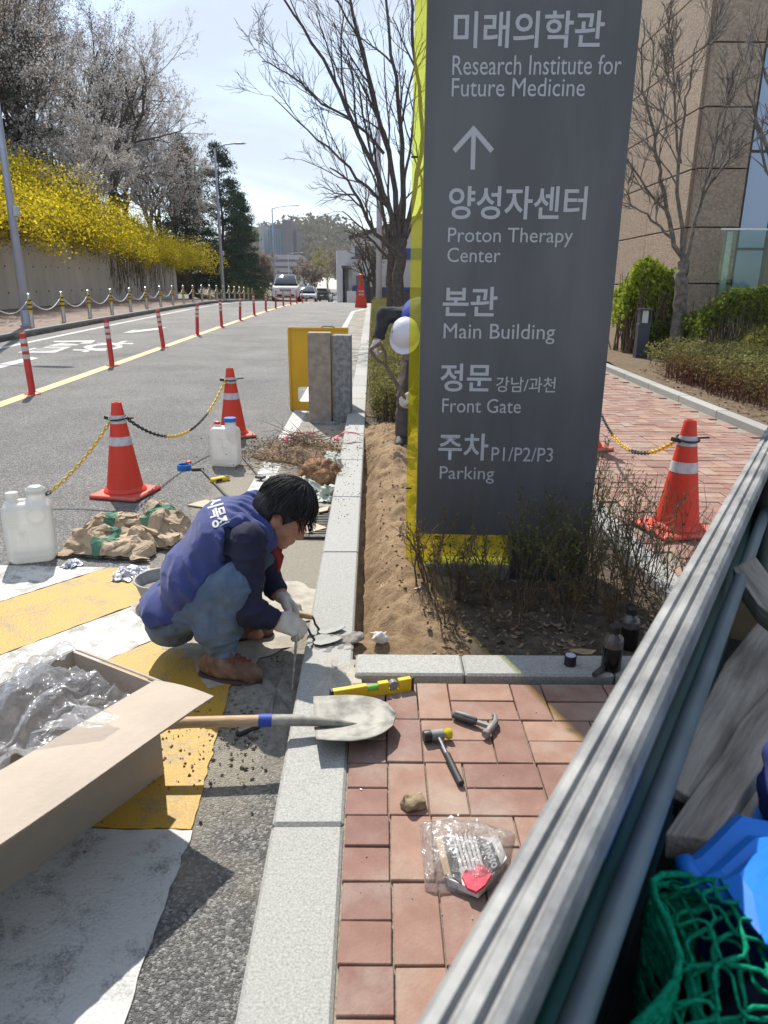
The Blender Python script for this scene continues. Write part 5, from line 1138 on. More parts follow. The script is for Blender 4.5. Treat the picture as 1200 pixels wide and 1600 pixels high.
def hand_fn(wrist, d, n, side, s=1.0, curl=(.75, .8, .5), spread=.0):
    """side: +1 thumb on +t. returns f(P) distance"""
    W = np.array(wrist, float); d = np.array(d, float); d /= np.linalg.norm(d); n = np.array(n, float); n -= (n @ d)*d; n /= np.linalg.norm(n); t = np.cross(d, n)*side
    segs = []
    for i in range(4):
        off = (1.5-i)*.019*s; base = W+t*off*.75; kn = W+d*(.083-(.006 if i in (0, 3) else 0))*s+t*off
        segs.append((base+d*.012*s, kn, .0155*s, .0125*s)); a = spread*(1.5-i)*.1; p = kn; ang = 0.0
        L_ = [(.040, .026, .021), (.044, .028, .022), (.041, .027, .021), (.033, .021, .019)][i]
        for j in range(3):
            ang += curl[j]*(1+.06*i); dd = d*math.cos(ang)-n*math.sin(ang)+t*a; q = p+dd*L_[j]*s; segs.append((p, q, (.0108-.0008*j)*s, (.0100-.0008*j)*s)); p = q
    b = W+d*.025*s+t*.024*s; m = b+(d*.55+t*.55-n*.35)*.045*s; e = m+(d*.85+t*.05-n*.45)*.03*s; f2 = e+(d*.8-t*.25-n*.5)*.024*s
    segs += [(b, m, .0145*s, .012*s), (m, e, .0115*s, .0105*s), (e, f2, .0105*s, .009*s)]
    def fn0(P):
        r = None; palm = None
        for k, (p, q, r1, r2) in enumerate(segs):
            v = rcone(P, p, q, r1, r2)
            r = v if r is None else smin(r, v, .006*s)
        return smin(r, rcone(P, W-d*.03*s, W+d*.02*s, .024*s, .026*s), .015*s)
    lo = np.min([np.minimum(a_, b_) for a_, b_, _, _ in segs], 0)-.04*s; hi = np.max([np.maximum(a_, b_) for a_, b_, _, _ in segs], 0)+.04*s
    lo = np.minimum(lo, W-.06*s); hi = np.maximum(hi, W+.06*s)
    def fn(P): return boxed(fn0, P, lo-.02, hi+.02)
    return fn, lo, hi
def boxed(fn, P, lo, hi):
    m = ((P > lo) & (P < hi)).all(1); r = np.full(len(P), .3)
    if m.any(): r[m] = fn(P[m])
    return r
def chain_d(P, pts, rad, k=.02):
    r = None
    for i in range(len(pts)-1):
        v = rcone(P, pts[i], pts[i+1], rad[i], rad[i+1]); r = v if r is None else smin(r, v, k)
    return r
def ridge(P, sc, s, p=3.0):
    return (1-np.abs(vnoise(P*np.array(sc), s)))**p
def wrinkle(P, amp, sc, s=0, stretch=(1, 1, 1)): return amp*fbm(P*np.array(stretch)*sc, 2, s)
class Person:
    def __init__(s, name, org, label): s.org = np.array(org, float); s.label = label; s.root = None
    def mesh(s, name, fn, lo, hi, h, m, parent=True):
        o = sdf_mesh(name, lambda P: fn(P+s.org), np.array(lo)-s.org, np.array(hi)-s.org, h, m)
        if s.root is None: s.root = o; o.location = s.org; tag(o, s.label, 'person')
        elif parent: o.parent = s.root if parent is True else parent
        return o
def head_frame(c, f, u):
    f = np.array(f, float); f /= np.linalg.norm(f); u = np.array(u, float); u -= (u @ f)*f; u /= np.linalg.norm(u); s = np.cross(u, f); return np.array(c, float), f, s, u
def head_d(P, fr): return boxed(lambda Q: head_d0(Q, fr), P, fr[0]-.2, fr[0]+.2)
def head_d0(P, fr):
    c, f, s, u = fr; q = np.stack([(P-c) @ f, (P-c) @ s, (P-c) @ u], 1)
    r = smin(ell(q, (-.012, 0, .03), (.098, .076, .105)), ell(q, (.028, 0, -.045), (.066, .058, .078)), .04)
    r = smin(r, ell(q, (.058, 0, -.098), (.028, .026, .02)), .02)                 # chin
    r = smin(r, rcone(q, (.086, 0, .012), (.104, 0, -.026), .008, .012), .012)      # nose
    for k in (-1, 1):
        r = smin(r, ell(q, (.097, k*.012, -.03), (.010, .009, .007)), .006)
        r = smin(r, rcone(q, (.080, k*.012, .024), (.066, k*.042, .022), .010, .010), .012)   # brow
        r = smax(r, -ell(q, (.088, k*.030, .004), (.012, .014, .009)), .012)                 # eye socket
        r = smin(r, ell(q, (.072, k*.030, .003), (.013, .014, .010)), .004)                  # lid
        r = smin(r, ell(q, (.056, k*.044, -.03), (.02, .016, .02)), .02)                     # cheek
        e = smax(ell(q, (-.006, k*.078, -.012), (.020, .011, .033)), -ell(q, (.002, k*.088, -.010), (.010, .008, .020)), .006)
        r = smin(r, e, .006)
    r = smin(r, ell(q, (.090, 0, -.062), (.010, .024, .006)), .006); r = smin(r, ell(q, (.087, 0, -.074), (.010, .020, .006)), .006)
    return r
# ------------------------------------------------------------------ the mason
ORG = (-.64, 2.6, -.095)
man = Person('person', ORG, 'man in blue vest and jeans squatting at the kerb, trowelling mortar with gloved hands')
sh = [(-.50, 2.465, .475), (-.47, 2.815, .475)]; el = [(-.512, 2.43, .205), (-.505, 2.80, .205)]; wr = [(-.418, 2.495, .130), (-.430, 2.725, .132)]
hp = [(-.835, 2.535, .105), (-.835, 2.705, .105)]; kn = [(-.55, 2.425, .315), (-.52, 2.80, .30)]; ank = [(-.622, 2.455, .02), (-.64, 2.775, .02)]
TA, TB, TC, TD = (-.825, 2.62, .13), (-.73, 2.625, .285), (-.60, 2.635, .44), (-.50, 2.64, .455)
HF = head_frame((-.392, 2.65, .508), (.79, -.14, -.60), (.60, 0, .80))
def sqY(P, k=.66, y=2.63): Q = P.copy(); Q[:, 1] = (Q[:, 1]-y)*k+y; return Q
def torso(P, g=0.0): return chain_d(sqY(P), [TA, TB, TC, TD], [.112+g, .117+g, .121+g, .092+g], .05)
hd = [hand_fn(wr[0], (.85, .12, -.32), (.25, -.6, .75), -1, 1.0, (.55, .75, .5)), hand_fn(wr[1], (.80, -.30, -.42), (.3, .35, .85), 1, 1.0, (.6, .7, .5))]
def body(P):
    r = torso(P, -.02); r = smin(r, head_d(P, HF), .01); r = smin(r, rcone(P, (-.50, 2.645, .47), (-.42, 2.65, .47), .062, .058), .03)
    for i in (0, 1):
        r = smin(r, chain_d(P, [sh[i], el[i], wr[i]], [.05, .042, .029], .02), .02)
        r = smin(r, chain_d(P, [hp[i], kn[i], ank[i]], [.075, .06, .04], .02), .03)
        t_ = (ank[i][0]+.10, ank[i][1]-.03, -.06); r = smin(r, chain_d(P, [(ank[i][0]-.03, ank[i][1], -.05), t_], [.032, .028]), .02)
        r = smin(r, rcone(P, ank[i], (ank[i][0]-.02, ank[i][1], -.05), .036, .032), .02); r = smin(r, hd[i][0](P), .015)
    return r
man.mesh('person', body, (-1.0, 2.3, -.1), (-.22, 2.95, .68), .0068, M_SKIN)
def vest(P):
    t = torso(P, .008)
    t = smin(t, ell(P, (-.845, 2.62, .14), (.115, .18, .095)), .05)
    arm = np.minimum(rcone(P, (-.50, 2.38, .47), (-.52, 2.50, .46), .078, .078), rcone(P, (-.47, 2.90, .47), (-.49, 2.78, .46), .078, .078)); t = smax(t, -arm, .012)
    for i in (0, 1): t = smin(t, rcone(P, (-.53, 2.5+.25*i, .535), (-.45, 2.54+.2*i, .475), .035, .028), .03)
    neck = rcone(P, (-.46, 2.65, .50), (-.36, 2.65, .55), .062, .08); t = smax(t, -neck, .01)
    t = smax(t, .105+.25*(P[:, 0]+.95)-P[:, 2], .008)       # hem
    d = TB; q_ = P @ np.array([[.62, 0, .78], [0, 1, 0], [-.78, 0, .62]]); fold = .0105*(np.abs(fbm(q_*np.array([4.5, 4, 9]), 2, 3))-.4)*2+.0022*np.abs(fbm(q_*np.array([14, 9, 26]), 2, 8))
    g = np.clip((P[:, 0]+.62)/.06, 0, 1)*np.clip((P[:, 2]-.45)/.05, 0, 1); fold = fold+g*.006*np.sin(P[:, 1]*150+P[:, 0]*50+2*fbm(P*9, 2, 4))
    return t+fold-.0075*ridge(q_, (5, 6, 15), 21, 4)-.004*ridge(q_, (16, 8, 22), 22, 4)+.006
vo = man.mesh('vest', vest, (-1.02, 2.36, .02), (-.38, 2.92, .63), .0065, M_VEST)
# lettering on the back of the vest: one row of characters, tops towards the neck
def vest_text():
    c = bpy.data.curves.new('t', 'FONT'); c.body = '시목정'; c.size = 1; c.offset = .028; c.resolution_u = 3
    o = bpy.data.objects.new('t', c); COL.objects.link(o); bpy.context.view_layer.update()
    me = bpy.data.meshes.new_from_object(o.evaluated_get(bpy.context.evaluated_depsgraph_get())); bpy.data.objects.remove(o)
    import bmesh
    bm = bmesh.new(); bm.from_mesh(me); bmesh.ops.triangulate(bm, faces=list(bm.faces)); bmesh.ops.subdivide_edges(bm, edges=list(bm.edges), cuts=2, use_grid_fill=True)
    co = np.array([v.co[:] for v in bm.verts]); mn, mx_ = co.min(0), co.max(0); q = (co-mn)/np.maximum(mx_-mn, 1e-6)
    # reading direction runs down the back towards the viewer, tops of the characters towards the neck
    A0, A1, B0, B1 = [np.array(p, float) for p in ((321, 781), (333, 826), (345, 775), (359, 816))]
    x_, y_ = q[:, :1], q[:, 1:2]; PX = (A0*(1-x_)+A1*x_)*(1-y_)+(B0*(1-x_)+B1*x_)*y_
    D = np.array([ray(*p) for p in PX]); D /= np.linalg.norm(D, axis=1)[:, None]; tt = np.full(len(D), 2.2)
    for _ in range(70): tt = np.minimum(tt+np.clip(vest(np.array([0, 0, CAM_H])+D*tt[:, None]), -.05, .05)*.7, 3.1)
    Q = np.array([0, 0, CAM_H])+D*(tt-.003)[:, None]
    for v, p in zip(bm.verts, Q): v.co = p-man.org
    bm.to_mesh(me); bm.free(); me.materials.clear(); me.materials.append(mat('vest_print', (.62, .60, .56), .8)); me.name = 'back_lettering'
    ob = bpy.data.objects.new('back_lettering', me); COL.objects.link(ob); ob.parent = vo
vest_text()
def shirt(P):
    r = None
    for i in (0, 1):
        e = np.array(wr[i])-np.array(el[i]); e /= np.linalg.norm(e); w2 = np.array(wr[i])-e*.012
        v = chain_d(P, [sh[i], el[i], w2], [.067, .057, .045], .03); cut = (P-w2) @ e; v = smax(v, cut, .004); r = v if r is None else np.minimum(r, v)
    col_ = np.abs(rcone(P, (-.475, 2.645, .475), (-.425, 2.648, .49), .072, .070))-.006; col_ = smax(col_, (P[:, 0]+.425)*.8+(P[:, 2]-.49)*.3, .004); col_ = smax(col_, -((P[:, 0]+.52)), .004)
    r = smin(r, torso(P, -.006), .02); r = smin(r, col_, .01)
    return r+.008*(np.abs(fbm(P*np.array([9, 7, 16]), 2, 7))-.35)-.009*ridge(P, (9, 9, 20), 31, 4)-.004*ridge(P, (24, 18, 34), 32, 4)+.005
man.mesh('shirt', shirt, (-1.0, 2.33, .04), (-.38, 2.93, .60), .0068, M_NAVY)
def jeans(P):
    r = ell(P, (-.845, 2.62, .075), (.11, .165, .10))
    for i in (0, 1):
        a = np.array(ank[i])+np.array([0, 0, -.005]); v = chain_d(P, [hp[i], kn[i], a], [.088, .073, .052], .025)
        v = smin(v, ell(P, (kn[i][0]-.10, kn[i][1], .12), (.062, .052, .09)), .025); v = smax(v, (a[2]-.012)-P[:, 2], .004); r = smin(r, v, .03)
    return r+.007*(np.abs(fbm(P*np.array([10, 7, 15]), 2, 11))-.35)-.008*ridge(P, (13, 8, 18), 41, 4)-.004*ridge(P, (30, 14, 34), 42, 4)+.005+.0035*np.sin(P[:, 2]*110+wrinkle(P, 3, 12, 5))*np.clip(1-np.abs(P[:, 2]-.04)/.08, 0, 1)
man.mesh('jeans', jeans, (-1.0, 2.32, -.06), (-.42, 2.93, .42), .0065, M_DENIM)
for i in (0, 1):
    a = ank[i]; hx, hy = a[0]-.055, a[1]+.01; tx, ty = a[0]+.125, a[1]-(.045 if i == 0 else -.01)
    def shoe(P):
        r = chain_d(P, [(hx, hy, -.04), (a[0]+.02, a[1]-.01, -.035), (tx, ty, -.056)], [.046, .051, .040], .03); r = smin(r, rcone(P, (a[0]-.02, a[1], -.02), (a[0]-.01, a[1], .025), .046, .050), .03)
        r = smax(r, -.088-P[:, 2], .004); return r+wrinkle(P, .003, 30, 13)
    so_ = man.mesh('shoe', shoe, (hx-.08, hy-.12, -.11), (tx+.07, hy+.11, .07), .0055, M_SHOE)
    def sole(P):
        q = P.copy(); q[:, 2] = -.06; r = chain_d(q, [(hx, hy, -.06), (a[0]+.02, a[1]-.01, -.06), (tx, ty, -.06)], [.047, .050, .041], .03); return smax(r, np.abs(P[:, 2]+.088)-.011, .003)
    man.mesh('sole', sole, (hx-.08, hy-.12, -.115), (tx+.08, hy+.11, -.06), .006, M_SOLE, so_)
    mb = MB(); n0 = Vector((a[0]+.035, a[1]-.012, .018)); n1 = Vector((a[0]+.10, a[1]-.03, -.012))
    for k in range(4):
        c_ = n0.lerp(n1, k/3); mb.sweep([c_+Vector((0, -.032, -.012)), c_+Vector((.004, 0, .006)), c_+Vector((.008, .03, -.012))], .004, 5)
    mb.sweep([n0+Vector((0, -.005, .005)), n0+Vector((.01, -.035, .012)), n0+Vector((.02, -.05, -.02))], .0035, 5); lo_ = mb.build('laces', M_LACE, so_, smooth=True); lo_.data.transform(Matrix.Translation(-Vector(ORG)))
for i in (0, 1):
    fn, lo, hi = hd[i]
    go = man.mesh('glove', lambda P: fn(P)-.0035+wrinkle(P, .0012, 60, 3), lo, hi, .0042, M_GLOVE)
    W = np.array(wr[i]); d_ = np.array([.8, 0, -.35])
def hair(P):
    c, f, s, u = HF; q = np.stack([(P-c) @ f, (P-c) @ s, (P-c) @ u], 1)
    r = smin(ell(q, (-.016, 0, .042), (.114, .092, .112)), ell(q, (-.045, 0, -.01), (.085, .082, .09)), .04)
    low = np.where(q[:, 0] < -.02, -.075+.0*q[:, 0], -.075+(q[:, 0]+.02)*1.55); low = np.minimum(low, .055)
    r = smax(r, low+.006*np.sin(q[:, 1]*90)-q[:, 2], .008)
    r = smax(r, -smin(ell(q, (.04, 0, -.03), (.085, .068, .085)), ell(q, (.09, 0, 0), (.03, .055, .06)), .02), .006)
    r = smax(r, -np.minimum(ell(q, (-.004, .088, -.014), (.026, .03, .036)), ell(q, (-.004, -.088, -.014), (.026, .03, .036))), .006)
    return r+.004*fbm(q*np.array([20, 60, 20]), 2, 4)
ho = man.mesh('hair', hair, (-.56, 2.50, .36), (-.20, 2.80, .70), .0052, M_HAIR)
rng = np.random.default_rng(3); st = []
c, f, s, u = HF
for i in range(420):
    a = rng.uniform(-math.pi, math.pi); th0 = rng.uniform(.0, .9); front = abs(a) < 1.25; P = []
    L_ = rng.uniform(.9, 1.35) if front else rng.uniform(.7, 1.15)
    st_j = rng.normal()
    for j in range(7):
        th = th0+(L_)*j/6*(1.35 if not front else 1.15); th = min(th, 1.95 if not front else 1.62)
        q = np.array([.119*math.cos(a)*math.sin(th), .097*math.sin(a)*math.sin(th), .117*math.cos(th)])+np.array([-.016, 0, .042]); q *= 1.0+.02*rng.normal()*(j/6)+.012*abs(st_j)
        P.append(c+f*q[0]+s*q[1]+u*q[2])
    P = np.array(P)
    if front and abs(a) < .9: P = np.concatenate([P, P[-1:]+np.array([[.004, 0, -.018]]), P[-1:]+np.array([[.002+rng.normal(0, .004), rng.normal(0, .004), -.04*rng.uniform(.5, 1.2)]])])
    st.append((P-man.org, np.linspace(.0034, .0007, len(P))))
V, F = tube_np(st, lambda r_: 3); mesh_np('hair_strands', V, F, M_HAIR, True, ho)
mb = MB(); mb.sweep([(-.435, 2.60, .405), (-.405, 2.59, .35), (-.415, 2.60, .29)], [.02, .03, .012], 8, sq=(1, .4)); sc_ = mb.build('scarf', mat('dark_red_scarf', (.22, .02, .02), .9), man.root, smooth=True); sc_.data.transform(Matrix.Translation(-Vector(ORG)))
# ------------------------------------------------------------------ the digger behind the sign
O2 = (.3, 6.25, float(zk(6.2))-.03); gz = O2[2]
dig = Person('person', O2, 'worker in white helmet bent over a shovel in the dug soil behind the sign')
M_GREYC = mat('charcoal_jacket', (.035, .033, .036), .9, var=.2, vscale=12, bump=.3, bscale=30, bdist=.006); M_TROU = mat('brown_grey_trousers', (.085, .068, .062), .9, var=.2, vscale=10, bump=.3, bscale=30, bdist=.006)
S2 = [(.15, 6.28, 1.13), (.46, 6.25, 1.09)]; E2 = [(-.01, 6.17, 1.145), (.43, 6.02, .78)]; W2 = [(-.062, 6.10, .945), (.235, 6.03, .50)]
H2 = [(.27, 6.50, .86), (.47, 6.50, .86)]; K2 = [(.19, 6.24, .47), (.50, 6.34, .48)]; A2 = [(.155, 6.16, gz+.10), (.52, 6.40, gz+.10)]
T2 = [(.37, 6.52, .88), (.33, 6.42, 1.03), (.29, 6.28, 1.11), (.23, 6.20, 1.09)]
F2_ = head_frame((.165, 6.10, .965), (-.10, -.62, -.78), (-.05, -.78, .62))
h2 = [hand_fn(W2[0], (-.40, -.10, -.90), (-.7, -.5, .3), 1, 1.05, (.7, .9, .6)), hand_fn(W2[1], (-.75, -.05, -.5), (-.2, -.9, .3), -1, 1.05, (.7, .9, .6))]
def tor2(P, g=0): return chain_d(P, T2, [.15+g, .155+g, .155+g, .10+g], .05)
def body2(P):
    r = smin(tor2(P, -.03), head_d(P, F2_), .01); r = smin(r, rcone(P, (.23, 6.2, 1.08), (.18, 6.13, 1.02), .06, .055), .02)
    for i in (0, 1):
        r = smin(r, chain_d(P, [S2[i], E2[i], W2[i]], [.052, .042, .03], .02), .02); r = smin(r, chain_d(P, [H2[i], K2[i], A2[i]], [.08, .06, .042], .02), .03)
        r = smin(r, rcone(P, (A2[i][0], A2[i][1], A2[i][2]-.05), (A2[i][0]-.03, A2[i][1]-.15, gz+.045), .036, .03), .02); r = smin(r, h2[i][0](P), .015)
    return r
dig.mesh('person', body2, (-.2, 5.9, gz-.02), (.75, 6.75, 1.32), .0115, M_SKIN)
def jack(P):
    r = tor2(P, .0)
    for i in (0, 1):
        e = np.array(W2[i])-np.array(E2[i]); e /= np.linalg.norm(e); w_ = np.array(W2[i])-e*.01; v = chain_d(P, [S2[i], E2[i], w_], [.074, .064, .05], .03); r = smin(r, smax(v, (P-w_) @ e, .004), .03)
    return r+wrinkle(P, .004, 14, 3)-.012*ridge(P, (9, 9, 14), 52, 4)+.004
dig.mesh('jacket', jack, (-.2, 5.9, .4), (.75, 6.75, 1.34), .011, M_GREYC)
def vest2(P):
    t = tor2(P, .014); arm = np.minimum(rcone(P, (.02, 6.24, 1.15), (.14, 6.28, 1.13), .088, .085), rcone(P, (.58, 6.2, 1.1), (.47, 6.25, 1.1), .085, .085)); return smax(smax(t, -arm, .01), -rcone(P, (.22, 6.18, 1.08), (.16, 6.08, .98), .07, .09), .01)+wrinkle(P, .006, 16, 6)
dig.mesh('vest', vest2, (-.1, 6.0, .6), (.75, 6.8, 1.34), .011, mat('royal_blue_vest', (.02, .045, .30), .8, bump=.3, bscale=30, bdist=.006))
def trou(P):
    r = ell(P, (.37, 6.53, .86), (.2, .15, .14))
    for i in (0, 1): v = chain_d(P, [H2[i], K2[i], A2[i]], [.105, .082, .066], .03); r = smin(r, smax(v, A2[i][2]-.01-P[:, 2], .004), .03)
    return r+wrinkle(P, .005, 12, 9)-.012*ridge(P, (8, 8, 14), 51, 4)+.004
dig.mesh('trousers', trou, (.02, 6.0, gz+.04), (.72, 6.8, 1.05), .011, M_TROU)
for i in (0, 1):
    a = A2[i]
    def shoe2(P): r = chain_d(P, [(a[0], a[1]+.04, gz+.05), (a[0]-.02, a[1]-.08, gz+.05), (a[0]-.035, a[1]-.17, gz+.04)], [.05, .05, .042], .03); r = smin(r, rcone(P, (a[0], a[1]+.01, gz+.06), (a[0], a[1]+.01, gz+.13), .05, .052), .03); return smax(r, gz+.005-P[:, 2], .004)
    s_ = dig.mesh('shoe', shoe2, (a[0]-.13, a[1]-.25, gz-.02), (a[0]+.1, a[1]+.13, gz+.2), .008, mat('black_shoe', (.03, .03, .032), .7, var=.2))
    def sole2(P): q = P.copy(); q[:, 2] = gz; r = chain_d(q, [(a[0], a[1]+.04, gz), (a[0]-.02, a[1]-.08, gz), (a[0]-.035, a[1]-.17, gz)], [.054, .053, .046], .03); return smax(r, np.abs(P[:, 2]-gz-.008)-.012, .003)
    dig.mesh('sole', sole2, (a[0]-.13, a[1]-.25, gz-.02), (a[0]+.1, a[1]+.13, gz+.05), .008, mat('grey_sole', (.3, .29, .28), .8), s_)
    fn, lo, hi = h2[i]; dig.mesh('glove', lambda P: fn(P)-.004, lo, hi, .006, M_GLOVE)
M_HELM = mat('white_helmet', (.66, .64, .70), .3, spec=.5)
def helmet(P):
    c, f, s, u = F2_; q = np.stack([(P-c) @ f, (P-c) @ s, (P-c) @ u], 1); o_ = ell(q, (-.01, 0, .05), (.138, .118, .125)); i_ = ell(q, (-.01, 0, .045), (.128, .108, .115))
    r = smax(smax(o_, -i_, .004), .022-q[:, 2], .004); brim = smax(ell(q, (.015, 0, .022), (.165, .128, .014)), -ell(q, (-.01, 0, .02), (.12, .104, .05)), .004); return smin(r, brim, .012)
he = dig.mesh('helmet', helmet, (-.03, 5.86, .78), (.36, 6.32, 1.2), .0055, M_HELM)
c, f, s, u = F2_; bp_ = c+u*.105-s*.095+f*.02; mb = MB(); mb.lathe([(.012, -.004), (.012, .006)], 12, tuple(bp_-dig.org), Matrix(np.stack([f, u, -s], 1).tolist())); mb.build('helmet_badge', M_BLK, he)
# ================================================================== WORK SITE PROPS
M_WOOD = mat('handle_wood', (.42, .27, .14), .7, col2=(.55, .38, .22), vscale=20, anis=(1, 12, 12))
M_IRON = mat('iron', (.10, .095, .09), .55, metal=.6, var=.2, vscale=20)
M_TROW = mat('trowel_steel', (.22, .22, .21), .6, metal=.2, var=.15, vscale=14)
M_MORT = mat('wet_mortar', (.22, .205, .175), .85, var=.2, vscale=25, bump=.6, bscale=70, bdist=.01)
M_DUST = mat('mortar_dust', (.40, .365, .30), .95, var=.15, vscale=14, bump=.5, bscale=90, bdist=.006)
def rot_to(d, up=(0, 0, 1)):
    return Vector(d).normalized().to_track_quat('X', 'Z').to_matrix().to_4x4()
# ---- trowels in the mason's hands
def make_trowel(tip, heel, grip0, grip1, label):
    """blade from heel to tip lying on the kerb, tang up to the handle grip0-grip1"""
    tip, heel, grip0, grip1 = map(Vector, (tip, heel, grip0, grip1)); t = empty('trowel', heel, 0, label, 'trowel'); d = (tip-heel); l = d.length; d.normalize(); s = Vector((-d.y, d.x, 0)).normalized()
    pr = [(0, .0), (.1, .034), (.3, .046), (.6, .036), (.85, .02), (1, 0)]; top = [d*l*a+s*b for a, b in pr]+[d*l*a-s*b for a, b in reversed(pr[1:-1])]
    n = len(top); mb = MB(); mb.add([p for p in top]+[p+Vector((0, 0, .003)) for p in top], [tuple(reversed(range(n))), tuple(range(n, 2*n))]+[(i, (i+1) % n, n+(i+1) % n, n+i) for i in range(n)]); mb.build('blade', M_TROW, t)
    mb = MB(); mb.sweep([d*.01+Vector((0, 0, .004)), Vector((0, 0, .03))-d*.005, (grip1-heel)*.6+Vector((0, 0, .01)), grip1-heel], [.005, .005, .005, .005], 6); mb.build('tang', M_IRON, t, smooth=True)
    mb = MB(); mb.sweep([grip1-heel, (grip1-heel).lerp(grip0-heel, .2), (grip1-heel).lerp(grip0-heel, .8), grip0-heel], [.010, .0135, .0125, .010], 10); mb.build('handle', M_WOOD, t, smooth='auto')
make_trowel((-.165, 2.56, .020), (-.285, 2.555, .012), (-.385, 2.53, .085), (-.30, 2.545, .072), 'trowel in the nearer gloved hand, its blade flat on fresh mortar')
make_trowel((-.155, 2.66, .022), (-.275, 2.645, .012), (-.375, 2.665, .082), (-.29, 2.65, .07), 'trowel in the farther gloved hand resting on the kerb')
mo = sdf_mesh('mortar_blob', lambda P: smax(smin(smin(ell(P, (0, 0, 0), (.07, .035, .018)), ell(P, (.06, .02, .002), (.03, .03, .018)), .02), ell(P, (-.04, -.06, -.004), (.09, .05, .012)), .02)+.006*fbm(P*45, 2, 2), -P[:, 2]-.002, .002), (-.16, -.13, -.008), (.12, .08, .035), .0045, M_MORT); mo.location = (-.165, 2.585, .001); tag(mo, 'small heap of wet mortar on the kerb in front of the trowels', 'mortar')
# smear of dried mortar over the kerb in front of the man
def smear(name, cx, cy, rx, ry, z, label, m, seed, n=60, ang=0.0, hump=.003):
    rng = np.random.default_rng(seed); pts = []; ca, sa = math.cos(ang), math.sin(ang)
    r = [1+.22*math.sin(3*t_+seed)+.15*math.sin(7*t_+seed*2)+rng.normal(0, .05) for t_ in np.linspace(0, 2*math.pi, n, endpoint=False)]
    V = [(cx, cy, z(cx, cy)+hump)]; F = []; rings = 4
    for k in range(1, rings+1):
        for i in range(n):
            a = 2*math.pi*i/n; q = k/rings; x = rx*r[i]*q*math.cos(a); y = ry*r[i]*q*math.sin(a); X_ = cx+x*ca-y*sa; Y_ = cy+x*sa+y*ca
            V.append((X_, Y_, z(X_, Y_)+(hump*(1-q*q)*(1+.5*rng.normal()) if k < rings else -.0005)+.001*(k < rings)))
    for i in range(n): F.append((0, 1+i, 1+(i+1) % n))
    for k in range(rings-1):
        for i in range(n): F.append((1+k*n+i, 1+(k+1)*n+i, 1+(k+1)*n+(i+1) % n, 1+k*n+(i+1) % n))
    o = mesh_np(name, V, F, m, True); tag(o, label, kind='structure' if False else 'stuff'); tag(o, cat='mortar'); return o
flat0 = lambda x, y: .0015
rd = lambda x, y: float(zr(x, y))+.002
smear('mortar_smear', -.185, 2.33, .085, .17, flat0, 'dried sandy mortar smeared over the kerb joint', M_DUST, 2)
smear('mortar_smear', -.21, 2.62, .07, .12, flat0, 'grey mortar skim under the trowels on the kerb', M_DUST, 4)
smear('sand_spill', -.40, 2.35, .12, .34, rd, 'dark sandy mortar spilled on the road along the kerb', M_MORT, 5, hump=.012)
smear('sand_spill', -.66, 2.95, .40, .42, lambda x, y: float(zr(x, y))+.0075, 'pale mortar dust covering the worn paint behind the man', M_DUST, 6, hump=.003)
# loose grit
def grit(n, fx, zf, s0, s1, m, name, label, seed):
    rng = np.random.default_rng(seed); XY = fx(rng, n); C = np.array([[x, y, zf(x, y)] for x, y in XY]); tet = np.array([[1, 0, -.5], [-.5, .87, -.5], [-.5, -.87, -.5], [.1, .1, .8]]); V = []; s = rng.uniform(s0, s1, n)
    for i in range(n):
        a = rng.uniform(0, 6.28); c_, d = math.cos(a), math.sin(a); Rm = np.array([[c_, -d, 0], [d, c_, 0], [0, 0, 1]]); V.append((tet*rng.uniform(.6, 1.3, (4, 3))) @ Rm.T*s[i]+C[i]+np.array([0, 0, s[i]*.4]))
    V = np.concatenate(V); F = np.concatenate([np.array([[0, 1, 3], [1, 2, 3], [2, 0, 3], [0, 2, 1]])+4*i for i in range(n)]); o = mesh_np(name, V, F, m); tag(o, label, 'grit', kind='stuff')
M_CLOD = mat('soil_clod', (.16, .105, .06), .95, col2=(.30, .20, .12), vscale=30)
grit(260, lambda r, n: np.stack([-.45+r.normal(0, .09, n), 2.2+r.normal(0, .22, n)], 1), lambda x, y: float(zr(x, y))+.004, .003, .010, M_MORT, 'mortar_crumbs', 'crumbs of mortar on the road beside the kerb', 1)
grit(420, lambda r, n: np.stack([-.04+np.abs(r.normal(0, .28, n)), 2.75+r.uniform(0, 4.3, n)], 1), lambda x, y: soil_at(x, y) if x > kx(y)+.2 else 0.0, .003, .013, M_CLOD, 'soil_clods', 'loose clods on the freshly dug soil', 2)
grit(300, lambda r, n: np.stack([kx(5)+.09+r.normal(0, .07, n), 4.0+r.uniform(0, 3.2, n)], 1), lambda x, y: float(zk(y)) if kx(y) < x < kx(y)+.19 else float(zr(x, y)), .002, .007, M_CLOD, 'soil_crumbs', 'soil crumbs scattered over the kerb stones', 3)
grit(160, lambda r, n: np.stack([-.72+r.normal(0, .12, n), 1.95+r.normal(0, .14, n)], 1), lambda x, y: float(zr(x, y))+.008, .002, .007, M_CLOD, 'soil_crumbs', 'dark crumbs on the yellow paint by the box', 4)
grit(90, lambda r, n: np.stack([.15+r.uniform(-.2, .6, n), 1.7+r.uniform(-.7, .55, n)], 1), lambda x, y: float(zk(y)), .0012, .0035, mat('pale_grit', (.5, .47, .42), .9), 'brick_grit', 'pale grit on the brick pavement', 5)
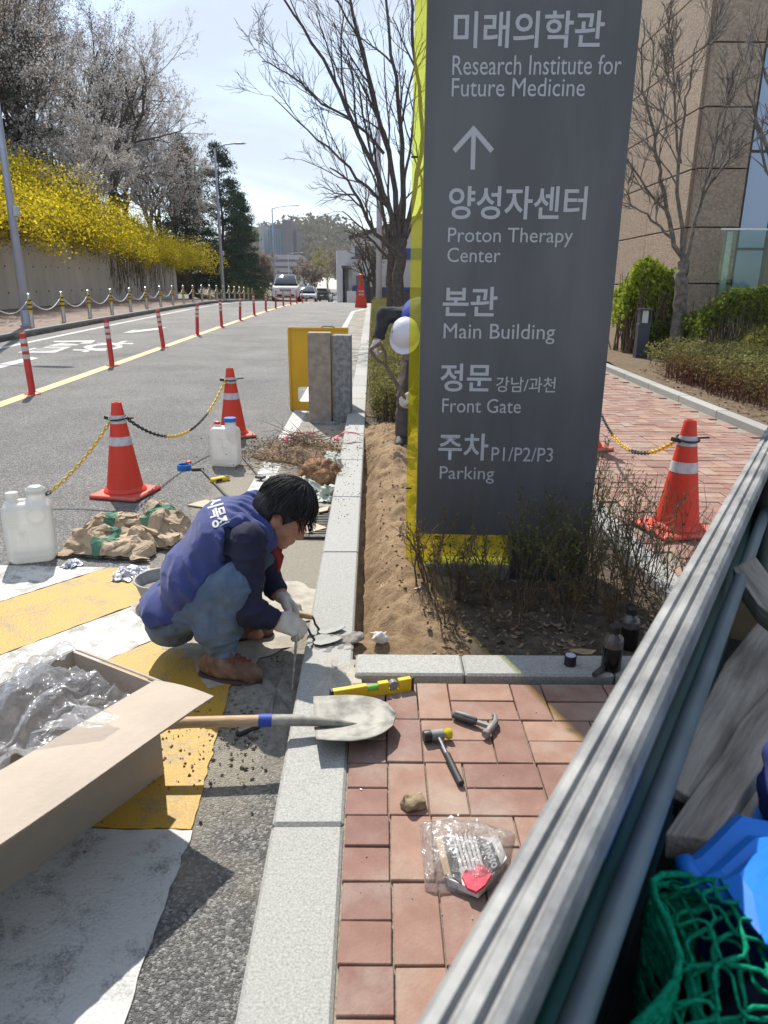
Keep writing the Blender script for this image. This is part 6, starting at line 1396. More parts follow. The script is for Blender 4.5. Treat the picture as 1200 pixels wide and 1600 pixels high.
# ---- big shovel lying across the kerb
M_SHOV = mat('shovel_blade', (.20, .19, .165), .7, metal=.1, col2=(.38, .365, .32), vscale=16, bump=.3, bscale=50, bdist=.003)
sv_ = empty('shovel', (-.20, 1.93, .02), 0, 'shovel with wooden handle and cement covered blade lying across the kerb', 'shovel')
bx_ = []; nU, nV = 9, 14
for v in range(nV):
    t_ = v/(nV-1); half = .135*math.sqrt(max(0, 1-max(0, (t_-.35)/.65)**2.2)) if t_ > .35 else .135-.01*(1-t_/.35)
    for u_ in range(nU):
        q = (u_/(nU-1)*2-1); y = q*max(half, .004); x = t_*.262; z = .018+.030*q*q*(1-.5*t_)+.022*t_*t_-.012*math.exp(-(q/.18)**2)*(1-t_)+.012
        bx_.append((x, y, z))
F_ = [(v*nU+u_, v*nU+u_+1, (v+1)*nU+u_+1, (v+1)*nU+u_) for v in range(nV-1) for u_ in range(nU-1)]
o = mesh_np('blade', bx_, F_, M_SHOV, True, sv_); sm = o.modifiers.new('s', 'SOLIDIFY'); sm.thickness = .0025
mb = MB(); mb.sweep([(-.16, 0, .052), (-.06, 0, .050), (.02, 0, .044), (.10, 0, .034), (.15, 0, .027)], [.0195, .019, .016, .010, .003], 10); mb.build('socket', M_SHOV, sv_, smooth=True)
mb = MB(); mb.sweep([(-.175, 0, .052), (-.135, 0, .052)], .0205, 12); mb.build('blue_tape', mat('blue_tape', (.02, .06, .35), .6), sv_, smooth='auto')
mb = MB(); mb.sweep([(-.17, 0, .052), (-.40, .01, .045), (-.62, .02, .02)], [.0175, .0175, .0165], 12); mb.build('handle', M_WOOD, sv_, smooth='auto')
V = []
for i in range(5):
    for j in range(5):
        t_ = .18+.12*i/4+.03*math.sin(j*2.0); q = .30+.55*j/4; y = q*.132; V.append((t_*.262, y, .018+.030*q*q*(1-.5*t_)+.022*t_*t_-.012*math.exp(-(q/.18)**2)*(1-t_)+.0136))
mesh_np('blue_mark', V, [(i*5+j, i*5+j+1, (i+1)*5+j+1, (i+1)*5+j) for i in range(4) for j in range(4)], mat('blue_tape', (.02, .06, .35), .6), True, sv_)
sv_.rotation_euler = (R(-2), R(3), R(7.5)); sv_.location = (-.218, 1.945, .004)
# ---- spirit level
lv = empty('spirit_level', (-.036, 2.172, 0), math.atan2(.085, .262), 'yellow spirit level with black ends and green vial beside the shovel', 'level')
M_LEV = mat('level_yellow', (.72, .50, .02), .4, var=.1, vscale=20); Lh = .142
for a, b in ((-Lh, -.02), (.02, .058), (.094, Lh)): mb = MB(); mb.box(((a+b)/2, 0, .0255), (b-a, .022, .050), bev=.002); mb.build('level_body', M_LEV, lv)
mb = MB(); mb.box((0, 0, .0125), (.04, .022, .024)); mb.build('level_web', M_LEV, lv); mb = MB(); mb.box((.076, 0, .008), (.036, .022, .015)); mb.build('level_web', M_LEV, lv)
mb = MB(); mb.sweep([(-.02, 0, .036), (.02, 0, .036)], .009, 10); mb.build('vial', mat('vial_green', (.25, .75, .12), .1, trans=.3), lv, smooth='auto')
mb = MB(); mb.lathe([(.017, -.010), (.017, .010)], 16, (.076, 0, .033), Matrix.Rotation(math.pi/2, 3, 'X')); mb.build('round_vial', mat('vial_grey', (.22, .24, .23), .3), lv, smooth='auto')
for s in (-1, 1): mb = MB(); mb.box((s*(Lh+.004), 0, .0255), (.01, .024, .052), bev=.002); mb.build('end_cap', M_BLK, lv)
# ---- hammers
cl = empty('claw_hammer', (.305, 1.99, 0), 0, 'steel claw hammer with black and grey grip lying on the bricks', 'hammer')
a, b = Vector((-.070, .045, .018)), Vector((.045, -.028, .022)); dh = (b-a).normalized(); sd = Vector((-dh.y, dh.x, 0))
mb = MB(); mb.sweep([a, a.lerp(b, .2), a.lerp(b, .55), a.lerp(b, .62)], [.013, .0165, .0145, .012], 10, sq=(1, .75)); mb.build('grip', mat('grip_black', (.03, .03, .03), .7), cl, smooth='auto')
mb = MB(); mb.sweep([a.lerp(b, .05)+Vector((0, 0, .0125)), a.lerp(b, .3)+Vector((0, 0, .0135)), a.lerp(b, .6)+Vector((0, 0, .0115))], [.005, .006, .005], 6); mb.build('grip_inlay', mat('grip_grey', (.3, .3, .3), .6), cl, smooth=True)
mb = MB(); mb.sweep([a.lerp(b, .6), b], [.009, .010], 8); mb.build('neck', M_TROW, cl, smooth='auto')
hd_ = sd*-1.0
mb = MB(); mb.sweep([b-hd_*-.05+Vector((0, 0, 0)), b-hd_*-.034, b-hd_*-.03, b-hd_*.0], [.013, .013, .010, .013], 10); mb.build('face', M_TROW, cl, smooth='auto')
for s in (-1, 1): mb = MB(); mb.sweep([b, b+hd_*-.0-sd*-.03+Vector((0, 0, s*.004)), b-sd*-.055-dh*.012+Vector((0, 0, s*.006)), b-sd*-.078-dh*.034+Vector((0, 0, s*.006-.006))], [.011, .009, .0065, .003], 8); mb.build('claw', M_TROW, cl, smooth='auto')
ml = empty('mallet', (.185, 1.85, 0), 0, 'small mallet with black and clear yellow faces and ribbed steel handle', 'hammer')
h0, h1 = Vector((-.012, .062, .026)), Vector((.040, -.155, .016)); ax = Vector((.975, .22, 0)).normalized()
mb = MB(); mb.sweep([h0, h0.lerp(h1, .45)], .0062, 8); mb.build('shaft', M_CHROME, ml, smooth='auto')
mb = MB(); k_ = 22; mb.sweep([h0.lerp(h1, .42+.58*i/k_) for i in range(k_+1)], [.0095+.0012*(i % 2) for i in range(k_+1)], 10); mb.build('grip', mat('ribbed_grip', (.035, .035, .04), .6), ml, smooth='auto')
mb = MB(); mb.sweep([h0-ax*.022, h0+ax*.018], .0175, 14); mb.build('head', M_TROW, ml, smooth='auto')
mb = MB(); mb.sweep([h0-ax*.046, h0-ax*.042, h0-ax*.022], [.017, .019, .019], 14); mb.build('black_face', M_BLK, ml, smooth='auto')
mb = MB(); mb.sweep([h0+ax*.018, h0+ax*.024, h0+ax*.03, h0+ax*.042, h0+ax*.045], [.012, .012, .017, .017, .015], 14); mb.build('yellow_face', mat('clear_yellow', (.75, .65, .02), .15, trans=.35), ml, smooth='auto')
# ---- stone and paint flakes on the bricks
st_ = sdf_mesh('broken_stone', lambda P: smax(sbox(P, (0, 0, .017), (.062, .040, .036), .006, Euler((.2, .12, .5)).to_matrix())+.006*fbm(P*38, 3, 2), -P[:, 2], .002), (-.06, -.05, -.005), (.06, .05, .06), .0045, mat('sandstone', (.30, .23, .14), .95, var=.2, vscale=25, bump=.5, bscale=60), smooth=False); st_.location = (.088, 1.615, 0); tag(st_, 'small broken brown stone on the brick pavement', 'stone')
M_FLAKE = mat('white_flake', (.75, .75, .72), .7)
for i, (px, py) in enumerate(((694, 1255), (704, 1279), (712, 1272), (716, 1274), (690, 1245), (708, 1228), (564, 1234), (745, 1282))):
    p = at(px, py, 0); mb = MB(); a = random.uniform(0, 6); w_ = .010 if i in (0, 1) else .004; mb.box((0, 0, .0015), (w_*1.8, w_, .002), (0, 0, a)); o = mb.build('paint_flake', M_FLAKE, loc=(p.x, p.y, 0)); tag(o, 'tiny white flake on the brick pavement near the mallet', 'flake', 'white flakes on the bricks')
# ---- plastic bag with a pack of gloves
def film(name, alpha, tint, rough=.12, crinkle=0):
    m = bpy.data.materials.new(name); m.use_nodes = True; t = m.node_tree; t.nodes.clear(); o = nn(t, 'ShaderNodeOutputMaterial'); tr = nn(t, 'ShaderNodeBsdfTransparent'); tr.inputs[0].default_value = (.96, .97, .98, 1)
    gl = nn(t, 'ShaderNodeBsdfGlossy'); gl.inputs['Roughness'].default_value = rough; df = nn(t, 'ShaderNodeBsdfTranslucent'); df.inputs[0].default_value = tint; d2 = nn(t, 'ShaderNodeBsdfDiffuse'); d2.inputs[0].default_value = tint
    a = nn(t, 'ShaderNodeMixShader'); a.inputs[0].default_value = .5; t.links.new(df.outputs[0], a.inputs[1]); t.links.new(d2.outputs[0], a.inputs[2]); b = nn(t, 'ShaderNodeMixShader'); b.inputs[0].default_value = alpha; t.links.new(tr.outputs[0], b.inputs[1]); t.links.new(a.outputs[0], b.inputs[2])
    ff = facing_fac(t, .06, .7, 3.0); c = nn(t, 'ShaderNodeMixShader'); t.links.new(ff, c.inputs[0]); t.links.new(b.outputs[0], c.inputs[1]); t.links.new(gl.outputs[0], c.inputs[2]); t.links.new(c.outputs[0], o.inputs[0])
    if crinkle:
        tcn = nn(t, 'ShaderNodeTexCoord'); nz = nn(t, 'ShaderNodeTexNoise'); nz.inputs['Scale'].default_value = crinkle; nz.inputs['Detail'].default_value = 3; nz.inputs['Distortion'].default_value = 1.5; t.links.new(tcn.outputs['Object'], nz.inputs['Vector']); bp = nn(t, 'ShaderNodeBump'); bp.inputs['Strength'].default_value = .9; bp.inputs['Distance'].default_value = .03; t.links.new(nz.outputs['Fac'], bp.inputs['Height']); t.links.new(bp.outputs[0], gl.inputs['Normal']); t.links.new(bp.outputs[0], d2.inputs['Normal'])
    return m
M_FILM = film('clear_film', .24, (.92, .93, .95, 1), .10, 16); M_BAG = film('bag_film', .34, (.85, .83, .81, 1), .14, 26)
bg_ = empty('glove_pack', (.215, 1.44, 0), R(0), 'clear plastic bag holding a pack of red palmed work gloves printed black', 'bag')
cor = [at(655, 1290), at(700, 1283), at(806, 1308), at(790, 1370), at(748, 1404), at(700, 1393), at(664, 1392)]; cor = [c_-Vector((.215, 1.44, 0)) for c_ in cor]
def pillow(poly, h, n=26, seed=1, zt=.5):
    cx = sum((Vector(p) for p in poly), Vector())/len(poly); P = []
    for i in range(len(poly)):
        a, b = Vector(poly[i]), Vector(poly[(i+1) % len(poly)])
        for k in range(6): P.append(a.lerp(b, k/6))
    m = len(P); V = []; rings = 8
    for k in range(rings+1):
        q = 1-k/rings
        for p in P:
            v = cx.lerp(p, q); z = h*(1-q**2.6)**.6; V.append((v.x, v.y, z))
    V = np.array(V); V[:, 2] = np.maximum(V[:, 2]*(1+.35*n2(V[:, 0], V[:, 1], 22, 3, seed))+.006*np.abs(n2(V[:, 0], V[:, 1], 45, 2, seed+3)), .001)
    F = [(k*m+i, k*m+(i+1) % m, (k+1)*m+(i+1) % m, (k+1)*m+i) for k in range(rings) for i in range(m)]
    return V, F
V, F = pillow(cor, .058, seed=3); mesh_np('bag_skin', V, F, M_BAG, True, bg_)
def patch(name, pts, z, m, parent, org, thick=.003):
    mb = MB(); P = [Vector((p.x-org[0], p.y-org[1], z)) for p in pts]; n = len(P); mb.add([p for p in P]+[p+Vector((0, 0, thick)) for p in P], [tuple(reversed(range(n))), tuple(range(n, 2*n))]+[(i, (i+1) % n, n+(i+1) % n, n+i) for i in range(n)]); return mb.build(name, m, parent)
og = (.215, 1.44); zz = .028
M_PRNT = mat('pack_black', (.018, .018, .02), .5); M_PKR = mat('pack_red', (.65, .06, .10), .7, var=.2, vscale=40, bump=.5, bscale=60, bdist=.01); M_PKW = mat('pack_white', (.6, .58, .56), .7, var=.1, vscale=30); M_PKT = mat('pack_tan', (.55, .40, .25), .7)
mid = [at(*p, zz) for p in ((692, 1304), (780, 1308), (792, 1340), (748, 1392), (700, 1372))]; patch('glove_block', mid, .006, M_PKW, bg_, og, .020)
patch('tan_edge', [at(*p, zz) for p in ((681, 1310), (691, 1306), (703, 1352), (704, 1366), (694, 1366))], .014, M_PKT, bg_, og, .014)
patch('black_print', [at(*p, zz+.003) for p in ((691, 1306), (707, 1308), (716, 1345), (722, 1380), (706, 1368))], .0265, M_PRNT, bg_, og, .003)
patch('black_print', [at(*p, zz+.003) for p in ((743, 1303), (769, 1316), (784, 1352), (766, 1362), (754, 1345))], .0265, M_PRNT, bg_, og, .003)
patch('red_palm', [at(*p, zz) for p in ((722, 1372), (727, 1362), (738, 1362), (747, 1352), (760, 1358), (768, 1368), (758, 1385), (744, 1396), (730, 1390))], .026, M_PKR, bg_, og, .008)
for k in range(6):
    a = at(708+7*k, 1300+k*.5, zz+.004); b = at(724+6.2*k, 1352-k, zz+.004); o_ = Vector((og[0], og[1], 0)); mb = MB(); mb.sweep([a-o_, b-o_], .0011, 4); mb.build('print_line', M_PRNT, bg_)
def flat_text(txt, p0, px_, py_, parent, m, org, z, name='print_lettering', off=.01):
    c = bpy.data.curves.new('t', 'FONT'); c.body = txt; c.size = 1; c.offset = off; c.resolution_u = 2; o = bpy.data.objects.new('t', c); COL.objects.link(o); bpy.context.view_layer.update()
    me = bpy.data.meshes.new_from_object(o.evaluated_get(bpy.context.evaluated_depsgraph_get())); bpy.data.objects.remove(o); co = np.empty(len(me.vertices)*3, np.float32); me.vertices.foreach_get('co', co); co = co.reshape(-1, 3); mn, mx_ = co.min(0), co.max(0); q = (co-mn)/np.maximum(mx_-mn, 1e-6)
    A = np.array(p0); Q = A+q[:, :1]*(np.array(px_)-A)+q[:, 1:2]*(np.array(py_)-A); Q[:, 2] = z; Q -= np.array([org[0], org[1], 0]); me.vertices.foreach_set('co', Q.astype(np.float32).ravel()); me.update(); me.materials.clear(); me.materials.append(m); me.name = name; ob = bpy.data.objects.new(name, me); COL.objects.link(ob); ob.parent = parent
M_PTX = mat('print_white', (.62, .62, .62), .6)
flat_text('smoto', at(754, 1318, .032), at(769, 1357, .032), at(765, 1313, .032), bg_, M_PTX, og, .0302)
flat_text('UDT', at(700, 1312, .032), at(708, 1343, .032), at(708, 1311, .032), bg_, M_PTX, og, .0302, off=.03)
# ---- reinforcing rod, knife handle, bottles, cap
rp_ = at(457, 1082, float(zr(-.35, 2.35))); mb = MB(); base = Vector((rp_.x, rp_.y, float(zr(rp_.x, rp_.y)))); top = Vector((-.335, 2.50, .105)); mb.sweep([Vector((0, 0, 0)), (top-base)*.5, top-base], .0052, 8)
o = mb.build('steel_rod', mat('rusty_steel', (.30, .27, .23), .5, metal=.5, var=.3, vscale=40), smooth='auto', loc=base); tag(o, 'thin steel rod leaning from the road up to the kerb by the hands', 'rod')
kf = empty('utility_knife', (-.452, 2.10, float(zr(-.45, 2.1))), R(38), 'dark utility knife lying on the asphalt under the shovel handle', 'knife')
mb = MB(); mb.box((0, 0, .010), (.11, .026, .018), bev=.006); mb.build('knife_body', mat('grip_black', (.03, .03, .03), .7), kf); mb = MB(); mb.box((-.02, 0, .0195), (.05, .014, .003), bev=.001); mb.build('knife_slider', mat('grip_grey', (.3, .3, .3), .6), kf); mb = MB(); mb.box((.06, 0, .010), (.02, .02, .012), bev=.003); mb.build('knife_tip', M_IRON, kf)
M_BOT = mat('dark_bottle', (.012, .010, .012), .15, spec=.7); M_BOTC = film('bottle_clear', .25, (.3, .28, .3, 1), .08)
def make_bottle(x, y, s, label, z0):
    t = empty('dye_bottle', (x, y, z0), 0, label, 'bottle', 'dark bottles by the bed kerb')
    mb = MB(); mb.lathe([(.034*s, 0), (.036*s, .005), (.036*s, .092*s)], 20); mb.build('dark_contents', M_BOT, t, smooth='auto')
    mb = MB(); mb.lathe([(.0365*s, .092*s), (.0365*s, .115*s), (.033*s, .13*s), (.021*s, .142*s), (.019*s, .152*s)], 20, cap=False); mb.build('clear_shoulder', M_BOTC, t, smooth='auto')
    mb = MB(); mb.lathe([(.0215*s, .148*s), (.0215*s, .172*s), (.019*s, .175*s)], 20); mb.build('bottle_cap', M_BLK, t, smooth='auto')
make_bottle(.845, 2.34, 1.0, 'dark bottle standing on the bed kerb end', .021); make_bottle(1.0, 2.60, 1.0, 'dark bottle standing in the leaves behind the other bottle', soil_at(1.0, 2.6))
cp = empty('bottle_lid', (.70, 2.365, .021), 0, 'loose black bottle lid with pale top on the white kerb', 'lid'); mb = MB(); mb.lathe([(.022, 0), (.022, .036), (.020, .038)], 20); mb.build('lid_body', M_BLK, cp, smooth='auto'); mb = MB(); mb.lathe([(.0185, .0382), (.0185, .039)], 20); mb.build('lid_liner', mat('lid_liner', (.5, .5, .62), .4), cp)
mb = MB(); mb.sweep([(0, 0, .033), (.10, .10, .045)], .010, 8); o = mb.build('iron_pipe', M_IRON, smooth='auto', loc=(.765, 2.275, -.004)); tag(o, 'short dark iron pipe propped on the kerb beside the bottle', 'pipe')
lf = MB(); lp = [(-.055, 0, .012), (-.03, .022, .006), (.0, .03, .004), (.035, .02, .006), (.06, 0, .014), (.035, -.022, .008), (0, -.03, .01), (-.03, -.02, .012)]; lf.add(lp+[(0, 0, .0)], [(i, (i+1) % 8, 8) for i in range(8)]); o = lf.build('fallen_leaf', mat('tan_leaf', (.32, .22, .12), .8, var=.15, vscale=30), smooth=True, loc=(.79, 2.53, soil_at(.79, 2.53)+.008)); tag(o, 'single large tan leaf lying beside the dark bottle', 'leaf')
# ---- cardboard box with film inside
M_CARD = mat('cardboard', (.44, .365, .29), .85, var=.05, vscale=5, detail=8, bump=.15, bscale=90); M_CARDE = mat('cardboard_edge', (.36, .27, .18), .9)
bxo = Vector((-.68, 1.862, float(zr(-.68, 1.86))+.007)); ua = Vector((-.506, -.862, 0)).normalized(); vb = Vector((-.862, .506, 0)).normalized(); BH = .325; BL = 1.35; BW = .37; th = .005
box = empty('cardboard_box', bxo, 0, 'long open cardboard box with folded out flap lying on the road markings', 'box')
def panel(name, p, a, b, m=M_CARD, n=None):
    p, a, b = Vector(p), Vector(a), Vector(b); nn_ = a.cross(b).normalized()*th/2; mb = MB(); V = []
    for s in (-1, 1): V += [p+nn_*s, p+a+nn_*s, p+a+b+nn_*s, p+b+nn_*s]
    mb.add(V, [(0, 3, 2, 1), (4, 5, 6, 7), (0, 1, 5, 4), (1, 2, 6, 5), (2, 3, 7, 6), (3, 0, 4, 7)]); return mb.build(name, m, box)
Z = Vector((0, 0, 1))
panel('side_wall', (0, 0, 0), ua*BL, Z*BH); panel('side_wall', vb*BW, ua*BL, Z*BH); panel('end_wall', ua*.004+vb*.004, vb*(BW-.008), Z*(BH-.003)); panel('end_wall', ua*(BL-.004)+vb*.004, vb*(BW-.008), Z*(BH-.003)); panel('bottom', Z*.004+ua*.006+vb*.006, ua*(BL-.012), vb*(BW-.012))
out = -vb
# long flap folded outwards, slightly bowed
nU, nV = 24, 7; V = []; F = []
for i in range(nU):
    for j in range(nV):
        a = i/(nU-1); b = j/(nV-1); p = Z*BH+ua*(BL*a-.004)+out*(.235*b)+Z*(.012*math.sin(b*2.6)+.012*b-.016*a*b+.004*math.sin(a*9+b)*b); V.append(p)
F = [(i*nV+j, i*nV+j+1, (i+1)*nV+j+1, (i+1)*nV+j) for i in range(nU-1) for j in range(nV-1)]; o = mesh_np('long_flap', V, F, M_CARD, False, box); sm = o.modifiers.new('s', 'SOLIDIFY'); sm.thickness = .005; sm.offset = 0
EV = []
for i in range(90):
    a = i/89; p = Z*BH+ua*(BL*a-.004)+out*.2352+Z*(.012*math.sin(2.6)+.012-.016*a+.004*math.sin(a*9+1)); j_ = random.uniform(-.002, .003); EV += [p+out*j_+Z*.0028, p+out*(j_*.5+.0005)-Z*.0028]
mesh_np('torn_edge', EV, [(2*i, 2*i+1, 2*i+3, 2*i+2) for i in range(89)], M_CARDE, False, box)
panel('end_flap', Z*BH+vb*.004-ua*.004, vb*(BW-.008), -ua*.03-Z*.02)
panel('long_flap', Z*BH+vb*(BW+.003), ua*BL, vb*.2-Z*.12)
# crumpled film filling the box
rng = np.random.default_rng(8); nx, ny = 130, 62; V = []
for i in range(nx):
    for j in range(ny):
        a, b = i/(nx-1), j/(ny-1); V.append((a, b))
V = np.array(V); a, b = V[:, 0], V[:, 1]
al = .05+a*1.2; w_ = .02+b*(BW-.04)
H_ = .245+.080*n2(a*1.25, b*.4, 5.5, 3, 3)+.055*np.abs(n2(a*1.25, b*.4, 11, 2, 5))+.022*np.abs(n2(a*1.25, b*.4, 30, 3, 15))+.09*np.exp(-((a-.18)/.14)**2)*np.exp(-((b-.62)/.3)**2)
wx = .03*n2(a*1.25, b*.4, 12, 2, 6); P3 = np.outer(al+wx, np.array(ua))+np.outer(np.clip(w_+.03*n2(a, b, 14, 2, 7), .012, BW-.012), np.array(vb)); P3[:, 2] += np.clip(H_, .02, .45)
F = np.array([(i*ny+j, i*ny+j+1, (i+1)*ny+j+1, (i+1)*ny+j) for i in range(nx-1) for j in range(ny-1)])
pf = mesh_np('plastic_film', P3-np.array([0, 0, 0.0]), F, M_FILM, True); pf.location = bxo; tag(pf, 'crumpled clear plastic film stuffed inside the cardboard box', 'film')
# an end of film lying over the flap
nx, ny = 18, 14; V = []
for i in range(nx):
    for j in range(ny):
        a, b = i/(nx-1), j/(ny-1); x_ = .22+.16*a-.1*b*a; y_ = .03-.15*b; z_ = BH+.022+.012*math.sin(b*2.6)+.012*b+.006*abs(math.sin(a*7+b*5))+.012*(1-b)*abs(math.sin(a*12)); V.append(tuple(ua*x_+vb*y_+Z*z_))
o = mesh_np('film_end', V, [(i*ny+j, i*ny+j+1, (i+1)*ny+j+1, (i+1)*ny+j) for i in range(nx-1) for j in range(ny-1)], M_FILM, True, pf)
nx, ny = 22, 14; V = []
for i in range(nx):
    for j in range(ny):
        a, b = i/(nx-1), j/(ny-1); x_ = .06+.20*a; y_ = BW-.12+.30*b-.06*a; z_ = BH+.05-.18*max(0, b-.35)*1.4+.02*abs(math.sin(a*9+b*4))+.015*math.sin(b*11+a*3); V.append(tuple(ua*x_+vb*y_+Z*z_))
o = mesh_np('film_end', V, [(i*ny+j, i*ny+j+1, (i+1)*ny+j+1, (i+1)*ny+j) for i in range(nx-1) for j in range(ny-1)], M_FILM, True, pf)
# cut branches in the box, under the film
rng = np.random.default_rng(18); out_ = []; tips = []
for i in range(24):
    p = ua*rng.uniform(.45, .95)+vb*rng.uniform(.04, .32)+Z*rng.uniform(.12, .22); a = rng.uniform(-.5, .5)+2.6; branch(rng, p, (math.cos(a), math.sin(a), .25), .25, .004, 1, 2, out_, tips, (3, 4), (.3, .7), .02, .1, (.4, .6), 4, .3, .0015)
t = empty('cut_branches', bxo, 0, 'bundle of cut brown branches with yellow buds lying in the cardboard box', 'branches'); V, F = tube_np(out_); mesh_np('stems', V, F, M_TWIG, False, t); V, F = leaf_cloud(tip_points(rng, tips, 500, .01), .02, rng, .5); mesh_np('leaves', V, F, T_SPRG, False, t)
mb = MB(); mb.add([tuple(ua*.40+vb*.05+Z*.20), tuple(ua*.40+vb*.34+Z*.22), tuple(ua*.85+vb*.34+Z*.20), tuple(ua*.85+vb*.05+Z*.19)], [(0, 1, 2, 3)]); o = mb.build('brown_sack', mat('red_brown_paper', (.20, .09, .04), .8, var=.2, vscale=10), t)
# ---- water cans
def canmat():
    m = film('milky_plastic', .80, (.80, .81, .78, 1), .3); return m
M_CAN = canmat()
def make_can(loc, rz, s, label, cap, capmat):
    t = empty('water_can', loc, rz, label, 'water can', 'translucent water cans')
    def can(P):
        r = sbox(P, (0, 0, .165), (.235, .17, .33), .045); r = smin(r, rcone(P, (-.052, 0, .30), (-.052, 0, .375), .047, .044), .02); r = smin(r, rcone(P, (.06, -.0, .30), (.06, 0, .352), .026, .022), .02)
        g = rcone(P, (.028, 0, .335), (.028, 0, .30), .012, .02); r = smax(r, -g, .02)
        for z in (.09, .21): r = smax(r, -(np.abs(np.abs(P[:, 1])-.088)+np.maximum(np.abs(P[:, 2]-z)-.02, 0)-.004), .008)
        r = smin(r, np.abs(sbox(P, (0, 0, .165), (.232, .168, .33), .045))+.0, .001) if False else r
        for x in (-.06, 0, .06): r = smax(r, -(np.sqrt((P[:, 0]-x)**2+(np.abs(P[:, 1])-.0905)**2)-.008+np.maximum(np.abs(P[:, 2]-.15)-.08, 0)), .006)
        return r
    o = sdf_mesh('can_body', can, (-.13, -.1, -.005), (.13, .1, .40), .0065, M_CAN, t)
    mb = MB(); mb.lathe([(.032, .345), (.033, .375), (.03, .378)], 16, (.06, 0, 0)); mb.build('vent_cap', capmat if cap else M_CAN, t, smooth='auto') if not cap else None
    if cap: mb = MB(); mb.lathe([(.050, .372), (.050, .402), (.047, .405)], 24, (-.052, 0, 0)); mb.build('screw_cap', capmat, t, smooth='auto'); mb = MB(); mb.lathe([(.026, .35), (.026, .37)], 16, (.06, 0, 0)); mb.build('vent_cap', M_RED, t, smooth='auto')
    else: mb = MB(); mb.lathe([(.047, .365), (.049, .372), (.049, .388), (.045, .392), (.041, .39), (.041, .372)], 24, (-.052, 0, 0), cap=False); mb.build('open_neck', M_CAN, t, smooth='auto')
    t.scale = (s, s, s); return t
M_BCAP = mat('blue_cap', (.01, .17, .55), .4)
make_can((-1.90, 3.60, float(zr(-1.9, 3.6))), R(200), 1.02, 'milky plastic water can without its cap beside the paper sacks', False, M_BCAP)
j2 = onroad(352, 730); make_can((j2.x, j2.y+.06, j2.z), R(172), .98, 'milky plastic water can with blue screw cap before the cone', True, M_BCAP)
bc = onroad(288, 733); t = empty('loose_cap', bc, 0, 'blue screw cap lying loose on the asphalt', 'cap'); mb = MB(); mb.lathe([(.055, 0), (.055, .035), (.05, .04), (.045, .04), (.045, .012)], 24); mb.build('cap_shell', M_BCAP, t, smooth='auto'); mb = MB(); mb.lathe([(.044, .010), (.044, .013)], 20); mb.build('cap_liner', mat('cap_liner', (.02, .10, .32), .5), t)
rc = onroad(290, 727); mb = MB(); mb.lathe([(.022, 0), (.022, .02), (.018, .023)], 16); o = mb.build('red_cap', M_RED, smooth='auto', loc=(rc.x+.01, rc.y+.06, rc.z)); tag(o, 'small red cap on the asphalt behind the blue cap', 'cap')
# ---- long rods, yellow tape measure and hoe on the road
def rod(pa, pb, r, name, label, m, cat, lift=.0):
    a, b = onroad(*pa), onroad(*pb); a = Vector((a.x, a.y, a.z+r+lift)); b = Vector((b.x, b.y, b.z+r)); mb = MB(); mb.sweep([(0, 0, 0), (b-a)*.5, b-a], r, 8); o = mb.build(name, m, smooth='auto', loc=a); tag(o, label, cat); return o
rod((315, 735), (355, 778), .009, 'iron_bar', 'dark iron bar on the asphalt beside the yellow block', M_IRON, 'bar')
hq = onroad(310, 733); mb = MB(); mb.box((0, 0, .012), (.10, .035, .02), (0, 0, .3), bev=.006); o = mb.build('hook_head', M_IRON, bpy.data.objects['iron_bar'], loc=(-.03, .0, -.008))
hb = rod((376, 712), (408, 750), .008, 'hoe', 'thin hoe with flat dark blade behind the man, beside the capped can', M_IRON, 'hoe'); e = onroad(408, 750)-onroad(376, 712); mb = MB(); mb.box((e.x, e.y-.02, .005), (.07, .05, .02), (0, 0, -.4), bev=.003); mb.build('hoe_blade', M_IRON, hb)
ty_ = onroad(344, 752); t = empty('tape_block', ty_, R(42), 'small yellow level block lying on the road behind the man', 'level'); mb = MB(); mb.box((0, 0, .017), (.15, .05, .034), bev=.006); mb.build('block_body', M_LEV, t); mb = MB(); mb.box((.055, 0, .0347), (.03, .044, .003)); mb.build('dark_label', M_DARK, t); mb = MB(); mb.box((-.02, -.0255, .017), (.05, .003, .02)); mb.build('side_label', M_DARK, t)
# boards
M_PLY = mat('plywood', (.50, .41, .29), .8, var=.1, vscale=10)
def board(pp, z, t_, name, label):
    pts = [onroad(*p) for p in pp]; c_ = sum(pts, Vector())/len(pts); mb = MB(); mb.prism([(p.x-c_.x, p.y-c_.y) for p in pts], z, z+t_); o = mb.build(name, M_PLY, loc=c_); tag(o, label, 'board')
board(((293, 791), (320, 783), (352, 783), (330, 797)), .004, .008, 'plywood_piece', 'thin pale plywood offcut on the road behind the blue vest')
board(((465, 828), (487, 820), (511, 829), (478, 839)), .012, .008, 'plywood_piece', 'pale square of plywood lying on the drain beside the man')
board(((497, 800), (514, 796), (512, 803), (499, 806)), .02, .006, 'plywood_piece', 'small pale plywood offcut on the far edge of the drain')
# ---- drain grating in the gutter
dg = empty('drain_grating', (-.47, 4.3, float(zr(-.47, 4.3))+.004), R(1), 'iron gutter drain with closely spaced bars beside the kerb', 'drain')
mb = MB(); 
for s in (-1, 1): mb.box((s*.125, 0, .005), (.02, .62, .012)); mb.box((0, s*.30, .005), (.23, .02, .012))
mb.build('frame', M_IRON, dg)
for k in range(17): mb = MB(); mb.box((0, -.27+k*.034, .004), (.228, .014, .010)); mb.build('grate_bar', M_IRON, dg)
mb = MB(); mb.box((0, 0, -.001), (.23, .58, .002)); mb.build('pit_shade_sheet', mat('pit_shade_black', (.01, .01, .01), 1), dg)  # flat black sheet under the bars, painting in the shade of the drain pit
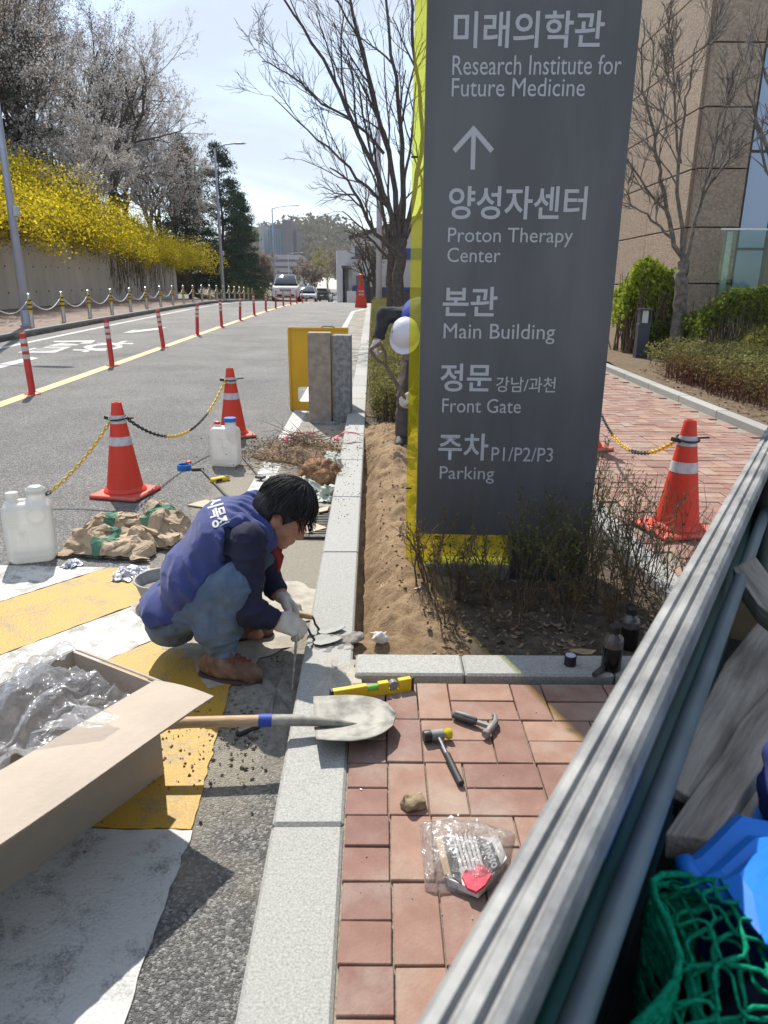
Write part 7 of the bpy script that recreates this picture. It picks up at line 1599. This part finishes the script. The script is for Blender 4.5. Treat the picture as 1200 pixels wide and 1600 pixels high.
# ---- crumpled cement sacks
def kraft():
    m = mat('kraft_paper', (.42, .32, .215), .85, var=.1, vscale=9, bump=.3, bscale=30)
    t = m.node_tree; b = t.nodes['Principled BSDF']; lk = t.links.new; src = b.inputs['Base Color'].links[0].from_socket; tcn = nn(t, 'ShaderNodeTexCoord'); sx = nn(t, 'ShaderNodeSeparateXYZ'); lk(tcn.outputs['Object'], sx.inputs[0])
    n = nn(t, 'ShaderNodeTexNoise'); n.inputs['Scale'].default_value = 6; lk(tcn.outputs['Object'], n.inputs['Vector']); ad = nn(t, 'ShaderNodeMath', operation='MULTIPLY_ADD'); lk(n.outputs['Fac'], ad.inputs[0]); ad.inputs[1].default_value = .12; lk(sx.outputs[0], ad.inputs[2])
    r = nn(t, 'ShaderNodeValToRGB'); r.color_ramp.interpolation = 'CONSTANT'; e = r.color_ramp.elements; e[0].position = 0; e[0].color = (0, 0, 0, 1); e[1].position = .5; e[1].color = (0, 0, 0, 1); k = e.new(.40); k.color = (1, 1, 1, 1)
    mr = nn(t, 'ShaderNodeMapRange'); mr.inputs['From Min'].default_value = -.3; mr.inputs['From Max'].default_value = .42; lk(ad.outputs[0], mr.inputs[0]); lk(mr.outputs[0], r.inputs[0]); mx_ = nn(t, 'ShaderNodeMix', data_type='RGBA'); mx_.inputs['B'].default_value = (.085, .20, .13, 1); lk(r.outputs[0], mx_.inputs['Factor']); lk(src, mx_.inputs['A']); lk(mx_.outputs['Result'], b.inputs['Base Color']); return m
M_KRAFT = kraft()
def make_sack(loc, rz, lx, ly, h, seed, label, m=None, sc=1.0):
    nx, ny = 46, 34; A, B = np.meshgrid(np.linspace(-1, 1, nx), np.linspace(-1, 1, ny), indexing='ij'); A, B = A.ravel(), B.ravel(); V = []; e = (1-np.abs(A)**4)*(1-np.abs(B)**4)
    rid = (1-np.abs(n2(A*lx, B*ly, 6*sc, 2, seed)))**2
    for s in (1, -1):
        z = h*(.12+e*(.35+.5*n2(A*lx, B*ly, 4*sc, 2, seed+1)+.55*rid))*(1 if s > 0 else .05)+.012*n2(A, B, 9, 2, seed+4); x = A*lx*(1+.10*n2(A, B, 2.2, 2, seed+2))+.04*n2(A, B, 4, 2, seed+7); y = B*ly*(1+.18*n2(B, A, 2.2, 2, seed+3))+.035*n2(A, B, 5, 2, seed+6)
        V.append(np.stack([x, y, np.maximum(z, .003 if s > 0 else .001)], 1))
    V = np.concatenate(V); n = nx*ny; F = []
    for i in range(nx-1):
        for j in range(ny-1):
            q = (i*ny+j, (i+1)*ny+j, (i+1)*ny+j+1, i*ny+j+1); F.append(q); F.append(tuple(n+k for k in reversed(q)))
    o = mesh_np('cement_sack', V, F, m or M_KRAFT, False); o.location = loc; o.rotation_euler = (0, 0, rz); tag(o, label, 'sack'); return o
def rz_(x, y): return float(zr(x, y))+.006
make_sack((-1.52, 3.78, rz_(-1.5, 3.8)), R(-8), .26, .17, .12, 5, 'crumpled empty paper sack with green print between can and man'); make_sack((-1.30, 4.0, rz_(-1.3, 4)), R(-50), .20, .13, .17, 9, 'crumpled paper sack standing up with torn open top behind the man', sc=1.3)
make_sack((-1.63, 4.12, rz_(-1.6, 4.1)), R(14), .18, .10, .10, 14, 'flattened brown paper sack behind the uncapped water can')
M_FOIL = mat('white_plastic_scrap', (.62, .62, .66), .3, var=.1, vscale=20)
make_sack((-1.30, 3.40, rz_(-1.3, 3.4)), R(20), .085, .06, .035, 21, 'crumpled white plastic scrap in front of the paper sacks', M_FOIL, 3).name = 'plastic_scrap'
make_sack((-1.66, 3.52, rz_(-1.66, 3.52)), R(60), .035, .02, .02, 23, 'small torn scrap of white plastic at the sack edge', M_FOIL, 4).name = 'plastic_scrap'
# grey bucket behind the man
bk = empty('mortar_bucket', (-1.05, 3.12, rz_(-1.05, 3.12)), 0, 'shallow grey mortar bucket behind the squatting man', 'bucket'); mb = MB(); mb.lathe([(.11, .002), (.115, 0.01), (.15, .125), (.158, .128), (.158, .136), (.147, .134), (.11, .02)], 28); mb.build('bucket_shell', mat('bucket_grey', (.30, .30, .28), .7, var=.15, vscale=12), bk, smooth='auto'); mb = MB(); mb.lathe([(.132, .07), (.132, .074)], 24); mb.build('mortar_fill', M_MORT, bk); bk.scale = (.85, .85, .85)
# ---- granite slabs on end with the yellow board behind
gs = onroad(505, 661); M_SLAB1 = mat('slab_tan', (.27, .225, .175), .85, col2=(.36, .31, .25), vscale=12, bump=.4, bscale=60, bdist=.004); M_SLAB2 = mat('slab_grey', (.17, .175, .18), .85, col2=(.30, .30, .30), vscale=22, bump=.4, bscale=60, bdist=.004)
Yg = gs.y; xa_, xb_, xc_ = atY(482, 640, Yg).x, atY(518, 640, Yg).x, atY(548, 640, Yg).x; zt_ = atY(500, 520, Yg).z; zb_ = float(zr(-.6, Yg))
mb = MB(); mb.box(((xa_+xb_)/2, Yg+.11, (zb_+zt_)/2), (xb_-xa_-.006, .2, zt_-zb_), (0, 0, .01), bev=.006); o = mb.build('granite_slab', M_SLAB1); tag(o, 'tan stone kerb block standing on end before the yellow board', 'stone block'); o.location = (0, 0, 0)
mb = MB(); mb.box(((xb_+xc_)/2+.008, Yg+.16, (zb_+zt_)/2-.012), (xc_-xb_-.012, .24, zt_-zb_-.03), (0, 0, -.03), bev=.006); o = mb.build('granite_slab', M_SLAB2); tag(o, 'grey granite kerb block standing on end beside the kerb', 'stone block')
mb = MB(); mb.prism([(-.14, -.05), (.10, -.06), (.15, 0), (.02, .06), (-.12, .05)], 0, .022); o = mb.build('stone_shard', M_SLAB2, loc=(gs.x+.03, Yg-.05, zb_)); tag(o, 'flat stone shard lying at the foot of the standing blocks', 'stone')
# yellow board with a rounded opening
yb = Yg+.75; X0_, X1_ = atY(454, 600, yb).x, atY(545, 600, yb).x; Z1_ = atY(500, 513, yb).z; Z0_ = float(zr(-.8, yb)); hx0, hx1 = atY(466, 625, yb).x, atY(505, 625, yb).x; hz0, hz1 = Z0_+.10, Z0_+.27
yt = empty('yellow_board', ((X0_+X1_)/2, yb, Z0_), 0, 'yellow plastic sign board with rounded opening near its foot, leaning behind stone blocks', 'board'); cx_ = (X0_+X1_)/2
M_YBD = mat('board_yellow', (.68, .38, .01), .45, var=.05, vscale=3)
def ybox(a, b, c_, d, nm='board_panel'): mb = MB(); mb.box(((a+b)/2-cx_, 0, (c_+d)/2-Z0_), (b-a, .03, d-c_)); return mb.build(nm, M_YBD, yt)
ybox(X0_, X1_, hz1, Z1_); ybox(X0_, hx0, Z0_, hz1-.001); ybox(hx1, X1_, Z0_, hz1-.001); ybox(hx0+.0005, hx1-.0005, Z0_, hz0)
for s, x in ((1, hx0), (-1, hx1)):
    for t_, z in ((1, hz0), (-1, hz1)):
        mb = MB(); k = 5; pr = [(0, 0)]+[(.035*(1-math.sin(math.pi/2*i/k)), .035*(1-math.cos(math.pi/2*i/k))) for i in range(k+1)]; P = [(x-cx_+s*p, z-Z0_+t_*q) for p, q in pr]
        mb.add([(p, -.0149, q) for p, q in P]+[(p, .0149, q) for p, q in P], [tuple(range(len(P))), tuple(reversed(range(len(P), 2*len(P))))]+[(i, (i+1) % len(P), len(P)+(i+1) % len(P), len(P)+i) for i in range(len(P))]); mb.build('opening_corner', M_YBD, yt)
mb = MB(); 
for a, b, c_, d in ((X0_, X1_, Z1_-.012, Z1_+.012), (X0_-.012, X0_+.012, Z0_, Z1_)): mb.box(((a+b)/2-cx_, -.006, (c_+d)/2-Z0_), (b-a, .05, d-c_))
mb.build('board_rim', M_YBD, yt)
mb = MB(); mb.sweep([(.02, -.02, Z1_-Z0_-.0), (.06, -.03, Z1_-Z0_+.025), (.16, -.03, Z1_-Z0_+.02), (.2, -.02, Z1_-Z0_)], .006, 6); mb.build('carry_loop', M_DARK, yt, smooth=True)
# ---- heap of cut twigs, roots, sacks
pc = onroad(470, 712); rng = np.random.default_rng(33); br = []
for i in range(420):
    r_ = abs(rng.normal(0, .30)); a = rng.uniform(0, 6.28); p = np.array([r_*math.cos(a)*1.25, r_*math.sin(a)*1.15, max(.01, .17*math.exp(-(r_/.33)**2)*rng.uniform(.2, 1.1))]); d = rng.normal(0, 1, 3); d[2] *= .3; d /= np.linalg.norm(d); l = rng.uniform(.08, .34)
    P = np.array([p, p+d*l*.5+rng.normal(0, .02, 3), p+d*l+rng.normal(0, .03, 3)]); P[:, 2] = np.maximum(P[:, 2], .004); br.append((P, np.array([.0035, .003, .0015])*rng.uniform(.5, 1.2)))
V, F = tube_np(br, lambda r_: 4); th_ = empty('twig_heap', pc, 0, 'tangled heap of cut twigs and pulled roots in the gutter', 'twig heap'); o = mesh_np('twigs', V, F, mat('dry_twig', (.17, .12, .08), .95, col2=(.30, .22, .15), vscale=15), False, th_); o['kind'] = 'stuff'
C = np.stack([rng.normal(0, .3, 1500), rng.normal(0, .26, 1500), np.abs(rng.normal(0, .06, 1500))+.005], 1); V, F = leaf_cloud(C, .022, rng, .6, .4); V[:, 2] = np.maximum(V[:, 2], .002); o = mesh_np('dry_leaves', V, F, T_AZAL, False, th_); o['kind'] = 'stuff'
o = sdf_mesh('soil_mound', lambda P: smax(ell(P, (0, 0, -.03), (.42, .36, .12))+.03*fbm(P*9, 3, 2), -P[:, 2], .004), (-.5, -.45, -.01), (.5, .45, .14), .02, M_CLOD, th_)
for k, (dx, dy, c_) in enumerate(((-.12, .05, (.6, .06, .10)), (-.05, .09, (.6, .1, .13)), (.32, .10, (.55, .05, .06)))):
    mb = MB(); pts = [(dx, dy, .16), (dx+.06, dy+.03, .19), (dx+.14, dy+.08, .17), (dx+.2, dy+.06, .15)]; mb.sweep(pts, [.004, .02, .022, .012], 6, sq=(1, .25)); mb.build('pink_ribbon', mat('pink_ribbon', (.62, .07, .12), .6), th_, smooth=True)
    mb = MB(); mb.sweep([(dx, dy, .16), (dx-.02, dy-.05, .15), (dx+.01, dy-.10, .13)], [.02, .02, .008], 6, sq=(1, .25)); mb.build('pink_ribbon', mat('pink_ribbon', (.62, .07, .12), .6), th_, smooth=True)
rb = onroad(497, 760); o = sdf_mesh('root_ball', lambda P: smax(ell(P, (0, 0, .05), (.17, .17, .12))+.035*fbm(P*14, 4, 5), -P[:, 2], .004), (-.24, -.24, -.01), (.24, .24, .22), .009, mat('root_soil', (.20, .10, .045), .95, col2=(.36, .20, .10), vscale=20, bump=.8, bscale=60, bdist=.02), None, False); o.location = (rb.x, rb.y+.1, rb.z); tag(o, 'reddish brown root ball of soil lying beside the kerb', 'root ball')
br = []
for i in range(160):
    d = rng.normal(0, 1, 3); d[2] = abs(d[2]); d /= np.linalg.norm(d); p = d*np.array([.15, .15, .12])+np.array([0, 0, .04]); br.append((np.array([p*.8, p*1.15+rng.normal(0, .02, 3), p*1.4+rng.normal(0, .04, 3)]), np.array([.002, .0015, .0008])))
V, F = tube_np(br, lambda r_: 3); mesh_np('fine_roots', V, F, mat('dry_twig', (.17, .12, .08), .95), False, o)
M_SBAG = mat('woven_sack', (.40, .43, .36), .8, col2=(.52, .54, .47), vscale=8, bump=.3, bscale=150, bdist=.003)
for i, (px, py, rz, lx, ly, h, lb) in enumerate(((455, 768, 10, .20, .10, .11, 'pale woven sack bulging behind the head of the man'), (512, 752, 70, .17, .10, .13, 'pale grey green woven sack slumped against the kerb'), (522, 780, 60, .15, .09, .10, 'small woven sack at the kerb next to the drain'), (520, 728, 100, .13, .08, .10, 'faded green woven sack under the twig heap'))):
    p = onroad(px, py); s_ = make_sack((p.x, p.y+.05, p.z+.004), R(rz), lx, ly, h, 40+i, lb, M_SBAG, 1.4); s_.name = 'woven_sack'; s_.data.polygons.foreach_set('use_smooth', np.ones(len(s_.data.polygons), dtype=bool))
# ---- the digger's shovel
gA = Vector((-.085, 6.06, .895)); gB = Vector((.215, 6.02, .40)); dd = (gB-gA).normalized(); t = empty('digging_shovel', tuple(gB+dd*.42), 0, 'long shovel with split wooden grip held by the bent worker', 'shovel'); o_ = gB+dd*.42
mb = MB(); mb.sweep([gA+dd*.17-o_, gB-o_, gB+dd*.25-o_], [.016, .018, .017], 10); mb.build('shaft', mat('grey_wood', (.16, .12, .085), .85, var=.2, vscale=20), t, smooth='auto')
sd_ = Vector((.35, -.2, .9)).normalized(); sd_ = (sd_-dd*sd_.dot(dd)).normalized()
mb = MB()
for s in (-1, 1): mb.sweep([gA+dd*.18-o_, gA+dd*.09+sd_*s*.05-o_, gA+sd_*s*.055-o_], .012, 8)
mb.sweep([gA-sd_*.062-o_, gA+sd_*.062-o_], .014, 8); mb.build('grip', mat('grey_wood', (.16, .12, .085), .85), t, smooth='auto')
nx_, ny_ = 8, 7; V = []; nb = dd.cross(sd_)
for i in range(nx_):
    for j in range(ny_):
        a, b = i/(nx_-1), j/(ny_-1)*2-1; wd = .11*(1 if a < .55 else math.sqrt(max(.02, 1-((a-.55)/.45)**2))); V.append(gB+dd*(.24+.30*a)+nb*(b*wd)+sd_*(.03*b*b)-o_)
o = mesh_np('blade', V, [(i*ny_+j, i*ny_+j+1, (i+1)*ny_+j+1, (i+1)*ny_+j) for i in range(nx_-1) for j in range(ny_-1)], M_TROW, True, t); o.modifiers.new('s', 'SOLIDIFY').thickness = .003
# wood splinters on the soil
for px, py, a in ((598, 912, 1.4), (655, 920, .8), (590, 990, .5)):
    p = hit(px, py, lambda x, y: soil_at(x, y)); mb = MB(); mb.box((0, 0, .005), (.07, .009, .006), (0, .1, a)); o = mb.build('wood_splinter', M_PLY, loc=(p.x, p.y, p.z)); tag(o, 'pale wood splinter lying on the dug soil', 'splinter', 'splinters on the soil')
p = hit(595, 1005, lambda x, y: soil_at(x, y)); o = sdf_mesh('rag', lambda P: smax(ell(P, (0, 0, .02), (.03, .022, .03))+.012*fbm(P*50, 2, 3), -P[:, 2], .002), (-.05, -.05, -.005), (.05, .05, .07), .005, mat('white_rag', (.6, .57, .53), .9), None, False); o.location = p; tag(o, 'small crumpled white rag on the soil near the kerb corner', 'rag')
# ================================================================== TRUCK BED
RZ = .985                                        # height of the side board's top rail
ra = at(650, 1600, RZ); rb_ = at(1186, 690, RZ); rd_ = (rb_-ra).normalized(); rn = Vector((rd_.y, -rd_.x, 0))      # rn points into the bed
tang = math.atan2(rd_.y, rd_.x)
org = Vector((ra.x, ra.y, 0)); TM = Matrix.Translation(org) @ Matrix.Rotation(tang, 4, 'Z')     # local: x along the rail, -y into the bed
def TL(px, py, z):
    p = at(px, py, z); q = TM.inverted() @ p; return q
M_ALU = mat('dull_aluminium', (.15, .155, .16), .62, metal=.2, col2=(.34, .34, .33), vscale=11, bump=.10, bscale=160, cov=(.36, .64), detail=14)
M_TGRN = mat('truck_green', (.03, .09, .08), .5, col2=(.06, .13, .14), vscale=5)
M_TBED = mat('truck_bed_dark', (.02, .02, .022), .85, var=.3, vscale=6)
trk = empty('truck', org, tang, 'flatbed truck with dull aluminium ridged side board, its bed full of tools and timber', 'truck')
X0t, X1t = -1.0, 2.35; BWt = 1.65; ZF = .50
prof = [(.004, -.10), (.004, -.012), (.001, -.004), (-.003, 0), (-.010, .001), (-.0125, -.004), (-.0155, -.004), (-.018, .001), (-.026, .002), (-.0285, -.004), (-.0315, -.004), (-.034, .001), (-.040, .0), (-.0445, -.005), (-.046, -.012), (-.046, -.034), (-.034, -.040), (-.030, -.10)]
def extr(name, pr, m, z, x0, x1, y0=0, sgn=1, smooth=False):
    n = len(pr); V = [(x0, y0+sgn*p, z+q) for p, q in pr]+[(x1, y0+sgn*p, z+q) for p, q in pr]; mb = MB(); mb.add(V, [(i, (i+1) % n, n+(i+1) % n, n+i) for i in range(n)]+[tuple(reversed(range(n))), tuple(range(n, 2*n))]); return mb.build(name, m, trk, smooth=smooth)
extr('top_rail', prof, M_ALU, RZ, X0t, X1t)
mb = MB(); mb.box(((X0t+X1t)/2, -.016, (ZF+RZ-.09)/2), (X1t-X0t, .022, RZ-.10-ZF)); mb.build('side_board', M_TGRN, trk)
mb = MB(); mb.sweep([(X0t, -.052, RZ-.125), (X1t, -.052, RZ-.125)], .012, 12); mb.build('inner_tube', mat('tube_grey_blue', (.16, .20, .22), .45, metal=.3, var=.15, vscale=4), trk, smooth='auto')
mb = MB(); mb.box((.35, -.030, RZ-.085), (.14, .006, .03)); mb.build('blue_sticker', mat('sticker_blue', (.02, .12, .42), .5), trk)
extr('top_rail', prof, M_ALU, RZ, X0t, X1t, -BWt, -1)
mb = MB(); mb.box(((X0t+X1t)/2, -BWt+.016, (ZF+RZ-.09)/2), (X1t-X0t, .022, RZ-.10-ZF)); mb.build('side_board', M_TGRN, trk)
for x, nm in ((X0t-.02, 'tail_board'), (X1t+.02, 'head_board')): mb = MB(); mb.box((x, -BWt/2, (ZF+RZ)/2), (.03, BWt+.02, RZ-ZF), bev=.004); mb.build(nm, M_TGRN, trk)
mb = MB(); mb.box(((X0t+X1t)/2, -BWt/2, ZF-.03), (X1t-X0t+.06, BWt, .06)); mb.build('bed_floor', M_TBED, trk)
for y in (-.4, -BWt+.4): mb = MB(); mb.box(((X0t+X1t)/2, y, ZF-.12), (X1t-X0t, .07, .12)); mb.build('chassis_beam', M_TBED, trk)
for x in (-.35, 1.5):
    for y in (-.25, -BWt+.25):
        mb = MB(); mb.lathe([(.14, -.08), (.25, -.075), (.26, -.04), (.26, .04), (.25, .075), (.14, .08)], 22, (x, y, .26), Matrix.Rotation(math.pi/2, 3, 'X')); w_ = mb.build('wheel', M_TYRE, trk, smooth='auto'); mb = MB(); mb.lathe([(.04, -.085), (.14, -.082), (.14, .082), (.04, .085)], 16, (x, y, .26), Matrix.Rotation(math.pi/2, 3, 'X')); mb.build('rim', M_RIM, w_)
    mb = MB(); mb.sweep([(x, -.25, .26), (x, -BWt+.25, .26)], .035, 8); mb.build('axle', M_TBED, trk)
    for y in (-.4, -BWt+.4): mb = MB(); mb.box((x, y, .36), (.12, .06, .24)); mb.build('spring', M_TBED, trk)
# ---- load
M_OLDW = mat('weathered_timber', (.20, .17, .14), .9, col2=(.38, .33, .275), vscale=7, bump=.5, bscale=25, anis=(.5, 5, 5), bdist=.006, objvar=.15)
def WP(px, py, z): return at(px, py, z)
def plank(a, b, w_, t_, label, roll=0.0, m=None):
    a, b = Vector(a), Vector(b); d = b-a; l = d.length; M = rot_to(d) @ Matrix.Rotation(roll, 4, 'X'); mb = MB(); nseg = 6; V = []; rr = random.Random(int(l*1000))
    for i in range(nseg+1):
        x = l*i/nseg; jy = rr.uniform(-.004, .004)
        for y, z in ((-w_/2, -t_/2), (w_/2, -t_/2), (w_/2, t_/2), (-w_/2, t_/2)): V.append((x+(rr.uniform(-.012, .012) if i in (0, nseg) else 0), y+jy, z+jy*.5))
    mb.add(V, [(i*4+j, i*4+(j+1) % 4, (i+1)*4+(j+1) % 4, (i+1)*4+j) for i in range(nseg) for j in range(4)]+[(3, 2, 1, 0), tuple(nseg*4+j for j in range(4))]); o = mb.build('plank', m or M_OLDW, bevel=.003); o.matrix_world = Matrix.Translation(a) @ M; tag(o, label, 'plank', 'old planks in the truck bed'); return o
plank(WP(1085, 1265, .76), WP(1250, 960, .70), .12, .022, 'wide weathered plank with a knot hole reaching out of the truck bed', R(8))
plank(WP(1080, 1330, .77), WP(1260, 1040, .74), .05, .03, 'narrow grey batten lying against the wide plank', R(-10))
plank(WP(1130, 1300, .70), WP(1290, 1120, .66), .12, .02, 'brown board under the narrow batten in the truck', R(4))
plank(WP(1160, 895, .86), WP(1260, 1010, .80), .05, .05, 'short square timber end sticking up by the rail', R(20))
plank(WP(1010, 1250, .54), WP(1180, 930, .54), .10, .02, 'dark board on the floor of the truck bed', 0, mat('dark_board', (.04, .038, .035), .9))
# pale jug beside the rail
pj = WP(1240, 700, .95); jl = sdf_mesh('cream_drum', lambda P: smin(smin(sbox(P, (0, 0, .17), (.24, .24, .34), .06), rcone(P, (0, 0, .34), (0, 0, .40), .06, .05), .03), sbox(P, (.0, 0, .30), (.26, .05, .05), .02), .02), (-.15, -.15, -.005), (.15, .15, .46), .009, mat('cream_plastic', (.62, .56, .45), .45, var=.06)); q = TM @ Vector((1.66, -.155, 0)); jl.location = (q.x, q.y, ZF+.17); jl.rotation_euler = (0, 0, tang+.3); tag(jl, 'cream plastic drum standing inside the truck against the rail', 'drum')
mb = MB(); mb.box((0, 0, .085), (.26, .3, .17), (0, 0, tang)); o = mb.build('tool_crate', mat('tan_crate', (.34, .24, .13), .85, var=.2, vscale=8), loc=(q.x, q.y, ZF)); tag(o, 'brown wooden crate under the cream drum in the truck', 'crate')
# stack of folded blue sheets
M_BLU = mat('blue_sheet', (.008, .19, .70), .55, var=.06, vscale=5, bump=.1, bscale=40)
bs_ = empty('blue_sheets', WP(1180, 1400, .62), 0, 'stack of bright blue sheets folded over on the load in the truck', 'sheet')
bsv = Vector(bs_.location)
def sheet_poly3(pp, z, k):
    P = [WP(px, py, z-.010*((px-1065)/170)) for px, py in pp]; c = sum(P, Vector())/len(P); V = []; F = []; n = len(P); rings = 5
    E = []
    for i in range(n):
        for t_ in np.linspace(0, 1, 8, endpoint=False): E.append(P[i].lerp(P[(i+1) % n], float(t_)))
    m = len(E)
    for r_ in range(rings):
        q = 1-r_/(rings-1)*.98
        for e in E:
            v = c.lerp(e, q); V.append(v-bsv+Vector((0, 0, .0015*math.sin(v.x*50+k)+.001*math.sin(v.y*60+2*k)-(.010 if r_ == 0 else 0))))
    F = [(a*m+b, a*m+(b+1) % m, (a+1)*m+(b+1) % m, (a+1)*m+b) for a in range(rings-1) for b in range(m)]+[tuple((rings-1)*m+b for b in range(m))]
    o = mesh_np('folded_sheet', V, F, M_BLU, False, bs_); o.modifiers.new('s', 'SOLIDIFY').thickness = .003
for k, (z, pp) in enumerate(((.800, ((1066, 1345), (1152, 1268), (1178, 1274), (1300, 1290), (1300, 1420), (1128, 1402))), (.814, ((1100, 1359), (1172, 1300), (1300, 1310), (1300, 1450), (1180, 1440))), (.828, ((1133, 1366), (1205, 1315), (1300, 1320), (1300, 1460), (1190, 1450))), (.842, ((1181, 1384), (1230, 1340), (1300, 1345), (1300, 1470), (1200, 1465))))): sheet_poly3(pp, z, k)
fa = [WP(1068, 1343, .793)-bsv, WP(1078, 1368, .789)-bsv, WP(1100, 1388, .785)-bsv, WP(1128, 1402, .78)-bsv]
mb = MB(); mb.sweep(fa, [.010, .0115, .011, .007], 10); mb.build('sheet_fold', M_BLU, bs_, smooth=True)
c_ = WP(1190, 1420, .70)-bsv; mb = MB(); mb.box((c_.x+.14, c_.y+.03, .635-bsv.z), (.30, .16, .25)); mb.build('sheet_pile', M_BLU, bs_, bevel=.02)
# dark blue cloth
p = WP(1245, 1245, .80); o = sdf_mesh('navy_cloth', lambda P: ell(P, (0, 0, 0), (.05, .05, .04))+.02*fbm(P*18, 3, 6), (-.15, -.12, -.09), (.15, .12, .09), .009, mat('navy_cloth', (.015, .025, .13), .85)); o.location = p; tag(o, 'crumpled dark blue cloth beside the blue sheets', 'cloth')
# green net: ropes of a mesh heaped over a mound
M_NET = mat('green_net', (.005, .20, .10), 1.0, col2=(.012, .34, .19), vscale=160, bump=1.0, bscale=500, bdist=.003, spec=.05)
nc = WP(1130, 1560, .72); rng = np.random.default_rng(12); br = []
def moundp(u_, v_):
    x = u_; y = v_; r2 = (x/.17)**2+(y/.15)**2; z = .14*math.exp(-r2*.9)-.05; return np.array([x, y, z])
def nz3(p, s): return np.array([vnoise(p[None]*14, s)[0], vnoise(p[None]*14+5, s+1)[0], vnoise(p[None]*14+9, s+2)[0]])
NCL = TM.inverted() @ nc
def keep(p):                                    # stay inside the side board
    q = TM.inverted() @ Vector((p[0]+nc.x, p[1]+nc.y, p[2]+nc.z)); q.y = min(q.y, -.085+.02*math.sin(q.x*40)); r_ = TM @ q; return np.array([r_.x-nc.x, r_.y-nc.y, r_.z-nc.z])
for i in range(-15, 16):
    for sgn in (1, -1):
        P = []; ph = rng.uniform(0, 6)
        for k in range(70):
            t_ = (k/69*2-1)*.24; w2 = .0085*math.sin(t_*math.pi/.024+(0 if i % 2 else math.pi))
            a_, b_ = t_, i*.0155+w2; u_, v_ = (a_+b_)*.7, (a_-b_)*.7*sgn
            p = moundp(u_, v_); n_ = nz3(p*.9+np.array([i*.013*sgn, 0, 0]), 3+sgn); p = p+np.array([.02, .02, .016])*n_+np.array([0, 0, .004*sgn+.010*math.sin(i*2.1+t_*9)]); P.append(keep(p))
        br.append((np.array(P), .0022+.0008*rng.uniform(-1, 1, 70)))
V, F = tube_np(br, lambda r_: 5); netr = empty('green_net', nc, 0, 'heaped bright green rope net in the truck bed below the blue sheets', 'net'); o = mesh_np('net_mesh', V, F, M_NET, True, netr); o['kind'] = 'stuff'
for k in range(9):
    P = [np.array([-.14+.011*k+.06*t_, -.02+.16*t_-.011*k, .10-.010*k-.10*(t_-.4)**2]) for t_ in np.linspace(-.4, 1.6, 18)]; P = np.array([keep(p+.012*nz3(p, 9+k)) for p in P]); mb = MB(); mb.sweep([tuple(p) for p in P], .0034, 7); mb.build('border_rope', M_NET, netr, smooth=True)
o = sdf_mesh('dark_tarp', lambda P: smax(ell(P, (0, 0, -.02), (.19, .18, .15))+.03*fbm(P*8, 3, 2), -.2-P[:, 2], .01), (-.26, -.25, -.22), (.26, .25, .2), .013, mat('tarp_dark', (.012, .016, .02), .8, col2=(.03, .04, .09), vscale=6)); _q = TM.inverted() @ nc; _q = TM @ Vector((_q.x, min(_q.y, -.30), 0)); o.location = (_q.x, _q.y, nc.z-.085); tag(o, 'dark tarpaulin bundle underneath the green net', 'tarpaulin')
mb = MB(); mb.box((_q.x, _q.y, (ZF+nc.z-.2)/2), (.3, .3, max(.02, nc.z-.2-ZF))); o = mb.build('dark_crate', M_TBED); tag(o, 'black crate under the tarpaulin in the truck bed', 'crate')
# ================================================================== AIR
def haze(density):
    mb = MB(); mb.box((-60, 320, 28.5), (700, 680, 67)); m = bpy.data.materials.new('haze_air'); m.use_nodes = True; t = m.node_tree; t.nodes.clear(); o = nn(t, 'ShaderNodeOutputMaterial'); v = nn(t, 'ShaderNodeVolumePrincipled'); v.inputs['Color'].default_value = (.86, .90, .96, 1); v.inputs['Density'].default_value = density; v.inputs['Anisotropy'].default_value = .3; t.links.new(v.outputs[0], o.inputs['Volume'])
    ob = mb.build('haze', m); tag(ob, 'thin pale haze in the air over the whole street', 'haze', kind='stuff')
haze(.0003)
